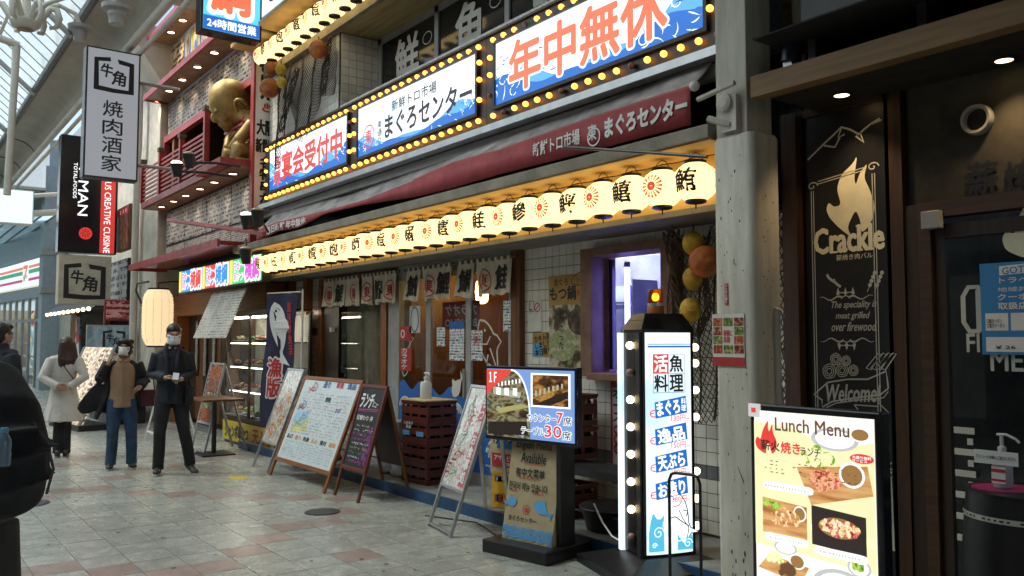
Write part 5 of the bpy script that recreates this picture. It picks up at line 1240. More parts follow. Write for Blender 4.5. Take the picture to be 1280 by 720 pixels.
# ------------------------------------------------------------------ pavement boards
def aboard(name, label, cat, feet, rz, W, z0, z1, back, frame_m, face_m, fw=.03, tilt_=22, legs=True, leg_m=None, y0=0.0, thick=.03, rear=True, legw=.022, rail=False):
    """a folding board: origin at the middle of the front feet, face towards local -Y, leaning back"""
    t = thing(name, label, cat, (feet[0], feet[1], feet[2] if len(feet) > 2 else 0), rz)
    L_ = z1/math.cos(R(tilt_)); b0 = z0/math.cos(R(tilt_)); rot = (-R(tilt_), 0, 0); lm_ = leg_m or frame_m; hx = W/2
    fr_ = MB().box(-hx, hx, 0, thick, b0, b0+fw).box(-hx, hx, 0, thick, L_-fw, L_).box(-hx, -hx+fw, 0, thick, b0+fw, L_-fw).box(hx-fw, hx, 0, thick, b0+fw, L_-fw).build('frame', lm_ if frame_m is None else frame_m, t, rot=rot, bevel=.003)
    fc = MB().box(-hx+fw, hx-fw, .008, thick-.004, b0+fw, L_-fw).build('face', face_m, t, rot=rot)
    if legs:
        for sx in (-1, 1):
            MB().box(sx*hx-(legw if sx > 0 else 0), sx*hx+(legw if sx < 0 else 0), .004, thick-.002, 0, b0).build('leg', lm_, t, rot=rot)
        if rail: MB().box(-hx, hx, .006, thick-.006, .02, .04).build('foot_rail', lm_, t, rot=rot)
    if rear:
        rl_ = thing
        top = Vector((0, L_*math.sin(R(tilt_))+.02, z1-.04)); 
        for sx in (-1, 1): MB().tube([(sx*(hx-.02), top.y, top.z), (sx*(hx-.01), back, .0)], legw*.6, 4, up=(1, 0, 0)).build('rear_leg', lm_, t)
        if rear == 'panel':
            y1, z1_ = top.y, top.z; k = .28
            MB().add([(-hx+.03, y1, z1_), (hx-.03, y1, z1_), (hx-.03, y1+(back-y1)*(1-k), z1_*k), (-hx+.03, y1+(back-y1)*(1-k), z1_*k)], [(0, 1, 2, 3)]).build('rear_panel', G('wood_dark'), t)
        MB().tube([(-hx+.02, (top.y+back)*.55, z1*.4), (hx-.02, (top.y+back)*.55, z1*.4)], .008, 5).build('rear_rail', lm_, t)
    def B(o): o.rotation_euler = rot; o.parent = t; return o
    return t, fc, rot, b0+fw, L_-fw, hx-fw
def scribbles(t, rot, x0, x1, z0, z1, rows_, mats_, seed, y=.0055, dens=.8, hgt=.6):
    """rows of tiny handwriting too small to read"""
    rr_ = random.Random(seed); H_ = (z1-z0)/rows_; mbs = [MB() for _ in mats_]
    for r_ in range(rows_):
        x = x0+rr_.random()*H_; z = z0+(r_+.2)*H_; mi = rr_.randrange(len(mats_))
        while x < x1-H_:
            if rr_.random() < dens:
                h2 = H_*hgt*(.7+.4*rr_.random()); w2 = H_*.5*(.6+.7*rr_.random()); lw = H_*.09
                mb = mbs[mi if rr_.random() < .85 else rr_.randrange(len(mats_))]
                for q in range(3):
                    a = (x+rr_.random()*w2, z+rr_.random()*h2); b = (x+rr_.random()*w2, z+rr_.random()*h2)
                    if rr_.random() < .5: b = (a[0]+w2*.8, a[1]+.1*h2)
                    if math.hypot(a[0]-b[0], a[1]-b[1]) > H_*.1: mb.ribbon([a, b], lw, y-.0001*q)
            x += H_*.62
            if rr_.random() < .05: x += H_*1.6
    for mb, m_ in zip(mbs, mats_):
        if mb.v: mb.build('handwriting', m_, t, rot=rot)
def brd(o, rot): o.rotation_euler = rot; return o
D('whiteboard', (.66, .72, .74), rough=.3, var=.06); D('chalkboard', (.02, .022, .025), rough=.5, var=.3)
D('pen_blue', (.05, .12, .4), rough=.6, var=0); D('pen_green', (.05, .3, .12), rough=.6, var=0); D('pen_red', (.5, .04, .04), rough=.6, var=0); D('pen_pink', (.6, .08, .35), rough=.6, var=0); D('pen_yellow', (.7, .65, .15), rough=.6, var=0); D('pen_orange', (.7, .3, .1), rough=.6, var=0)
# whiteboard
t, fc, rot, b0, b1, hx = aboard('whiteboard_stand', 'large white handwritten menu board in an orange wood frame on the pavement', 'menu board', (-8.93, 3.69), 0, 1.52, .17, 1.13, .95, G('wood_orange_x'), G('whiteboard'), fw=.045, tilt_=21, legw=.045, leg_m=G('wood_orange'))
scribbles(t, rot, -hx+.06, hx-.05, b0+.30, b1-.14, 15, [G('pen_blue'), G('print_black'), G('pen_red'), G('print_black')], 2, dens=.62)
scribbles(t, rot, -hx+.06, hx-.05, b0+.03, b0+.22, 7, [G('pen_blue'), G('pen_green')], 3, dens=.75)
for k, s_ in enumerate(('あぶり', '握り', '刺身', '天ぷら', '煮付', '揚物')): brd(letters(s_, -hx+.08+k*.225, b0+.235, .16, .05, G('pen_orange') if k % 2 else G('print_black'), t, y=.004, bold=.03), rot)
for s_, x, z, w_, h_, mm in (('造り', -.16, .86, .18, .075, 'pen_blue'), ('鮮魚', .18, .87, .17, .07, 'pen_red'), ('逸品', .45, .87, .2, .075, 'pen_blue'), ('本日', -.62, .60, .10, .05, 'pen_orange'), ('焼物', .02, .70, .14, .06, 'print_black'), ('さば', .36, .60, .12, .05, 'pen_blue')):
    brd(letters(s_, x, b0+z, w_, h_, G(mm), t, y=.004, bold=.03), rot)
for cx, cz, r_, mm in ((-.40, .84, .10, 'pen_red'), (-.52, .62, .09, 'pen_blue'), (-.42, .44, .13, 'print_sky'), (-.50, .37, .10, 'pen_yellow')):
    brd(fish(t, cx, b0+cz, r_*2.1, r_*1.0, .004, G(mm), None, rot=15, flip=-1, w=.010), rot)
mb = MB(); mb.poly([(-.62, b0+.30), (-.2, b0+.34), (-.22, b0+.5), (-.55, b0+.42)], .0065); brd(mb.build('crayon_patch', mat('crayon', (.75, .72, .35), rough=.7), t), rot)
mb = MB(); mb.poly([(-.65, b0+.42), (-.25, b0+.44), (-.28, b0+.58), (-.60, b0+.55)], .0068); brd(mb.build('crayon_patch', mat('crayon_blue', (.42, .62, .78), rough=.7), t), rot)
# blackboard
t, fc, rot, b0, b1, hx = aboard('blackboard_stand', 'narrow chalk written blackboard in a dark red frame beside the whiteboard', 'menu board', (-7.775, 3.735), 0, .54, .27, 1.10, .58, mat('frame_red', (.16, .03, .02), rough=.4, var=.2), G('chalkboard'), fw=.035, tilt_=16, rear='panel', legw=.03, leg_m=G('wood_brown'))
brd(letters('ランチ', -hx+.03, b1-.20, .27, .14, G('print_white'), t, y=.004, bold=.05, shear=.2), rot); brd(letters('メニュー', .06, b1-.19, .12, .06, G('print_white'), t, y=.004, bold=.03), rot)
brd(letters('日替わり 丼', -hx+.04, b1-.33, .34, .05, G('print_white'), t, y=.004, bold=.03), rot)
scribbles(t, rot, -hx+.03, hx-.02, b0+.03, b1-.36, 9, [G('print_white'), G('pen_green'), G('pen_pink'), G('pen_yellow')], 5, dens=.75)
mb = MB(); mb.ribbon([(-hx+.02, b1-.225), (hx-.03, b1-.21)], .008, .004).ribbon([(-hx+.02, b1-.24), (hx-.03, b1-.228)], .005, .004); brd(mb.build('chalk_line', G('pen_pink'), t), rot)
mb = MB(); rr_ = random.Random(8)
for k in range(40): mb.poly(circle(hx-.02-abs(rr_.gauss(0, .06)), b0+.03+rr_.random()*.38, .008+.014*rr_.random(), 7), .0045)
brd(mb.build('chalk_flowers', mat('chalk_purple', (.32, .06, .30), rough=.8), t), rot)
# slim silver board nearer the camera
pg = printm('glossy_sheet', ['#dcdcdc', '#e6e6e2', '#cfa0a8', '#e6e6e0', '#a9b49c', '#e9e9ee', '#d8dce0'], 11, rough=.12, detail=7, lines=26, ink='#a33', ink_amt=.45)
t, fc, rot, b0, b1, hx = aboard('poster_stand', 'slim silver easel with a glossy pink and white menu before the crates', 'menu easel', (-6.02, 3.715), -10.5, .50, .33, 1.17, .55, G('alu'), pg, fw=.025, tilt_=19, legw=.028, rail=True)
brd(MB().poly(rect(hx-.13, b0+.02, .11, b1-b0-.04), .0065).build('red_column', mat('poster_pink', (.55, .12, .14), rough=.4), t), rot)
brd(letters('もつ鍋お食事処', hx-.125, b0+.05, .09, b1-b0-.12, G('print_white'), t, y=.0045, bold=.04, vertical=True), rot)
for k in range(5): brd(fish(t, -.09+.03*(k % 2), b0+.12+k*.14, .2, .08, .0045, G('pen_red') if k % 2 else G('pen_green'), None, rot=20*k, w=.006), rot)
# silver board behind the whiteboard
pg2 = printm('food_sheet', ['#b9bfc4', '#8c8c98', '#c9b48a', '#d8dade', '#9f7a54', '#d4d8dc'], 10, rough=.1, detail=7)
t, fc, rot, b0, b1, hx = aboard('poster_stand', 'silver easel with a glossy poster of seafood dishes left of the whiteboard', 'menu easel', (-10.15, 3.75), -4, .62, .30, 1.2, .6, G('alu'), pg2, fw=.025, tilt_=20, legw=.028)
for k, (x, z, r_) in enumerate(((.05, .62, .10), (-.1, .42, .10), (.12, .3, .09), (-.08, .15, .12), (.14, .55, .07))):
    brd(MB().poly(circle(x, b0+z, r_, 20, r_*.7), .0065-.0002*k).build('plate_print', printm('plate_food_%d' % k, ['#e8e4da', '#c9a24a', '#b0482c', '#efece4', '#53702c'], 22, rough=.15), t), rot)
# slim easel by the small table
pg3 = printm('meat_sheet', ['#7a3030', '#c8b8b0', '#5a2020', '#b07060', '#d8d0cc', '#45306a'], 9, rough=.2, detail=5)
t, fc, rot, b0, b1, hx = aboard('poster_stand', 'narrow grey easel with food photos beside the small table', 'menu easel', (-12.25, 3.64), 0, .62, .38, 1.23, .6, G('alu_grey'), pg3, fw=.03, tilt_=12, legw=.03, rail=True)
for k in range(4): brd(MB().poly(rect(-hx+.03, b0+.02+k*.2, 2*hx-.06, .17), .0066).build('photo_print', dish[k % 3], t), rot)
# white easel frame behind the man
t = thing('easel_frame', 'bare white folding easel frame behind the man in black', 'easel', (-14.0, 3.45, 0))
for sx in (-.28, .28): MB().tube([(sx, 0, 0), (sx*.9, .28, 1.2)], .016, 6).build('leg', G('plastic_white'), t); MB().tube([(sx, .62, 0), (sx*.9, .28, 1.2)], .016, 6).build('rear_leg', G('plastic_white'), t)
MB().tube([(-.26, .28, 1.2), (.26, .28, 1.2)], .016, 6).tube([(-.28, .03, .12), (.28, .03, .12)], .016, 6).build('rail', G('plastic_white'), t)

# ------------------------------------------------------------------ crates, bottles, kegs, bench
def crate(loc, rz, w, d, h, m, label, group, words=None, bottles=True, n=2):
    t = thing('beer_crate', label, 'crate', loc, rz, group); mb = MB(); th = .014
    for x0, x1, y0, y1 in ((-w/2, w/2, -d/2, -d/2+th), (-w/2, w/2, d/2-th, d/2), (-w/2, -w/2+th, -d/2+th, d/2-th), (w/2-th, w/2, -d/2+th, d/2-th)):
        mb.box(x0, x1, y0, y1, 0, .045).box(x0, x1, y0, y1, h*.36, h*.70).box(x0, x1, y0, y1, h-.04, h-.006)
    for x in [-w/2+.02+(w-.04)*k/3 for k in range(4)]:
        for y in (-d/2+th/2, d/2-th/2): mb.box(x-.018, x+.018, y-th/2+.001, y+th/2-.001, .05, h-.045)
    for y in [-d/2+.02+(d-.04)*k/2 for k in range(3)]:
        for x in (-w/2+th/2, w/2-th/2): mb.box(x-th/2+.001, x+th/2-.001, y-.018, y+.018, .05, h-.045)
    for x0, x1, y0, y1 in ((-w/2-.006, w/2+.006, -d/2-.006, -d/2+.01), (-w/2-.006, w/2+.006, d/2-.01, d/2+.006), (-w/2-.006, -w/2+.01, -d/2+.01, d/2-.01), (w/2-.01, w/2+.006, -d/2+.01, d/2-.01)): mb.box(x0, x1, y0, y1, h-.022, h)
    mb.box(-w/2+th, w/2-th, -d/2+th, d/2-th, 0, .01); mb.build('crate_body', G(m), t)
    if bottles:
        bb = MB()
        for i in range(5):
            for j in range(4): bb.lathe([(.03, .012), (.03, h*.6), (.012, h*.82), (.012, h-.03)], (-w/2+.05+i*(w-.1)/4, -d/2+.05+j*(d-.1)/3, 0), 8)
        bb.build('bottles', G('black_gloss'), t, kind='stuff')
    if words:
        for s_, x, z, ww, hh, mm in words: letters(s_, x-w/2, z, ww, hh, G(mm), t, y=-d/2-.009, bold=.03)
    return t
BC = (-7.66, 4.62); ha = .205
labs = ['bottom brown beer crate of the tall stack below the white pump bottle', 'second brown beer crate from the bottom of the stack by the doors', 'third brown beer crate with white letters in the stack by the doors', 'top brown beer crate of the stack carrying the white pump bottle']
for k in range(4):
    t = crate((BC[0], BC[1], .104+k*(ha+.002)), 4+random.uniform(-2, 2), .46, .36, ha, 'crate_brown', labs[k], 'brown beer crates stacked by the glass doors', [('大 瓶 専 用', .05, .17, .16, .03, 'print_white'), ('麦酒', .09, .13, .09, .035, 'print_white')] if k == 2 else None)
    if k == 2: MB().poly(rect(-.2, .06, .13, .05), -.19).poly(rect(.05, .06, .13, .05), -.19).build('blue_patch', G('print_sky'), t)
top = .104+4*(ha+.002)
tag(MB().box(-.24, .24, -.19, .19, 0, .012).build('tray', G('crate_beige'), loc=(BC[0], BC[1], top)), 'pale board laid on top of the brown crates', 'board')
t = thing('pump_bottle', 'white hand sanitiser pump bottle on top of the brown crates', 'pump bottle', (BC[0]-.03, BC[1]-.02, top+.012))
MB().lathe([(.055, 0), (.06, .01), (.06, .15), (.05, .175), (.02, .18), (.02, .20)], k=20).build('bottle_body', G('plastic_white'), t, smooth=True)
MB().lathe([(.024, .2), (.024, .225), (.009, .23), (.009, .26)], k=14).tube([(-.03, 0, .265), (.015, 0, .27), (.06, 0, .262), (.07, 0, .245)], .009, 8).build('pump', G('plastic_white'), t, smooth=True)
crate((-5.98, 4.58, .104), 8, .46, .36, .31, 'crate_yellow', 'yellow beer crate with red letters at the bottom behind the easel', 'yellow and beige crates behind the easel', [('KIRIN', .10, .04, .28, .09, 'print_red')])
crate((-6.00, 4.58, .416), 8, .46, .36, .33, 'crate_beige', 'beige beer crate with a red label on the yellow crate', 'yellow and beige crates behind the easel', [('アサヒビール', .06, .095, .30, .045, 'print_white'), ('株式会社', .16, .055, .12, .03, 'print_white')])
o = MB().box(-.20, .16, -.1885, -.187, .04, .155).build('red_label', G('print_red'), bpy.data.objects['beer_crate.005'])
o = MB().poly([(-.14, .20), (-.12, .28), (-.08, .25), (-.03, .29), (.02, .24), (.06, .28), (.08, .20)], -.189).build('blue_emblem', G('print_blue'), bpy.data.objects['beer_crate.005'])
for k, (x, y, z) in enumerate(((-8.15, 4.60, .104), (-8.45, 4.62, .104), (-8.15, 4.60, .40))):
    t = thing('metal_keg', ['squat silver keg standing on the step behind the blackboard', 'silver keg farther left behind the blackboard', 'silver keg stacked on another behind the blackboard'][k], 'keg', (x, y, z))
    MB().lathe([(.13, 0), (.14, .01), (.14, .05), (.132, .06), (.14, .10), (.14, .19), (.132, .22), (.14, .24), (.14, .28), (.12, .29)], k=24).build('keg_body', G('alu'), t, smooth=True); MB().lathe([(.03, .285), (.03, .292)], k=12).build('valve', G('steel_dark'), t)
# steel work bench + chair/crates by the tiled wall
bn = thing('steel_shelf', 'dark steel slatted shelf against the tiled wall behind the lit sign', 'shelf', (-5.2, 4.62, .1))
for k in range(8): MB().box(-.55, .75, -.2+k*.05, -.165+k*.05, .44, .455).build('slat', G('steel_dark'), bn)
for x in (-.53, .72):
    for y in (-.18, .17): MB().box(x-.012, x+.012, y-.012, y+.012, 0, .44).build('leg', G('steel_dark'), bn)
MB().box(-.55, .75, -.205, -.2, .40, .46).box(-.53, .72, -.18, -.17, .12, .14).build('rail', G('steel_dark'), bn)
for k in range(3): crate((-5.53, 4.70, .104+.27*k if k < 1 else .57+.27*(k-1)), 3, .34, .34, .26, 'crate_brown', ['dark brown crate under the steel shelf behind the screen', 'brown crate on the steel shelf behind the screen', 'upper brown crate on the shelf behind the screen'][k], 'brown crates around the steel shelf', None, True)
t = thing('beer_tub', 'low black plastic tub on the step beneath the steel shelf', 'tub', (-4.9, 4.6, .104)); MB().lathe([(.2, 0), (.24, .16), (.25, .165), (.25, .18), (.235, .18)], k=24).build('tub_body', G('black'), t, smooth=True); MB().lathe([(.252, .16), (.258, .168), (.252, .178)], k=24, cap=False).build('rim', G('steel_dark'), t)
o = MB().tube([(-4.72, 4.25, .36), (-4.66, 4.22, .33), (-4.58, 4.2, .26), (-4.47, 4.19, .18), (-4.36, 4.2, .15), (-4.28, 4.25, .2), (-4.2, 4.3, .24)], .007, 6).build('power_cable', G('plastic_white'), smooth=True); tag(o, 'white power cable looping behind the lit sign', 'cable')
o = MB().tube([(-6.6, 3.95, .006), (-6.35, 4.05, .006), (-6.1, 4.15, .006), (-5.9, 4.1, .006), (-5.6, 4.0, .006), (-5.2, 4.0, .006)], .006, 6).build('power_cable', G('black'), smooth=True); tag(o, 'black cable lying on the pavement under the silver easel', 'cable')

# ------------------------------------------------------------------ banner, table, showcase
bn = thing('banner_flag', 'tall dark blue vertical banner with a white fish and red brush lettering', 'banner', (-11.0, 4.16, 0), 22)
BWd, B0, B1 = .56, .40, 2.15
def by(x, z): return .02*math.sin(z*5+x*3)+.015*math.sin(x*14+z*2)
mb = MB()
for i in range(14):
    for j in range(26):
        xs = [BWd*i/14, BWd*(i+1)/14]; zs = [B0+(B1-B0)*j/26, B0+(B1-B0)*(j+1)/26]; sk = lambda z: -.17*(B1-z)/(B1-B0)
        mb.quad(*[(x+sk(z), by(x, z), z) for x, z in ((xs[0], zs[0]), (xs[1], zs[0]), (xs[1], zs[1]), (xs[0], zs[1]))])
fb_ = mb.build('cloth', mat('banner_navy', (.022, .022, .06), rough=.8, var=.2), bn, smooth=True)
MB().tube([(BWd+.02, 0, B1+.02), (-.02, 0, B1+.015)], .008, 6).tube([(.6, .01, 0), (.61, .01, 2.2)], .013, 8).box(.45, .75, -.15, .15, 0, .05).build('pole', G('plastic_white'), bn)
cvb = lambda X, Z: by(X+.17*(B1-Z)/(B1-B0), Z)-.008
def warp(o): 
    for v in o.data.vertices: v.co.y = cvb(v.co.x, v.co.z)+v.co.y
    return o
warp(fish(bn, .20, 1.62, .85, .30, 0, G('print_white'), G('print_white'), rot=-82, flip=1, w=.014)); warp(bpy.data.objects[[o.name for o in bn.children if o.name.startswith('fish_fill')][0]])
mbk = MB(); mbk.ribbon([(.13, 1.92), (.17, 1.80), (.19, 1.62), (.20, 1.45), (.18, 1.34)], [.01, .05, .06, .04, .01], -.004).ribbon([(.25, 1.86), (.28, 1.74), (.24, 1.66)], [.006, .012, .006], -.004).ribbon([(.16, 1.98), (.22, 1.95), (.25, 1.90)], [.004, .01, .004], -.004).poly(circle(.165, 1.93, .018, 10), -.0045); warp(mbk.build('fish_shade', mat('banner_navy', (.022, .022, .06)), bn))
letters('直送鮮魚活', .37, 1.36, .09, .68, G('print_red'), bn, bold=.03, vertical=True, curve=cvb); letters('漁版', .02, .80, .24, .52, G('print_white'), bn, bold=.10, vertical=True, curve=cvb); letters('漁版', .03, .81, .22, .50, G('print_red'), bn, bold=.04, vertical=True, curve=lambda X, Z: cvb(X, Z)-.004)
t = thing('side_table', 'small brown topped table on a black pole in front of the food showcase', 'table', (-11.85, 3.75, 0))
MB().box(-.42, .42, -.27, .27, .735, .765).build('tabletop', G('wood_brown'), t, bevel=.006); MB().tube([(0, 0, .02), (0, 0, .735)], .032, 10).build('pole', G('black'), t); MB().box(-.24, .24, -.22, .22, 0, .02).build('base_plate', G('black'), t)
# ------------------------------------------------------------------ food showcase and menu sheet in front of the skewer shop
rb = thing('skewer_restaurant', 'red trimmed skewer restaurant with balcony, eaves full of small lamps and menu panels', 'restaurant', (-14.6, 4.5, 0))
def K(mb, name, m, **kw): return mb.build(name, G(m) if isinstance(m, str) else m, rb, world=True, **kw)
D('olive', (.11, .10, .055), rough=.8, var=.3); D('eave_brown', (.28, .17, .09), rough=.45, var=.25); D('red_gloss', (.30, .05, .04), rough=.2, var=.2)
RX0, RX1 = -17.25, -12.15
K(MB().box(RX0, RX1, 4.9, 9, 0, 4.1).box(RX0, RX1, 5.6, 9, 4.1, 6).box(RX0, RX1, 4.5, 9, 6.0, 12), 'wall', 'wood_dark')
K(MB().box(RX0, RX1, 5.55, 5.6, 4.1, 6).box(RX0, RX0+.05, 4.45, 5.6, 4.1, 6).box(RX0+.06, RX1, 4.45, 5.6, 4.1, 4.14), 'balcony_room', 'olive')
D('eave_red', (.40, .09, .07), rough=.35, var=.2)
# eaves: front plane Y 4.0, wall 4.42
def eave(xa, xb, z, label_n):
    K(MB().box(xa, xb, 3.98, 4.02, z, z+.10).box(xa, xa+.04, 4.02, 4.44, z, z+.10), 'eave_trim', 'red_paint'); K(MB().box(xa+.04, xb, 4.02, 4.44, z+.03, z+.09), 'eave', 'eave_brown')
eave(RX0-.05, RX1, 6.15, 0); eave(RX0-.0, RX1, 7.25, 1)
def dl(x, y, z, lab, power=0):
    t = thing('recessed_lamp', lab, 'recessed lamp', (x, y, z), 0, 'recessed lamps under the red eaves')
    MB().lathe([(.085, .0), (.085, -.012), (.065, -.014), (.062, 0)], k=16, cap=False).build('rim', G('red_gloss'), t); MB().lathe([(.06, -.006), (.0, -.008)], k=16, cap=False).build('lens', G('downlight'), t)
    if power:
        ll = bpy.data.lights.new('recessed_lamp', 'SPOT'); ll.energy = power; ll.color = (1, .8, .55); ll.spot_size = R(120); ll.spot_blend = .9; ll.shadow_soft_size = .05
        lo = bpy.data.objects.new('lamp', ll); scn.collection.objects.link(lo); lo.parent = t; lo.location = (0, 0, -.03)
for i, (px, py) in enumerate(((202, 128), (217, 114), (233, 100), (252, 84), (272, 66), (296, 48))):
    q = onZ(px, py, 6.18); dl(q.x, 4.22, 6.175, f'{ordn(i)} small lamp from the left under the middle red eave', 14)
for i, (px, py) in enumerate(((215, 40), (229, 25), (245, 8))):
    q = onZ(px, py, 7.28); dl(q.x, 4.22, 7.275, f'{ordn(i)} small lamp from the left under the top red eave', 14)
# menu strips
menu_w = printm('menu_strip', ['#a29c94', '#b6b0a8', '#8a847c'], 3, lines=30, ink='#1c1a1a', ink_amt=.75)
menu_w2 = printm('menu_strip_big', ['#8d8a86', '#a8a5a1', '#78746f'], 3, lines=14, ink='#151414', ink_amt=.72)
toon = printm('menu_colour', ['#d9cfbd', '#c9b03a', '#c04a2c', '#dfd8c8', '#3f7fae', '#e3dccb'], 5, kind='cells', stretch=(2.4, 1, .5))
n_ = 0
for i in range(5):
    xa = RX0+.05+i*1.0
    K(MB().box(xa, xa+.98, 4.43, 4.45, 6.30, 7.22), 'picture_panel', toon if i in (1, 2, 4) else printm('menu_warm', ['#cbb690', '#b58a5a', '#dccfae', '#8a5030'], 4, lines=9, ink='#2a1a12', ink_amt=.6))
    K(MB().box(xa, xa+.98, 4.43, 4.45, 5.50, 6.12), 'menu_panel', menu_w2)
K(MB().box(RX0, RX1, 4.36, 4.46, 5.36, 5.48).box(RX0, RX0+.08, 4.36, 4.46, 4.1, 5.36).box(RX1-.08, RX1, 4.30, 4.46, 2.9, 7.3), 'red_beam', 'red_paint')
K(MB().box(RX0+.5, RX0+.62, 4.4, 4.5, 4.1, 5.36), 'inner_post', 'wood_orange')
# balcony
K(MB().box(RX0-.0, -13.3, 3.98, 4.02, 4.05, 4.16).box(RX0, -13.3, 4.02, 4.45, 4.06, 4.10).box(-13.3, RX1-.0, 3.85, 4.45, 4.06, 4.16).box(-13.32, -13.28, 3.85, 4.02, 4.05, 4.17), 'balcony_floor', 'red_paint')
K(MB().box(RX0+.02, RX1, 4.02, 4.44, 4.035, 4.058), 'balcony_soffit', 'eave_brown')
for k in range(8): K(MB().box(RX0, -13.3, 3.99, 4.01, 4.20+k*.078, 4.235+k*.078), 'balcony_rail', 'red_paint')
for k in range(8): K(MB().box(-13.25, -12.4, 4.25, 4.27, 4.20+k*.09, 4.235+k*.09), 'balcony_rail', 'red_paint')
for x in (RX0+.03, RX0+1.3, RX0+2.6, -13.32): K(MB().box(x-.04, x+.04, 3.96, 4.04, 4.16, 4.92 if x < -13.5 else 5.1), 'balcony_post', 'red_paint'); K(MB().box(x-.055, x+.055, 3.945, 4.055, 4.92 if x < -13.5 else 5.1, 4.99 if x < -13.5 else 5.17), 'post_cap', 'olive')
for i, (px, py) in enumerate(((202, 262), (217, 248), (250, 241), (232, 252), (268, 232), (291, 221))):
    q = onY(px, py, 4.2); dl(q.x, 4.2, 4.034, f'{ordn(i)} small lamp under the balcony above the wide menu panels', 10)
for i in range(4):
    xa = RX0+.15+i*1.25
    K(MB().box(xa, xa+1.22, 4.42, 4.44, 3.36, 3.98), 'menu_panel', menu_w2); K(MB().box(xa, xa+1.22, 4.42, 4.44, 3.02, 3.32), 'menu_panel', menu_w)
K(MB().box(RX0+.1, RX1-.1, 4.445, 4.89, 2.9, 4.03), 'panel_back', 'steel_dark')
# red canopy with glossy underside
K(MB().box(RX0-.05, RX1+.1, 3.80, 3.84, 2.86, 2.97).box(RX0-.05, RX0-.01, 3.84, 4.5, 2.86, 2.97), 'canopy_trim', 'red_paint'); K(MB().box(RX0-.01, RX1, 3.84, 4.5, 2.90, 2.96), 'canopy', 'red_gloss')
# colourful sign
cs = thing('colour_sign', 'bright blue, red and green lit sign over the skewer shop entrance', 'lit sign', (-15.5, 4.25, 2.38))
lit('c_blue', (.05, .30, .90), 1.1); lit('c_red', (.85, .08, .07), 1.0); lit('c_green', (.08, .72, .18), 1.0); lit('c_magenta', (.75, .10, .65), 1.0); lit('c_yellow', (.9, .85, .15), 1.1)
MB().box(-.04, 4.0, 0, .12, -.03, .39).build('housing', G('black'), cs)
for i, (c1, c2) in enumerate((('c_blue', 'c_red'), ('c_red', 'c_blue'), ('c_green', 'c_magenta'))):
    x0 = i*1.33
    pn = MB().box(x0+.01, x0+1.32, -.01, 0, 0, .36).build('panel', G(c1), cs)
    MB().poly(rect(x0+.01, 0, .14, .36), -.011).build('side_band', G('c_yellow'), cs)
    letters('日本一\n串かつ', x0+.20, .03, .40, .30, G('ink_white'), cs, y=-.0125, bold=.09); letters('日本一\n串かつ', x0+.21, .04, .38, .28, G(c2), cs, y=-.0145, bold=.02)
    letters('横綱', x0+.66, .02, .62, .32, G('ink_white'), cs, y=-.0125, bold=.12); letters('横綱', x0+.69, .035, .56, .29, G(c2), cs, y=-.0150, bold=.05)
# ground floor: timber, doors
K(MB().box(-17.2, -12.3, 4.6, 4.9, 2.0, 2.4).box(-17.2, -16.9, 4.6, 4.9, 0, 2), 'door_head', 'wood_orange_x')
for k in range(9): K(MB().box(-16.85+k*.48, -16.40+k*.48, 4.82, 4.86, .1, 2.0), 'door_panel', 'wood_brown' if k % 2 else 'wood_dark')
for k in range(3): 
    o = thing('menu_strip', ['white vertical menu strip left on the timber front','white vertical menu strip second on the timber front','white vertical menu strip by the glass showcase'][k], 'menu strip', (-16.3+k*.5, 4.78, .9))
    MB().box(0, .12, 0, .01, 0, 1.0).build('sheet', menu_w, o)
    MB().box(-.006, .126, -.004, 0, .995, 1.01).build('top_rail', G('wood_brown'), o)
# slanted menu sheet
ms2 = thing('menu_sheet', 'large pale slanted menu sheet hanging above the glass showcase', 'menu sheet', (-13.9, 4.05, 1.58))
MB().hexa([(-.05, 0, 0), (1.5, 0, 0), (1.5, .02, 0), (-.05, .02, 0)], [(-.05, .30, .74), (1.5, .30, .74), (1.5, .32, .74), (-.05, .32, .74)]).build('sheet', printm('menu_kraft', ['#a8a294', '#bdb7a8', '#cbc6b8'], 2.5, lines=24, ink='#7a7062', ink_amt=.6), ms2)
sc = thing('food_showcase', 'glass showcase with shelves of model dishes lit from inside', 'showcase', (-13.3, 4.35, 0))
CW = 2.1; nodes = MB()
for x in (0, 1.05, CW): nodes.box(x-.025, x+.025, 0, .03, .40, 1.92).box(x-.025, x+.025, .47, .5, .4, 1.92)
nodes.box(0, CW, 0, .03, 1.90, 1.95).box(0, CW, 0, .5, 1.95, 1.98).box(0, CW, 0, .03, .38, .42); nodes.build('frame', G('wood_dark_x'), sc)
MB().box(0, CW, .02, .5, 0, .38).build('plinth', G('wood_brown'), sc); MB().box(0, CW, .47, .48, .42, 1.9).build('back', G('paper'), sc)
MB().quad((.03, .012, .42), (CW-.03, .012, .42), (CW-.03, .012, 1.9), (.03, .012, 1.9)).build('showcase_pane', G('glass'), sc); MB().quad((CW, .03, .42), (CW, .47, .42), (CW, .47, 1.9), (CW, .03, 1.9)).build('showcase_pane', G('glass'), sc)
MB().box(.04, CW-.04, .04, .07, 1.87, 1.895).build('lamp_tube', lit('case_lamp', (1, .9, .7), 30), sc)
MB().box(0, CW, -.012, .0, .05, .34).build('yellow_banner', mat('banner_yellow', (.6, .45, .04), rough=.5), sc); letters('ジャンボ串かつ', .12, .09, 1.0, .2, G('print_black'), sc, y=-.015, bold=.05); letters('天ぷら', 1.3, .09, .7, .2, G('print_red'), sc, y=-.015, bold=.05)
fm = [mat('food_%d' % i, c, rough=.35, var=.3, vs=30) for i, c in enumerate(((.55, .28, .06), (.5, .1, .06), (.15, .35, .06), (.7, .6, .4), (.35, .16, .06), (.62, .30, .22)))]
rr_ = random.Random(21)
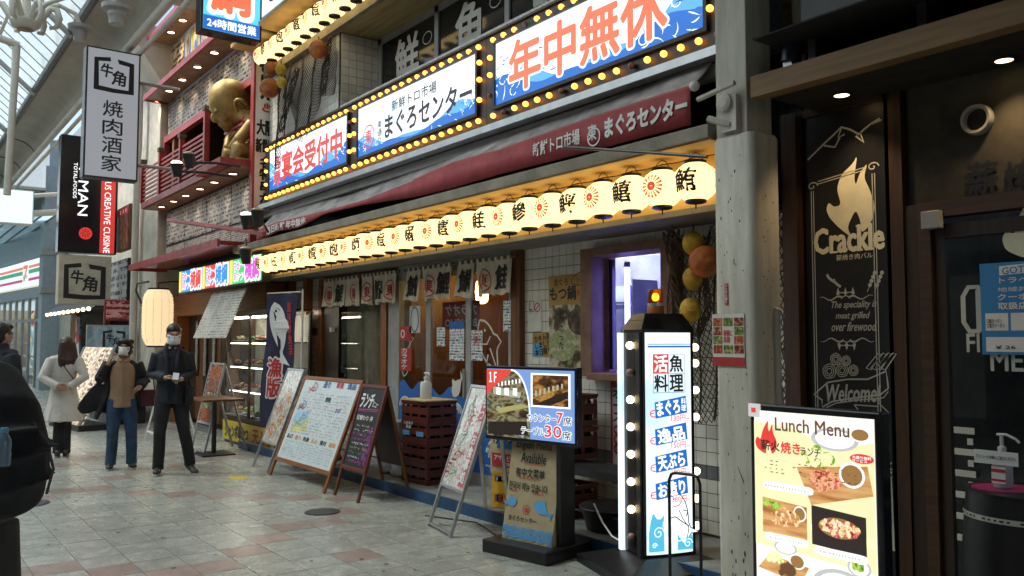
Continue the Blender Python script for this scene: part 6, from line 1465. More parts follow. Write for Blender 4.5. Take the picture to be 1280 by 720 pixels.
for sh in range(4):
    z = .44+sh*.36; MB().box(.03, CW-.03, .06, .46, z-.012, z).build('shelf', G('glass') if False else G('alu_grey'), sc)
    if sh < 3: MB().box(.05, CW-.05, .07, .09, z+.335, z+.345).build('lamp_tube', lit('shelf_lamp', (1, .9, .7), 14), sc)
    for k in range(9):
        x = .14+k*.23; y = .18+.1*(k % 2)
        MB().lathe([(.03, 0), (.085, .014), (.1, .03)], (x, y, z), 14).build('dish', G('plastic_white') if rr_.random() < .7 else G('print_black'), sc)
        fmb = MB()
        for q in range(6): fmb.ell((x+rr_.uniform(-.05, .05), y+rr_.uniform(-.05, .05), z+.045+rr_.random()*.04), .03+.02*rr_.random(), .028, .024, 7, 5)
        fmb.build('model_food', fm[rr_.randrange(6)], sc, smooth=True)
# tiled piers beside the showcase
# big paper lantern on its bracket
bl_ = thing('giant_paper_lantern', 'tall cream cylindrical paper lantern glowing beside the timber entrance', 'lantern', (-16.1, 4.05, 1.95))
pf = []; n = 34
for i in range(n+1):
    z = -.50+1.0*i/n; r_ = .265*(1-abs(z/.5)**5*.35); pf.append((r_+(.004 if i % 2 else -.002), z))
MB().lathe(pf, k=36).build('shade', lit('big_lantern', (1.0, .74, .42), .95, .8), bl_, smooth=True)
MB().lathe([(.12, .498), (.175, .50), (.175, .53), (.12, .53)], k=24).build('cap', G('black'), bl_); MB().lathe([(.12, -.498), (.175, -.50), (.175, -.53), (.12, -.53)], k=24).build('cap', G('black'), bl_)
for a_ in range(12): MB().tube([(pf[k][0]*1.008*math.cos(a_*.5236), pf[k][0]*1.008*math.sin(a_*.5236), pf[k][1]) for k in range(0, n+1, 3)], .0025, 4).build('wire', G('alu_grey'), bl_)
MB().tube([(0, 0, .53), (0, 0, .62), (0, .25, .66), (0, .5, .66)], .014, 6).build('bracket_arm', G('steel_dark'), bl_)
# vertical white sign
vs_ = thing('vertical_sign', 'tall narrow white sign with black vertical characters beside the red post', 'vertical sign', (-12.0, 4.29, 3.3), 90)
MB().box(0, .30, 0, .06, 0, 3.9).build('board', G('print_white'), vs_); MB().box(-.03, 0, -.01, .07, 0, 3.9).box(.30, .33, -.01, .07, 0, 3.9).build('red_edge', G('red_paint'), vs_)
for k, (s_, z) in enumerate((('大阪', 1.30), ('新世界', 1.02), ('名物', .60), ('串かつ', .10))):
    for j, ch in enumerate(s_[:2]): pass
letters('大阪', .03, 1.22, .24, .22, G('print_black'), vs_, bold=.05); letters('新世界', .02, .96, .26, .20, G('print_black'), vs_, bold=.05); letters('名物串かつ', .08, .06, .2, .84, G('print_black'), vs_, bold=.06, vertical=True); letters('大阪新世界', .07, 1.75, .17, 1.9, G('print_black'), vs_, bold=.05, vertical=True); letters('♨', .1, 1.56, .16, .14, G('print_red'), vs_)
# blue 24 hour sign, perpendicular
a = onX(250, 37, -11.0)
bs = thing('blue_lit_sign', 'bright blue lit box sign with coral character above a dark blue strip', 'lit sign', (-11.0, 3.20, 5.52), 90)
MB().box(0, .80, 0, .22, 0, 1.6).build('housing', G('black_gloss'), bs, bevel=.006)
MB().box(.03, .77, -.008, 0, .03, 1.57).build('panel', lit('panel_cyan', (.10, .62, 1.0), 1.15), bs); MB().box(.03, .77, -.010, -.0085, .03, .21).build('strip', lit('strip_blue', (.02, .15, .60), 1.0), bs)
letters('24時間営業', .08, .06, .64, .12, G('ink_white'), bs, y=-.013, bold=.03); letters('横綱', .12, .27, .54, 1.15, G('ink_white'), bs, y=-.0125, bold=.13, vertical=True); letters('横綱', .14, .30, .50, 1.1, G('ink_coral'), bs, y=-.0150, bold=.06, vertical=True)
MB().box(.8, 1.25, .08, .14, .2, .28).build('arm', G('steel_dark'), bs)
# gilded statue: bowed bald figure on the balcony
gs = thing('golden_statue', 'large gilded bowed figure with a bald head and big ears on the balcony', 'statue', (-12.75, 4.40, 4.16)); gs.scale = (.84, .84, .84)
def blob(parts_, name, m, parent, voxel=.02, smooth_it=6, world=False):
    mb = MB()
    for f in parts_: f(mb)
    me = mb.mesh('tmp'); o = bpy.data.objects.new('tmp', me); scn.collection.objects.link(o)
    r_ = o.modifiers.new('r', 'REMESH'); r_.mode = 'VOXEL'; r_.voxel_size = voxel
    s_ = o.modifiers.new('s', 'SMOOTH'); s_.iterations = smooth_it; s_.factor = .5
    bpy.context.view_layer.update()
    me2 = bpy.data.meshes.new_from_object(o.evaluated_get(bpy.context.evaluated_depsgraph_get())); bpy.data.objects.remove(o); bpy.data.meshes.remove(me)
    me2.name = name; me2.materials.clear(); me2.materials.append(m); me2.polygons.foreach_set('use_smooth', [True]*len(me2.polygons))
    o = bpy.data.objects.new(name, me2); link(o, parent, None, world); return o
def Rm(x=0, y=0, z=0): return (Matrix.Rotation(R(z), 3, 'Z') @ Matrix.Rotation(R(y), 3, 'Y') @ Matrix.Rotation(R(x), 3, 'X'))
hm = Rm(38, 18, 0)
hc = Vector((-.22, -.18, 1.22))
def hp(x, y, z): return hc+hm @ Vector((x, y, z))
blob([lambda m: m.ell(hc, .34, .40, .43, 24, 18, hm), lambda m: m.ell(hp(0, -.17, -.20), .24, .22, .24, 16, 12, hm), lambda m: m.ell(hp(0, -.40, -.10), .055, .09, .10, 12, 8, hm),
      lambda m: m.ell(hp(0, -.37, -.24), .11, .05, .025, 12, 8, hm), lambda m: m.ell(hp(0, -.36, -.29), .10, .05, .03, 12, 8, hm), lambda m: m.ell(hp(0, -.30, -.37), .10, .09, .07, 12, 8, hm),
      lambda m: m.ell(hp(.13, -.345, .04), .10, .05, .03, 12, 8, hm), lambda m: m.ell(hp(-.13, -.345, .04), .10, .05, .03, 12, 8, hm),
      lambda m: m.ell(hp(.16, -.28, -.14), .09, .09, .08, 12, 8, hm), lambda m: m.ell(hp(-.16, -.28, -.14), .09, .09, .08, 12, 8, hm),
      lambda m: m.tube([(-.1, -.0, 1.0), (.1, .12, .80), (.22, .2, .55)], [.2, .24, .28], 14), lambda m: m.ell((.22, .2, .6), .42, .26, .36, 18, 12), lambda m: m.ell((.18, .12, .25), .34, .26, .26, 18, 12),
      lambda m: m.tube([(.45, .0, .72), (.36, -.22, .42), (.12, -.28, .30)], [.13, .10, .07], 12), lambda m: m.tube([(-.12, .1, .75), (-.2, -.2, .55), (-.05, -.3, .32)], [.13, .10, .07], 12),
      lambda m: m.tube([(.3, .0, .2), (.42, -.28, .22), (.38, -.3, .0)], [.17, .14, .10], 12), lambda m: m.tube([(0, .0, .2), (-.1, -.28, .22), (-.12, -.3, .0)], [.17, .14, .10], 12)], 'figure', G('gold'), gs, .022, 5)
for sx in (1, -1):
    em = MB(); c_ = hp(sx*.35, .04, -.08); mt = hm @ Rm(0, sx*12, sx*-25)
    for t_ in range(1): em.tube([c_+mt @ Vector((sx*.02, .10*math.cos(q*.5), .17*math.sin(q*.5))) for q in range(13)], .032, 8)
    em.tube([c_+mt @ Vector((sx*.01, .035*math.cos(q*.5), .07*math.sin(q*.5))) for q in range(11)], .018, 8)
    em.ell(c_+mt @ Vector((0, 0, 0)), .02, .06, .12, 12, 8, mt); em.build('ear', G('gold'), gs, smooth=True)
MB().box(-.45, .7, -.35, .5, -.02, .03).build('plinth', G('gold'), gs)
# spotlights on arms in front of menu panels
def arm_spot(base, head, lab, on=False):
    t = thing('arm_spotlight', lab, 'spotlight', base); v = Vector(head)-Vector(base)
    MB().tube([(0, 0, 0), v*.5+Vector((0, 0, .02)), v], .018, 8).build('arm', G('black'), t, smooth=True)
    MB().tube([v+Vector((.02, -.02, .10)), v+Vector((0, .0, -.08))], [.085, .05], 16).build('lamp_housing', G('black'), t, smooth=True)
    MB().ell(v+Vector((.02, -.02, .11)), .075, .075, .03, 14, 8).build('lens', lit('spot_lens', (1, .75, .45), 3.0) if on else mat('lens_off', (.5, .42, .3), rough=.2), t, smooth=True)
arm_spot(onY(292, 221, 4.0), onY(222, 214, 3.2), 'lit spotlight on a long black arm before the balcony', True)
arm_spot(onY(300, 208, 4.0), onY(237, 203, 3.25), 'unlit spotlight on a long black arm before the balcony')
arm_spot(onY(330, 296, 4.1), onY(309, 279, 3.7), 'left of two spotlights at the end of the red canopy', True)
arm_spot(onY(335, 290, 4.1), onY(323, 274, 3.72), 'right of two spotlights at the end of the red canopy')
tag(MB().tube([onY(210, 275, 3.7), onY(330, 292, 3.9)], .03, 6).build('red_rod', G('red_paint')), 'thin red steel rod bracing the red canopy', 'rod')
arm_spot(onY(307, 300, 3.8), onY(308, 322, 3.7), 'black lamp hanging from the corner of the red canopy')

# ------------------------------------------------------------------ cream pillar, pipes, next buildings
pl_ = thing('cream_pillar', 'tall cream pillar between the red shop and the next building with a flared head', 'pillar', (-18.0, 4.3, 0))
MB().box(-.7, .72, 0, 1.2, 0, 7.2).build('shaft', G('cream_paint'), pl_, bevel=.02)
MB().hexa([(-.7, -.0, 6.6), (.72, -.0, 6.6), (.72, .5, 6.6), (-.7, .5, 6.6)], [(-.9, -.5, 7.2), (.9, -.5, 7.2), (.9, .5, 7.2), (-.9, .5, 7.2)]).box(-.9, .9, -.5, .5, 7.2, 7.6).build('head', G('cream_ceiling'), pl_)
tag(MB().tube([(-18.5, 4.18, 0), (-18.5, 4.18, 5.2), (-18.3, 4.15, 5.45), (-18.3, 4.15, 6.9)], .07, 12).build('downpipe', G('cream_ceiling'), smooth=True), 'cream downpipe running up the face of the pillar', 'downpipe')
tag(MB().tube([(-17.6, 4.15, 2.2), (-17.55, 4.0, 2.5), (-17.2, 3.95, 2.62), (-16.6, 4.0, 2.62)], .02, 8).build('conduit', G('steel_dark'), smooth=True), 'thin dark conduit curling from the pillar to the big lantern', 'conduit')
# grill house sign, silver
lit('sign_silver', (.40, .42, .46), .62)
def boxsign(name, label, X, Y0_, W_, Z0_, H_, face_m, edge_m, depth=.3, rz=90, edge=.03, cat='box sign'):
    t = thing(name, label, cat, (X, Y0_, Z0_), rz)
    MB().box(0, W_, 0, depth, 0, H_).build('housing', edge_m, t, bevel=.008); MB().box(edge, W_-edge, -.01, 0, edge, H_-edge).build('panel', face_m, t); return t
t = boxsign('silver_box_sign', 'tall silver box sign with black framed emblem and four black characters', -14.0, 2.40, .83, 3.995, 2.15, G('sign_silver'), G('steel_dark'), .25); t.scale = (.933, .933, .933)
def logo(t, cx, cz, s_, m, y):
    fr_ = [(-.5, .42), (-.12, .46), (-.1, .36), (-.40, .33), (-.38, -.34), (.38, -.38), (.40, .30), (.10, .34), (.06, .46), (.5, .40), (.52, -.48), (-.5, -.46)]
    left = [(-.5, .42), (-.10, .48), (-.08, .37), (-.39, .33), (-.37, -.34), (0, -.37), (0, -.49), (-.5, -.46)]
    right = [(0, -.37), (.38, -.37), (.39, .30), (.12, .33), (.08, .46), (.51, .40), (.52, -.47), (0, -.49)]
    MB().poly([(cx+x*s_, cz+z*s_) for x, z in left], y).poly([(cx+x*s_, cz+z*s_) for x, z in right], y).build('emblem_frame', m, t)
    letters('牛', cx-.33*s_, cz-.08*s_, .30*s_, .36*s_, m, t, y=y-.001, bold=.035, rot=-6); letters('角', cx-.04*s_, cz-.27*s_, .34*s_, .40*s_, m, t, y=y-.001, bold=.035, rot=-4)
logo(t, .42, 1.72, .60, G('print_black'), -.014)
for k, ch in enumerate('焼肉酒家'): letters(ch, .27, 1.03-k*.30, .30, .26, G('print_black'), t, y=-.014, bold=.016)
MB().tube([(.83, .12, 1.7), (1.5, .12, 1.7)], .03, 8).tube([(.83, .12, .3), (1.5, .12, .3)], .03, 8).build('arm', G('alu_grey'), t)
t = boxsign('black_box_sign', 'big black box sign with sideways white lettering and a red stripe', -20.0, 3.0, 1.14, 3.40, 2.5, G('black_gloss'), G('black_gloss'), .3)
MB().poly(rect(.80, .02, .29, 2.2), -.013).build('red_stripe', lit('stripe_red', (.80, .05, .04), .75), t)
letters('BAT-MAN'[2:], -.1, 1.25, 1.1, .19, G('ink_white'), t, y=-.014, bold=.01, rot=-90).location = (0, 0, 0)
letters('TOTAL-FOODS', -.09, 1.50, .76, .07, G('ink_white'), t, y=-.014, bold=.012, rot=-90)
letters('DELICIOUS CREATIVE CUISINE', -.14, 1.03, 2.15, .13, G('ink_white'), t, y=-.015, bold=.0, rot=-90)
mb = MB(); mb.poly(circle(.52, .42, .13), -.013); mb.build('emblem', lit('stripe_red', (.80, .05, .04), .75), t)
mb = MB()
for k in range(8): mb.ribbon([(.52+.03*math.cos(k*.785), .42+.03*math.sin(k*.785)), (.52+.10*math.cos(k*.785), .42+.10*math.sin(k*.785))], .014, -.0145)
mb.build('emblem_petal', G('black'), t)
D('canvas_cream', (.52, .48, .38), rough=.8, var=.15)
t = boxsign('cream_box_sign', 'cream square sign with the black framed emblem below the black sign', -20.0, 3.03, 1.02, 2.30, 1.05, G('canvas_cream'), G('canvas_cream'), .3, edge=.01)
logo(t, .50, .50, .80, G('print_black'), -.013)
# building behind: ground floor entrance (x -20 .. -29)
nb = thing('corner_restaurant', 'cream fronted restaurant with a dark entrance and bulb lined canopy', 'restaurant', (-22.0, 4.6, 0))
def NB(mb, name, m, **kw): return mb.build(name, G(m) if isinstance(m, str) else m, nb, world=True, **kw)
NB(MB().box(-30, -18.8, 4.8, 9, 2.5, 7).box(-30, -28, 4.6, 9, 0, 2.5).box(-20.2, -18.8, 4.6, 9, 0, 2.5), 'wall', 'cream_paint')
NB(MB().box(-28, -20.2, 5.6, 5.7, 0, 2.5), 'entrance_back', 'black'); NB(MB().box(-27.9, -27.2, 4.62, 4.75, .1, 2.4).box(-23.6, -23.4, 4.62, 4.75, .1, 2.4), 'door_post', 'wood_orange')
NB(MB().hexa([(-27.5, 3.9, 2.28), (-21, 3.9, 2.28), (-21, 4.8, 2.28), (-27.5, 4.8, 2.28)], [(-27.5, 4.1, 2.5), (-21, 4.1, 2.5), (-21, 4.8, 2.62), (-27.5, 4.8, 2.62)]), 'canopy', 'steel_dark')
for k in range(10): put('bulb', GB, nb, Vector((-27.2+k*.65, 3.87, 2.26))-Vector(nb.location), scale=1.7)
NB(MB().box(-26.6, -26.0, 4.5, 4.55, .6, 2.2), 'poster_board', printm('entrance_print', ['#d8d8d4', '#b83030', '#e0e0e0', '#30302c', '#6a86a4'], 3, kind='cells', lines=5))
# framed menu box signs right of black sign
a = onY(137, 398, 4.25); b = onY(160, 322, 4.25)
t = boxsign('panel_sign', 'white lettered dark framed panel sign beside the cream pillar', a.x, 4.25, b.x-a.x, a.z, b.z-a.z, printm('grey_menu', ['#a9a9a9', '#b7b5b2', '#8c8c8c'], 3, lines=6, ink='#222', ink_amt=.7), G('black'), .1, rz=0)
a = onY(144, 316, 4.2); b = onY(162, 254, 4.2)
t = boxsign('lattice_sign', 'small wooden lattice sign with a red and white header beside the black sign', a.x, 4.2, b.x-a.x, a.z, b.z-a.z, printm('lattice', ['#4a3820', '#7a6034', '#2c2416'], 9, kind='cells'), G('wood_brown'), .12, rz=0)
lw_, lh_ = b.x-a.x, b.z-a.z
MB().poly(rect(.03, lh_*.80, lw_-.06, lh_*.15), -.013).build('red_header', G('print_red'), t)
mb = MB()
for k in range(4): mb.poly(circle(lw_*(.2+k*.2), lh_*.875, .045, 8), -.015)
mb.build('header_dots', G('print_white'), t)
# slanted bright board and blue panel near woman
t = thing('bright_menu_board', 'brightly lit slanted board of menu pictures leaning behind the walking woman', 'menu board', (-17.6, 2.62, 0), 8)
MB().hexa([(0, 0, .10), (1.5, 0, .10), (1.5, .06, .10), (0, .06, .10)], [(0, .55, 1.42), (1.5, .55, 1.42), (1.5, .61, 1.42), (0, .61, 1.42)]).build('panel', printm('warm_menu', ['#d8c8a8', '#b89868', '#e8e0d0', '#a06a48', '#efe8dc'], 6, glow=.45, detail=5, lines=12, ink='#604030', ink_amt=.5), t)
MB().box(-.03, 1.53, -.02, .5, 0, .10).build('base', G('black'), t); MB().tube([(0, .0, .1), (0, .55, 1.42)], .03, 6).tube([(1.5, .0, .1), (1.5, .55, 1.42)], .03, 6).build('edge', G('alu_grey'), t)
t = boxsign('blue_poster_board', 'tall pale blue poster board with a black emblem behind the walking woman', -18.6, 3.35, .85, .2, 1.65, printm('pale_blue_print', ['#7fa0b8', '#a8bcc8', '#6488a8', '#c0ccd0'], 3), G('alu_grey'), .08)
logo(t, .5, 1.35, .42, G('print_black'), -.013)
t = boxsign('pink_poster', 'small pink poster on a ledge above the blue poster board', -18.9, 3.72, .5, 1.95, .42, printm('pink_print', ['#c87878', '#e0a0a0', '#b05050'], 4, lines=9, ink='#722', ink_amt=.6), G('red_paint'), .06)
tag(MB().box(-18.9, -17.0, 3.5, 4.1, .0, .55).build('planter_box', G('black')), 'low black box standing at the foot of the cream pillar', 'box')
# convenience store on the corner
a = onY(58, 322, 4.3); b = onZ(0, 338, a.z); dv = Vector((b.x-a.x, b.y-a.y, 0)); ang = math.degrees(math.atan2(-dv.y, -dv.x))
cs_ = thing('convenience_store', 'glass fronted convenience store with orange, green and red stripes on its sign', 'store', (b.x, b.y, 0), ang); LN = dv.length
MB().box(-6, LN, .0, 6, 2.95, 3.3).box(-6, LN, .0, 6, 4.3, 8).box(LN-.12, LN+.0, .0, 6, 0, 2.95).build('wall', mat('blue_grey', (.30, .36, .40), rough=.5, var=.1), cs_)
MB().box(-6, LN-.1, -.16, .0, 3.35, 4.18).build('sign_box', lit('store_white', (.85, .92, .95), .95), cs_)
for z, m_, c in ((3.92, 'st_orange', (.85, .20, .12)), (3.74, 'st_green', (.05, .35, .18)), (3.50, 'st_red', (.55, .06, .20))): MB().box(-6, LN-.12, -.166, -.161, z, z+.09 if 'green' not in m_ else z+.13).build('stripe', lit(m_, c, .8), cs_)
MB().box(LN-2.3, LN-1.5, -.170, -.167, 3.45, 4.1).build('emblem_panel', G('store_white'), cs_); letters('7', LN-2.2, 3.52, .6, .5, G('st_orange'), cs_, y=-.175, bold=.06); letters('ELEVEN', LN-2.2, 3.6, .6, .12, G('st_green'), cs_, y=-.18, bold=.04)
MB().box(-6, LN-.1, 2.4, 2.45, 0, 2.9).build('shop_interior', printm('shop_goods', ['#d8ecec', '#9cc0c4', '#b0443a', '#dce8e4', '#d8c87a', '#7fa8b0', '#f0f6f6'], 2.6, kind='cells', glow=.5, stretch=(1, 1, 1.6)), cs_)
for k in range(3): MB().box(-6, LN-.3, 1.4, 2.3, .3+k*.55, .34+k*.55).build('shelf', G('plastic_white'), cs_)
MB().box(-6, LN-.1, .3, 2.4, 2.86, 2.9).build('shop_ceiling', lit('shop_ceiling', (.80, .95, 1.0), 1.0), cs_)
for k in range(9): MB().box(LN-.3-k*.95, LN-.2-k*.95, .0, .08, 0, 2.95).build('mullion', G('alu_grey'), cs_)
MB().box(-6, LN-.1, .005, .07, 2.15, 2.25).build('transom', G('alu_grey'), cs_); MB().quad((-6, .04, 0), (LN-.12, .04, 0), (LN-.12, .04, 2.95), (-6, .04, 2.95)).build('shop_pane', G('glass'), cs_)
t = thing('steel_column', 'pale blue grey steel column at the corner of the convenience store', 'column', (-30.3, 4.2, 0)); MB().box(-.35, .35, -.1, .5, 0, 7).build('shaft', mat('blue_grey', (.30, .36, .40), rough=.5, var=.1), t); MB().box(-.4, .4, -.15, .55, 3.0, 3.2).box(-.4, .4, -.15, .55, 4.2, 4.4).build('band', G('alu_grey'), t)
t = thing('grey_building', 'blue grey building with louvred windows over the convenience store', 'building', (-36, 5.5, 0)); MB().box(-14, 6.0, 0, 8, 4.4, 9).build('wall', mat('blue_grey2', (.22, .27, .31), rough=.6, var=.15), t)
for k in range(6): MB().box(5.0-k*1.6, 5.9-k*1.6, -.05, 0, 5.0, 7.2).build('window', G('shop_glass_dark'), t)
for k in range(10): MB().box(-13, 5.9, -.09, -.05, 5.0+k*.24, 5.04+k*.24).build('louvre', G('alu_grey'), t)
# white lit box on the left
a = onX(42, 262, -17.5); b = onX(0, 250, -17.5)
t = thing('white_light_box', 'blank white glowing box sign hanging over the street on the left', 'light box', (-17.5, a.y-2.4, a.z-.28), 90)
z1_ = onX(42, 258, -17.5).z; z0_ = onX(42, 288, -17.5).z
MB().box(0, 2.4, 0, .25, 0, .62).build('housing', G('plastic_white'), t); MB().box(.02, 2.38, -.01, 0, .02, .60).build('panel', lit('box_white', (.75, .95, .95), 1.15), t)
for x in (.3, 2.0): MB().tube([(x, .1, .62), (x, .1, 3.5)], .02, 6).build('hanger', G('cream_ceiling'), t)

# ------------------------------------------------------------------ arcade roof
ar = thing('arcade_roof', 'glazed shopping arcade roof with cream ribbed cove and white trusses', 'roof', (-20, 0, 6.4))
def A(mb, name, m, **kw): return mb.build(name, G(m) if isinstance(m, str) else m, ar, world=True, **kw)
GY, GZ = 2.36, 6.5; CY_, CZ_ = -.6, 8.3   # glazing from the cove edge up to the ridge, mirrored on the far side
XA, XB = -75, 13
glz = translucentm('roof_glazing', (.82, .94, .94), .22)
def sect(u):  # u 0..1 from near edge to far edge
    y = GY+(-.6*2-GY*2+0)*u if False else GY-(GY+3.56)*u; k = 1-abs(u*2-1); return y, GZ+1.7*math.sin(k*math.pi/2)
for seg in range(8):
    y0, z0 = sect(seg/8); y1, z1 = sect((seg+1)/8)
    A(MB().quad((XA, y0, z0), (XB, y0, z0), (XB, y1, z1), (XA, y1, z1)), 'glazing_panel', glz)
ribs = MB()
for i in range(176):
    x = XA+i*.5; big = i % 8 == 0
    P_ = [(x, sect(s_/8)[0], sect(s_/8)[1]-(.03 if not big else .1)) for s_ in range(9)]
    ribs.tube(P_, .011 if not big else .05, 4 if not big else 8)
A(ribs, 'rib', 'alu_grey', kind='stuff')
for s_ in range(0, 9): y, z = sect(s_/8); A(MB().tube([(XA, y, z-.06), (XB, y, z-.06)], .03, 6), 'purlin', 'cream_ceiling')
A(MB().tube([(XA, GY, GZ-.02), (XB, GY, GZ-.02)], .07, 8), 'edge_beam', 'steel_dark')
tr_ = MB()
for i in range(60):
    x = XA+i*1.5; tr_.tube([(x, GY+.02, GZ+.05), (x+.75, GY-.12, GZ+.22), (x+1.5, GY+.02, GZ+.05)], .02, 5)
A(tr_, 'edge_lattice', 'cream_ceiling', kind='stuff')
cv_ = MB(); cp = [(GY, GZ), (2.6, 6.50), (2.8, 6.44), (2.95, 6.33), (3.04, 6.2)]
D('cove', (.42, .40, .34), rough=.65, var=.12, vs=1.5)
for (ya, za_), (yb, zb_) in zip(cp, cp[1:]): cv_.quad((XA, ya, za_), (XB, ya, za_), (XB, yb, zb_), (XA, yb, zb_))
A(cv_, 'cove', 'cove', smooth=True)
cr_ = MB()
for i in range(170):
    x = -32+i*.15 if i < 0 else -20.5+i*.09
    for (ya, za_), (yb, zb_) in zip(cp, cp[1:]): cr_.add([(x, ya, za_-.004), (x+.03, ya, za_-.016), (x+.06, ya, za_-.004), (x, yb, zb_-.004), (x+.03, yb, zb_-.016), (x+.06, yb, zb_-.004)], [(0, 1, 4, 3), (1, 2, 5, 4)])
A(cr_, 'cove_rib', 'cream_ceiling', kind='stuff')
cj = MB()
for i in range(14): x = -24-i*2.6; cj.tube([(x, ya, za_-.01) for ya, za_ in cp], .012, 4)
A(cj, 'cove_joint', 'steel_dark', kind='stuff')
A(MB().tube([(XA, 3.05, 6.16), (XB, 3.05, 6.16)], .07, 10).tube([(XA, 3.18, 6.05), (XB, 3.18, 6.05)], .04, 8), 'pipe', 'cream_ceiling', smooth=True)
A(MB().box(XA, XB, 3.12, 4.6, 6.22, 6.3), 'side_ceiling', 'cream_ceiling') if False else None
A(MB().box(-12.2, XB, 3.1, 4.5, 6.22, 6.3).box(XA, -30, 3.1, 6, 6.22, 6.3), 'side_ceiling', 'cream_ceiling')
A(MB().box(-4.5, XB, -3.6, 2.3, 6.40, 6.46), 'light_block_panel', 'cream_ceiling')  # unseen opaque sheet added under the glazing to darken the grill restaurant side
# lower glass canopy farther down the street
lc = thing('glass_canopy', 'low glass canopy with dark bars beyond the black sign', 'glass canopy', (-30, 3.3, 4.9))
MB().add([(-12, -2.2, -.1), (2.5, -2.2, -.1), (2.5, .9, .35), (-12, .9, .35)], [(0, 1, 2, 3)]).build('canopy_glazing', translucentm('canopy_glass', (.62, .82, .9), .5), lc)
for k in range(9): MB().tube([(-12, -2.2+k*.38, -.12+k*.055), (2.5, -2.2+k*.38, -.12+k*.055)], .03, 5).build('bar', G('steel_dark'), lc)
MB().tube([(2.5, -2.3, -.12), (2.5, 1.0, .36)], .09, 8).tube([(2.4, -2.3, .35), (2.4, 1.0, .9)], .06, 8).build('edge_tube', G('cream_ceiling'), lc)
# posts and tie beams of the arcade
def strut(p, q, r_, lab, k=10): return tag(MB().tube([p, q], r_, k).build('arcade_strut', G('cream_ceiling'), smooth=True), lab, 'strut')
strut(onX(21, 58, -14), onX(9, 235, -14)-Vector((0, 0, .1)), .05, 'slim cream hanger dropping from the roof beam at the far left')
strut(onX(-60, 25, -14), onX(24, 57, -14), .055, 'cream tie beam crossing below the glazing at the upper left')
strut(onX(0, 40, -14), onX(-80, 100, -14), .03, 'slim cream brace beside the lamp cluster')
# lamp cluster
lcx = onZ(32, 28, 5.75); lt = thing('lamp_cluster', 'ornate cream arcade lamp cluster with curled arms and upright grey cups', 'lamp cluster', lcx)
MB().lathe([(.0, -.10), (.12, -.09), (.17, -.05), (.19, 0), (.17, .03), (.06, .08), (.05, .5)], k=24).build('boss', G('cream_ceiling'), lt, smooth=True); MB().lathe([(.0, -.105), (.10, -.10)], k=20).build('boss_lens', G('eave_brown'), lt)
def cup(p, s_=1.0, lab='lamp_cup'):
    o = MB().lathe([(.03*s_, -.16*s_), (.075*s_, -.15*s_), (.085*s_, -.06*s_), (.095*s_, -.05*s_), (.09*s_, .0), (.15*s_, .015*s_), (.16*s_, .06*s_), (.10*s_, .07*s_)], p, 20).build('lamp_cup', G('alu_grey'), lt, smooth=True); return o
for k, (tx, ty, s_) in enumerate(((100, 38, 1.0), (146, 14, 1.1))):
    e = onZ(tx, ty, 5.80+.0*k) if k == 0 else onY(tx, ty, 2.2); e = e-Vector(lcx); cup(e, s_)
    MB().tube([(0, 0, .02), e*.25+Vector((0, 0, .22)), e*.6+Vector((0, 0, .30)), e*.9+Vector((0, 0, .22)), e+Vector((0, 0, .07))], .032, 8).build('arm', G('cream_ceiling'), lt, smooth=True)
for k, a_ in enumerate((-30, 20, 75, 140, 190, 250)):
    c, s = math.cos(R(a_)), math.sin(R(a_)); pts = [(c*r_, s*r_, z) for r_, z in ((.1, 0), (.2, .10), (.28, .22), (.36, .22), (.40, .10), (.36, -.02), (.28, -.04))]
    MB().tube(pts, [.05, .05, .045, .045, .04, .035, .025], 8).build('curl', G('cream_ceiling'), lt, smooth=True)
# opposite side of the street (behind and left of the camera): plain shopfronts that only shape the light
op = thing('unseen_opposite_shops', 'plain unseen row of shopfronts across the street, added to shape the light', 'building', (-20, -4.6, 0))
MB().box(-55, 33, -.4, 0, 0, 7).build('wall', mat('op_wall', (.16, .15, .14), rough=.8, var=.4, vs=.4), op)
for k in range(20): MB().box(-54+k*4.3, -51+k*4.3, 0, .05, .3, 2.6).build('shop_window', mat('op_glass', (.05, .06, .07), rough=.1, emit=(.8, .8, .7), es=.12, var=0), op)
MB().box(-55, 33, 0, 1.0, 2.9, 3.1).build('canopy', G('beam_beige'), op)
# ------------------------------------------------------------------ people
D('skin', (.46, .27, .19), rough=.5, var=.08, spec=.35); D('hair_black', (.012, .010, .010), rough=.45, var=.3, vs=40); D('hair_brown', (.05, .022, .014), rough=.42, var=.35, vs=40)
D('black_cloth', (.014, .015, .018), rough=.85, var=.3, bump=.3); D('navy_cloth', (.016, .020, .030), rough=.8, var=.3, bump=.3); D('denim', (.035, .075, .15), rough=.8, var=.35, vs=12, bump=.3, bs=120)
D('beige_cloth', (.42, .27, .17), rough=.85, var=.15, bump=.3); D('coat_cream', (.62, .59, .54), rough=.8, var=.15, bump=.3, bs=40); D('shoe', (.03, .025, .022), rough=.5, var=.2); D('mask_white', (.74, .76, .78), rough=.8, var=.03)
D('grey_trouser', (.05, .048, .045), rough=.85, var=.2); D('burgundy', (.10, .02, .03), rough=.8)
V3 = Vector
def T_(pts, rad, k=12, up=None): return lambda m: m.tube(pts, rad, k, up=up)
def E_(c, rx, ry, rz, M_=None): return lambda m: m.ell(c, rx, ry, rz, 14, 10, M_)
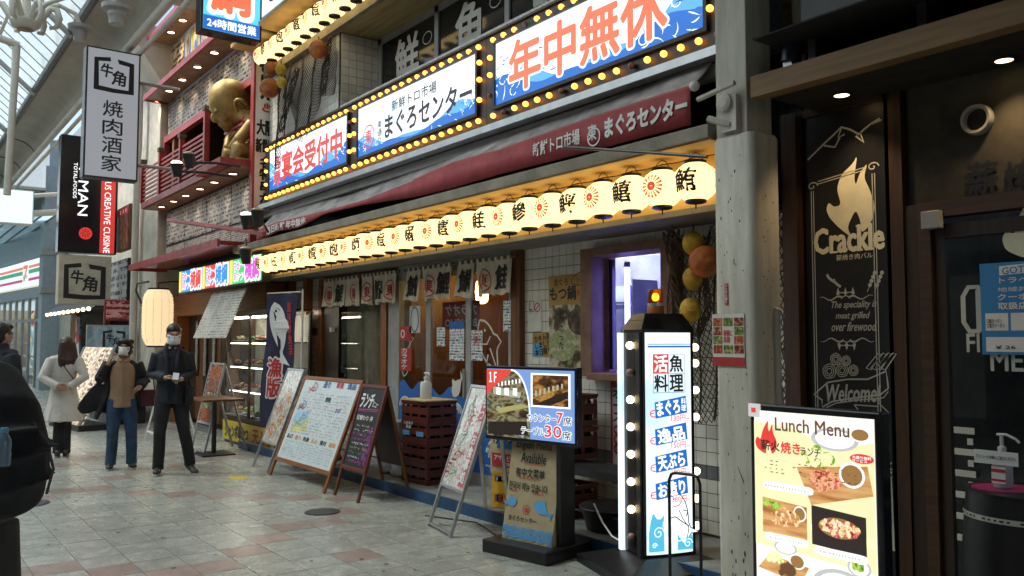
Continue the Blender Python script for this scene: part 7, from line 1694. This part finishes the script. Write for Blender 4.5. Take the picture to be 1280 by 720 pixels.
def hand_parts(w, d, n, side, curl=35, s=1.0):
    """w wrist, d finger direction, n palm normal (fingers curl towards it), side: thumb side vector"""
    w, d, n, side = V3(w), V3(d).normalized(), V3(n).normalized(), V3(side).normalized(); out = []
    pc = w+d*.05*s
    out.append(T_([w-d*.02, w+d*.02, w+d*.05*s, w+d*.088*s], [(.019*s, .026*s), (.016*s, .032*s), (.014*s, .042*s), (.011*s, .038*s)], 12, up=n))
    for k, (o_, L_) in enumerate(((.031, .066), (.011, .075), (-.010, .070), (-.029, .054))):
        b = w+d*.082*s+side*o_*s; c1 = R(curl*.6+4*k); c2 = R(curl*1.5+5*k)
        d1 = d*math.cos(c1)+n*math.sin(c1); d2 = d*math.cos(c2)+n*math.sin(c2)
        out.append(T_([b-d*.012, b, b+d1*L_*.5*s, b+d1*L_*.5*s+d2*L_*.5*s], [.0085*s, .0095*s, .0088*s, .0065*s], 8))
    tb = w+d*.022*s+side*.028*s; t1 = (side*.75+d*.6+n*.35).normalized(); t2 = (d*.9+n*.5+side*.15).normalized()
    out.append(T_([tb-t1*.015, tb, tb+t1*.036*s, tb+t1*.036*s+t2*.03*s], [.013*s, .013*s, .0105*s, .008*s], 8))
    return out
def head_parts(hc, Mh, s=1.0, female=False):
    def q(x, y, z): return V3(hc)+Mh @ V3((x*s, y*s, z*s))
    jw = .9 if female else 1
    P = [E_(q(0, .012, .03), .076*s, .092*s, .088*s, Mh), E_(q(0, -.018, -.035), .062*s*jw, .074*s, .078*s, Mh), E_(q(0, -.052, -.085), .034*s*jw, .032*s, .026*s, Mh),
         T_([q(0, -.086, .012), q(0, -.098, -.018), q(0, -.106, -.034)], [.008*s, .011*s, .014*s], 8), E_(q(.045, -.062, -.018), .022*s, .02*s, .02*s, Mh), E_(q(-.045, -.062, -.018), .022*s, .02*s, .02*s, Mh),
         E_(q(0, -.084, .022), .05*s, .014*s, .012*s, Mh), E_(q(0, -.088, -.062), .022*s, .010*s, .010*s, Mh)]
    for sx in (1, -1): P.append(E_(q(sx*.076, .008, -.008), .009*s, .020*s, .031*s, Mh))
    return P, q
def face_bits(t, q, Mh, s=1.0, mask=True):
    for sx in (1, -1):
        MB().ell(q(sx*.030, -.083, .004), .012*s, .006*s, .0055*s, 10, 6, Mh).build('eye', mat('eye', (.03, .02, .018), rough=.2, var=0), t, smooth=True)
        MB().tube([q(sx*.015, -.094, .024), q(sx*.032, -.094, .028), q(sx*.048, -.084, .023)], .0035*s, 6).build('eyebrow', G('hair_black'), t, smooth=True)
    if mask:
        rs = []
        for j in range(7):
            v = j/6; z = -.100+.098*v; row = []
            for i in range(13):
                a = R(-74+148*i/12); rx = (.073 if v > .4 else .073-.03*(.4-v)); ry = .092+.022*math.sin(math.pi*min(1, v*1.1))*math.exp(-(a/.55)**2)-.02*(1-v)*.5
                row.append(q(rx*math.sin(a)*1.02, -ry*math.cos(a)-.010, z-.018*abs(math.sin(a))*(v-.5)*-1.2))
            rs.append(row)
        mb = MB()
        for j in range(6):
            for i in range(12): mb.quad(rs[j][i], rs[j][i+1], rs[j+1][i+1], rs[j+1][i])
        o = mb.build('face_mask', G('mask_white'), t, smooth=True); so_ = o.modifiers.new('t', 'SOLIDIFY'); so_.thickness = .003
        for sx in (1, -1): MB().tube([q(sx*.070, -.03, -.015), q(sx*.082, .0, -.012), q(sx*.084, .018, -.002)], .002, 5).build('mask_strap', G('mask_white'), t)
def shoe(t, p, yaw=0, s=1.0, m='shoe', pitch=0, sole=(.5, .5, .48)):
    Mz = Rm(pitch, 0, yaw); p = V3(p)
    def q(x, y, z): return p+Mz @ V3((x*s, y*s, z*s))
    o = blob([E_(q(0, -.02, .045), .042*s, .085*s, .042*s, Mz), E_(q(0, -.115, .036), .046*s, .075*s, .032*s, Mz), E_(q(0, .055, .05), .038*s, .045*s, .05*s, Mz), T_([q(0, .035, .04), q(0, .03, .10)], [.042*s, .044*s])], 'shoe', G(m), t, .009, 4)
    pts = [(.042*math.cos(a), -.055+.135*math.sin(a)) for a in [k*math.pi/9 for k in range(18)]]
    MB().rings([[q(x, y, z) for x, y in pts] for z in (.0, .016)]).build('sole', mat('sole_%d' % int(sole[0]*100), sole, rough=.7), o)
def person(label, loc, rz, H, spec):
    s = H/1.70; t = thing('person', label, 'person', loc, rz); S_ = lambda *p: V3((p[0]*s, p[1]*s, p[2]*s))
    J = dict(hipL=(.085, 0, .88), hipR=(-.085, 0, .88), kneeL=(.10, -.02, .48), kneeR=(-.10, -.02, .48), ankL=(.10, .02, .09), ankR=(-.10, .02, .09), pel=(0, 0, .94), waist=(0, -.005, 1.05), chest=(0, 0, 1.24), shL=(.158, .01, 1.365), shR=(-.158, .01, 1.365), elL=(.25, .04, 1.12), elR=(-.25, .04, 1.12), wrL=(.25, -.05, .88), wrR=(-.25, -.05, .88), neck=(0, .01, 1.45), head=(0, -.01, 1.585))
    J.update(spec.get('J', {})); j = {k: S_(*v) for k, v in J.items()}
    Mh = Rm(*spec.get('hr', (0, 0, 0))); fem = spec.get('female', False)
    hp_, q = head_parts(j['head'], Mh, s, fem)
    body = hp_+[T_([j['neck']-S_(0, 0, .06), j['neck'], j['head']-S_(0, -.015, .04)], [.06*s, .052*s, .050*s]), T_([j['pel']-S_(0, 0, .06), j['waist'], j['chest'], j['neck']-S_(0, 0, .04)], [(.10*s, .12*s), (.085*s, .11*s), (.095*s, .13*s), (.05*s, .09*s)], 14, up=(0, 1, 0))]
    for sd in 'LR':
        body += [T_([j['hip'+sd], j['knee'+sd], j['ank'+sd]], [.075*s, .05*s, .035*s]), T_([j['sh'+sd], j['el'+sd], j['wr'+sd]], [.045*s, .036*s, .026*s])]
        h = spec['hand'+sd]; body += hand_parts(j['wr'+sd], h[0], h[1], h[2], h[3] if len(h) > 3 else 35, s*.98)
    blob(body, 'body', G('skin'), t, .0065, 2)
    face_bits(t, q, Mh, s, spec.get('mask', True))
    tr = spec['trousers']; w = spec.get('tw', 1)
    P = [T_([j['pel']-S_(0, 0, .10), j['pel'], j['waist']], [(.11*s, .15*s), (.115*s, .155*s), (.10*s, .135*s)], 16, up=(0, 1, 0))]
    for sd in 'LR':
        k_, a_ = j['knee'+sd], j['ank'+sd]; m1 = k_.lerp(a_, .5)
        P.append(T_([j['hip'+sd]+S_(0, 0, .02), j['hip'+sd].lerp(k_, .5), k_, m1+S_(.004, .006, 0), a_.lerp(k_, .03), a_-S_(0, 0, .035)], [.098*s, .086*s*w, .068*s*w, .066*s*w, .062*s*w, .066*s*w], 14))
        for q_ in range(4): P.append(E_(k_.lerp(a_, .2+.2*q_)+S_(.01*(-1)**q_, -.03, 0), .045*s*w, .03*s, .02*s))
    blob(P, 'trousers', G(tr), t, .011, 3)
    for sd in 'LR': shoe(t, j['ank'+sd]*1.0-S_(0, 0, .085 if 'footz' not in spec else spec['footz'][sd]), spec.get('yaw'+sd, 8 if sd == 'L' else -8), s, spec.get('shoe', 'shoe'), spec.get('pitch'+sd, 0))
    return t, j, q, Mh, s, S_
def torso_cloth(j, S_, s, lo=.80, big=1.0, flare=1.0, yoff=0):
    return [T_([S_(0, .0+yoff, lo), S_(0, 0+yoff, (lo+1.05)/2), j['waist'], j['chest']-S_(0, 0, .04), j['chest']+S_(0, .0, .09), j['neck']-S_(0, 0, .025), j['neck']+S_(0, 0, .005)], [(.125*s*big*flare, .17*s*big*flare), (.12*s*big, .165*s*big), (.112*s*big, .150*s*big), (.122*s*big, .168*s*big), (.108*s*big, .170*s*big), (.075*s, .10*s), (.062*s, .068*s)], 20, up=(0, 1, 0))]
def sleeve(j, sd, s, r=1.0, to=.93, folds=True):
    a, b, c = j['sh'+sd], j['el'+sd], j['wr'+sd]; e = b.lerp(c, to); P = [T_([a, a.lerp(b, .5), b, b.lerp(e, .5), e], [.068*s*r, .060*s*r, .053*s*r, .048*s*r, .043*s*r], 12)]
    if folds:
        for k in range(5):
            p = a.lerp(b, .25+.15*k) if k < 4 else b; P.append(E_(p+V3((.008*(-1)**k, -.012, 0)), .058*s*r, .052*s*r, .014*s, Rm(0, 18*(-1)**k, 0)))
    return P
# man in black, holding a phone
mloc = onZ(212, 592, 0)
t, j, q, Mh, s, S_ = person('man in black jacket and white mask walking while holding a phone', (mloc.x, mloc.y, 0), 74, 1.73, dict(
    J=dict(hipR=(-.085, .0, .88), kneeR=(-.115, -.05, .48), ankR=(-.125, .00, .09), kneeL=(.14, -.02, .50), ankL=(.215, .10, .11), elR=(-.225, .03, 1.13), wrR=(-.055, -.21, 1.10), elL=(.225, .02, 1.13), wrL=(.10, -.22, 1.08), head=(.01, -.02, 1.585)),
    hr=(8, 0, 6), handR=((.85, -.45, -.1), (.2, -.1, -.6), (0, -.6, .8), 45), handL=((-.75, -.5, -.1), (0, -.3, .8), (.1, -.8, .3), 40), trousers='black_cloth', yawL=24, yawR=-4, pitchL=14, footz=dict(L=.10, R=.085)))
P = torso_cloth(j, S_, s, .86, .97); o = blob(P, 'sweater', G('black_cloth'), t, .012, 3)
P = torso_cloth(j, S_, s, .80, 1.06)[:1]+sleeve(j, 'L', s, 1.03)+sleeve(j, 'R', s, 1.03)+[E_(S_(.085, .0, 1.385), .10*s, .07*s, .042*s, Rm(0, 22, 0)), E_(S_(-.085, .0, 1.385), .10*s, .07*s, .042*s, Rm(0, -22, 0))]
jk = blob(P, 'jacket', G('navy_cloth'), t, .012, 3)
for sx in (1, -1):
    mb = MB(); mb.tube([S_(sx*.06, -.045, 1.475), S_(sx*.075, -.10, 1.42), S_(sx*.055, -.150, 1.28), S_(sx*.05, -.155, 1.08), S_(sx*.06, -.16, .84)], [(.012, .022)]*5, 8); mb.build('jacket_edge', G('navy_cloth'), jk, smooth=True)
    MB().tube([S_(sx*.055, .03, 1.49), S_(sx*.062, -.03, 1.475), S_(sx*.028, -.085, 1.425)], [(.010, .024), (.010, .024), (.006, .014)], 8).build('shirt_collar', G('beige_cloth'), t, smooth=True)
ph = thing('mobile_phone', 'slim dark phone held by the man in the black jacket', 'phone', t.matrix_world @ V3((0, 0, 0)))
bpy.context.view_layer.update(); Wm = t.matrix_world
ph.location = Wm @ S_(.045, -.30, 1.115); ph.rotation_euler = (R(-55), R(8), R(74))
MB().box(-.037, .037, -.004, .004, -.07, .07).build('case', G('black_gloss'), ph, bevel=.003); MB().box(-.033, .033, -.0052, -.004, -.064, .064).build('phone_screen', lit('phone_glow', (.5, .55, .6), .5), ph)
blob([E_(q(0, .020, .045), .083*s, .098*s, .086*s, Mh), E_(q(0, .045, .0), .078*s, .075*s, .085*s, Mh)], 'hair', G('hair_black'), t, .006, 1)
bg_ = thing('shoulder_bag', 'small black shoulder bag at the hip of the man in black', 'bag', Wm @ S_(.19, -.02, .80)); bg_.rotation_euler = (0, 0, R(74))
MB().box(-.04, .05, -.12, .10, -.02, .20).build('bag_body', G('black_cloth'), bg_, bevel=.02); MB().tube([(0, -.06, .2), (-.04, -.09, .40), (-.10, -.10, .62)], .009, 6).tube([(0, .06, .2), (-.02, .09, .42), (-.08, .08, .66)], .009, 6).build('strap', G('black_cloth'), bg_)
# woman with hand at her ear
wl_ = onZ(150, 586, 0)
t, j, q, Mh, s, S_ = person('woman with mask, open black coat, beige shirt and jeans touching her ear', (wl_.x, wl_.y, 0), 80, 1.57, dict(female=True,
    J=dict(kneeR=(-.10, -.03, .48), ankR=(-.115, .01, .09), kneeL=(.12, -.03, .48), ankL=(.135, .02, .09), elR=(-.27, -.04, 1.18), wrR=(-.155, -.09, 1.40), elL=(.27, .02, 1.14), wrL=(.20, -.19, 1.06), head=(.01, -.02, 1.58)),
    hr=(-4, 4, -8), handR=((.35, -.1, 1), (.8, -.1, -.2), (0, -1, .2), 50), handL=((-.45, -.7, -.25), (-.3, .2, -.8), (0, -.5, .8), 45), trousers='denim', tw=1.08))
P = torso_cloth(j, S_, s, .80, 1.0, 1.02); o = blob(P, 'shirt', G('beige_cloth'), t, .011, 3)
MB().tube([S_(0, -.13, 1.38), S_(0, -.155, 1.2), S_(0, -.15, 1.0), S_(0, -.165, .82)], [(.004, .014)]*4, 6).build('button_placket', mat('beige_dark', (.33, .20, .13), rough=.8), o)
for sx in (1, -1): MB().tube([S_(sx*.055, .03, 1.475), S_(sx*.058, -.04, 1.455), S_(sx*.03, -.095, 1.40)], [(.010, .026), (.010, .026), (.006, .018)], 8).build('collar', G('beige_cloth'), o, smooth=True)
P = sleeve(j, 'L', s, 1.35, .9)+sleeve(j, 'R', s, 1.35, .8)+[E_(S_(.09, .01, 1.375), .10*s, .08*s, .045*s, Rm(0, 22, 0)), E_(S_(-.09, .01, 1.375), .10*s, .08*s, .045*s, Rm(0, -22, 0))]
ct = []
for k in range(9):
    a = R(-62+31*k+0) # coat shell behind and beside the body
for sx in (1, -1):
    P.append(T_([S_(sx*.14, .03, 1.36), S_(sx*.165, .04, 1.15), S_(sx*.19, .06, .95), S_(sx*(.24 if sx > 0 else .30), .08, .66 if sx < 0 else .72)], [(.085*s, .055*s), (.10*s, .05*s), (.12*s, .045*s), (.13*s, .03*s)], 12, up=(0, 1, 0)))
P.append(T_([S_(0, .09, 1.42), S_(0, .12, 1.2), S_(0, .13, .95), S_(-.03, .15, .70)], [(.035*s, .12*s), (.04*s, .17*s), (.04*s, .20*s), (.035*s, .24*s)], 16, up=(0, 1, 0)))
P.append(T_([S_(-.18, .0, 1.05), S_(-.30, .02, .92), S_(-.44, .06, .80), S_(-.50, .08, .76)], [(.03*s, .15*s), (.028*s, .15*s), (.022*s, .10*s), (.015*s, .05*s)], 12, up=(0, 1, 0)))
jk = blob(P, 'coat', G('black_cloth'), t, .012, 3)
P = [E_(q(0, .025, .035), .095*s, .105*s, .095*s, Mh), E_(q(.0, .05, -.03), .098*s, .07*s, .10*s, Mh), E_(q(0, -.052, .075), .075*s, .045*s, .038*s, Mh)]
rr_ = random.Random(5)
for k in range(46):
    a = rr_.uniform(-2.5, 2.5); z = rr_.uniform(-.07, .10); P.append(E_(q(.088*math.sin(a), .02+.085*math.cos(a), z), .024*s, .024*s, .024*s))
blob(P, 'hair', G('hair_black'), t, .008, 1)
t2 = thing('handbag', 'small dark handbag carried on the left arm of the woman in jeans', 'bag', t.location+V3((.02, .30, .74))); MB().box(-.06, .06, -.11, .11, 0, .20).build('bag_body', G('burgundy'), t2, bevel=.02); MB().tube([(0, -.07, .2), (0, -.05, .33), (0, .05, .33), (0, .07, .2)], .008, 6).build('strap', G('burgundy'), t2)
# woman in pale coat, back view
cl_ = onZ(77, 571, 0)
t, j, q, Mh, s, S_ = person('woman in a pale trench coat seen from behind with hands clasped behind her', (cl_.x, cl_.y, 0), 258, 1.60, dict(female=True, mask=False,
    J=dict(kneeR=(-.05, -.02, .48), ankR=(-.05, .0, .09), kneeL=(.05, -.02, .48), ankL=(.055, .03, .09), elR=(-.27, .10, 1.12), wrR=(-.06, .19, .98), elL=(.27, .10, 1.12), wrL=(.05, .20, .99), head=(-.01, -.02, 1.57)),
    hr=(6, 0, 18), handR=((1, .1, -.15), (0, 1, 0), (0, .1, 1), 30), handL=((-1, .1, -.15), (0, 1, 0), (0, .1, 1), 30), trousers='black_cloth', yawL=4, yawR=-4))
P = [T_([S_(-.01, .02, .50), S_(-.01, .01, .70), S_(0, 0, .92), j['waist'], j['chest'], j['chest']+S_(0, 0, .10), j['neck']-S_(0, 0, .02), j['neck']+S_(0, 0, .02)], [(.20*s, .25*s), (.17*s, .215*s), (.135*s, .175*s), (.115*s, .15*s), (.125*s, .172*s), (.11*s, .17*s), (.075*s, .10*s), (.07*s, .075*s)], 22, up=(0, 1, 0))]+sleeve(j, 'L', s, 1.22, .94)+sleeve(j, 'R', s, 1.22, .94)+[E_(S_(.11, .0, 1.38), .10*s, .08*s, .05*s), E_(S_(-.11, .0, 1.38), .10*s, .08*s, .05*s)]
for k in range(10):
    a = 2*math.pi*k/10+.2; P.append(T_([S_(.12*math.cos(a), .10*math.sin(a), .95), S_(.20*math.cos(a), .165*math.sin(a), .70), S_(.245*math.cos(a), .195*math.sin(a), .50)], [.012, .022, .03], 8))
jk = blob(P, 'trench_coat', G('coat_cream'), t, .012, 3)
MB().tube([S_(.155*math.cos(a*.5236)*1.0, .125*math.sin(a*.5236), 1.04) for a in range(13)], [(.022, .006)]*13, 6, up=(0, 0, 1)).build('coat_belt', G('coat_cream'), jk, smooth=True)
MB().tube([S_(.10, -.05, 1.44), S_(.07, .10, 1.40), S_(-.02, .145, 1.25), S_(-.14, .13, 1.08), S_(-.20, .05, .98)], [(.009, .004)]*5, 6).build('bag_strap', G('black_cloth'), t)
P = [E_(q(0, .020, .035), .088*s, .102*s, .095*s, Mh)]
for k in range(11):
    x = -.075+.015*k; P.append(T_([q(x, .06+.03*math.cos(x*14), .04), q(x*1.25, .085, -.10), q(x*1.45, .10+.006*(k % 3), -.22), q(x*1.5, .085, -.30-.02*(k % 2))], [.03*s, .034*s, .028*s, .010*s], 8))
blob(P, 'hair', G('hair_brown'), t, .008, 1)
# man far left, dark coat
fz = Vector((-10.35, 1.06, 0))
t, j, q, Mh, s, S_ = person('man in a dark coat at the left edge looking into the street', (fz.x, fz.y, 0), 215, 1.72, dict(mask=False,
    J=dict(), hr=(2, 0, -6), handR=((0, -.3, -1), (1, 0, 0), (0, -1, 0), 30), handL=((0, -.3, -1), (-1, 0, 0), (0, -1, 0), 30), trousers='black_cloth'))
P = torso_cloth(j, S_, s, .72, 1.12, 1.1)+sleeve(j, 'L', s, 1.2)+sleeve(j, 'R', s, 1.2)+[E_(S_(.11, .0, 1.40), .10*s, .07*s, .045*s), E_(S_(-.11, .0, 1.40), .10*s, .07*s, .045*s), T_([S_(0, .01, 1.43), S_(0, .01, 1.50)], [.085*s, .075*s])]
blob(P, 'coat', G('navy_cloth'), t, .013, 3)
blob([E_(q(0, .022, .040), .086*s, .102*s, .092*s, Mh), E_(q(0, .050, -.01), .08*s, .07*s, .09*s, Mh), E_(q(0, -.055, .085), .065*s, .04*s, .032*s, Mh)], 'hair', G('hair_black'), t, .007, 1)
# backpacker in the foreground, mostly outside the frame
bx_, by_ = -3.66, .225
t, j, q, Mh, s, S_ = person('person in dark clothes at the left edge wearing a large black backpack', (bx_, by_, 0), 284, 1.72, dict(mask=True,
    J=dict(pel=(0, .10, .94), hipL=(.085, .13, .88), hipR=(-.085, .13, .88), elL=(.26, .0, 1.15), wrL=(.14, -.2, 1.12), elR=(-.26, .0, 1.15), wrR=(-.14, -.2, 1.12), kneeL=(.10, .12, .49), kneeR=(-.10, .16, .49), ankL=(.1, .15, .09), ankR=(-.10, .22, .10)), handR=((0, -.25, -1), (1, 0, 0), (0, -1, 0), 30), handL=((0, -.25, -1), (-1, 0, 0), (0, -1, 0), 30), trousers='grey_trouser', tw=1.15))
P = torso_cloth(j, S_, s, .80, 1.12)+sleeve(j, 'L', s, 1.2, .9)+sleeve(j, 'R', s, 1.2, .9)+[E_(S_(.11, .0, 1.40), .10*s, .07*s, .045*s), E_(S_(-.11, .0, 1.40), .10*s, .07*s, .045*s)]
blob(P, 'jacket', G('black_cloth'), t, .012, 3)
blob([E_(q(0, .022, .040), .086*s, .102*s, .092*s, Mh), E_(q(0, .050, -.01), .08*s, .07*s, .09*s, Mh)], 'hair', G('hair_black'), t, .007, 1)
bp_ = thing('backpack', 'large black backpack with grey piping worn at the left edge', 'backpack', (bx_, by_, .03), 284)
pk = blob([T_([V3((0, .30, .985)), V3((0, .36, 1.03)), V3((0, .375, 1.14)), V3((0, .33, 1.27)), V3((0, .25, 1.38)), V3((0, .19, 1.43))], [(.10, .12), (.17, .17), (.185, .18), (.15, .165), (.11, .13), (.05, .07)], 24, up=(0, 1, 0)), E_((0, .50, 1.11), .13, .06, .11), E_((0, .44, 1.28), .11, .05, .04)]+[E_((.03*(-1)**k_, .47+.01*k_, 1.02+.05*k_), .14, .09, .010, Rm(12*(-1)**k_, 6, 0)) for k_ in range(5)], 'bag_body', G('black_cloth'), bp_, .012, 4)
D('piping', (.10, .10, .10), rough=.6)
for sx in (1, -1):
    MB().tube([(sx*.115, .535, 1.02), (sx*.130, .545, 1.10), (sx*.115, .525, 1.19), (sx*.085, .49, 1.25)], .005, 6).build('piping', G('piping'), pk, smooth=True)
    MB().tube([(sx*.06, .17, 1.44), (sx*.075, .06, 1.50), (sx*.08, -.08, 1.44), (sx*.09, -.14, 1.28), (sx*.12, -.05, 1.10), (sx*.12, .18, 1.05)], [(.006, .024)]*6, 8).build('shoulder_strap', G('black_cloth'), bp_, smooth=True)
MB().tube([(0, .20, 1.48), (0, .22, 1.53), (0, .16, 1.54), (0, .14, 1.49)], .008, 6).build('carry_loop', G('black_cloth'), bp_)
bt = thing('water_bottle', 'clear bottle with a pale blue cap in the side pocket of the backpack', 'bottle', bp_.location); bpy.context.view_layer.update()
bq = onZ(5, 545, 1.15); dd_ = Vector((bq.x, bq.y, 0)).length
bt.scale = (.62, .62, .62)
bt.location = ray(5, 556)*(2.86/((ray(6, 552).x**2+ray(6, 552).y**2)**.5))+Vector((0, 0, CAM_H-.06))
MB().lathe([(.028, 0), (.031, .01), (.031, .06), (.029, .07), (.031, .08), (.030, .12), (.014, .15)], k=18).build('bottle_body', mat('bottle_pet', (.16, .24, .30), rough=.1, var=.1), bt, smooth=True)
MB().lathe([(.016, .15), (.017, .153), (.017, .172), (.015, .175)], k=18).build('cap', mat('cap_blue', (.12, .38, .60), rough=.4, var=0), bt, smooth=True)
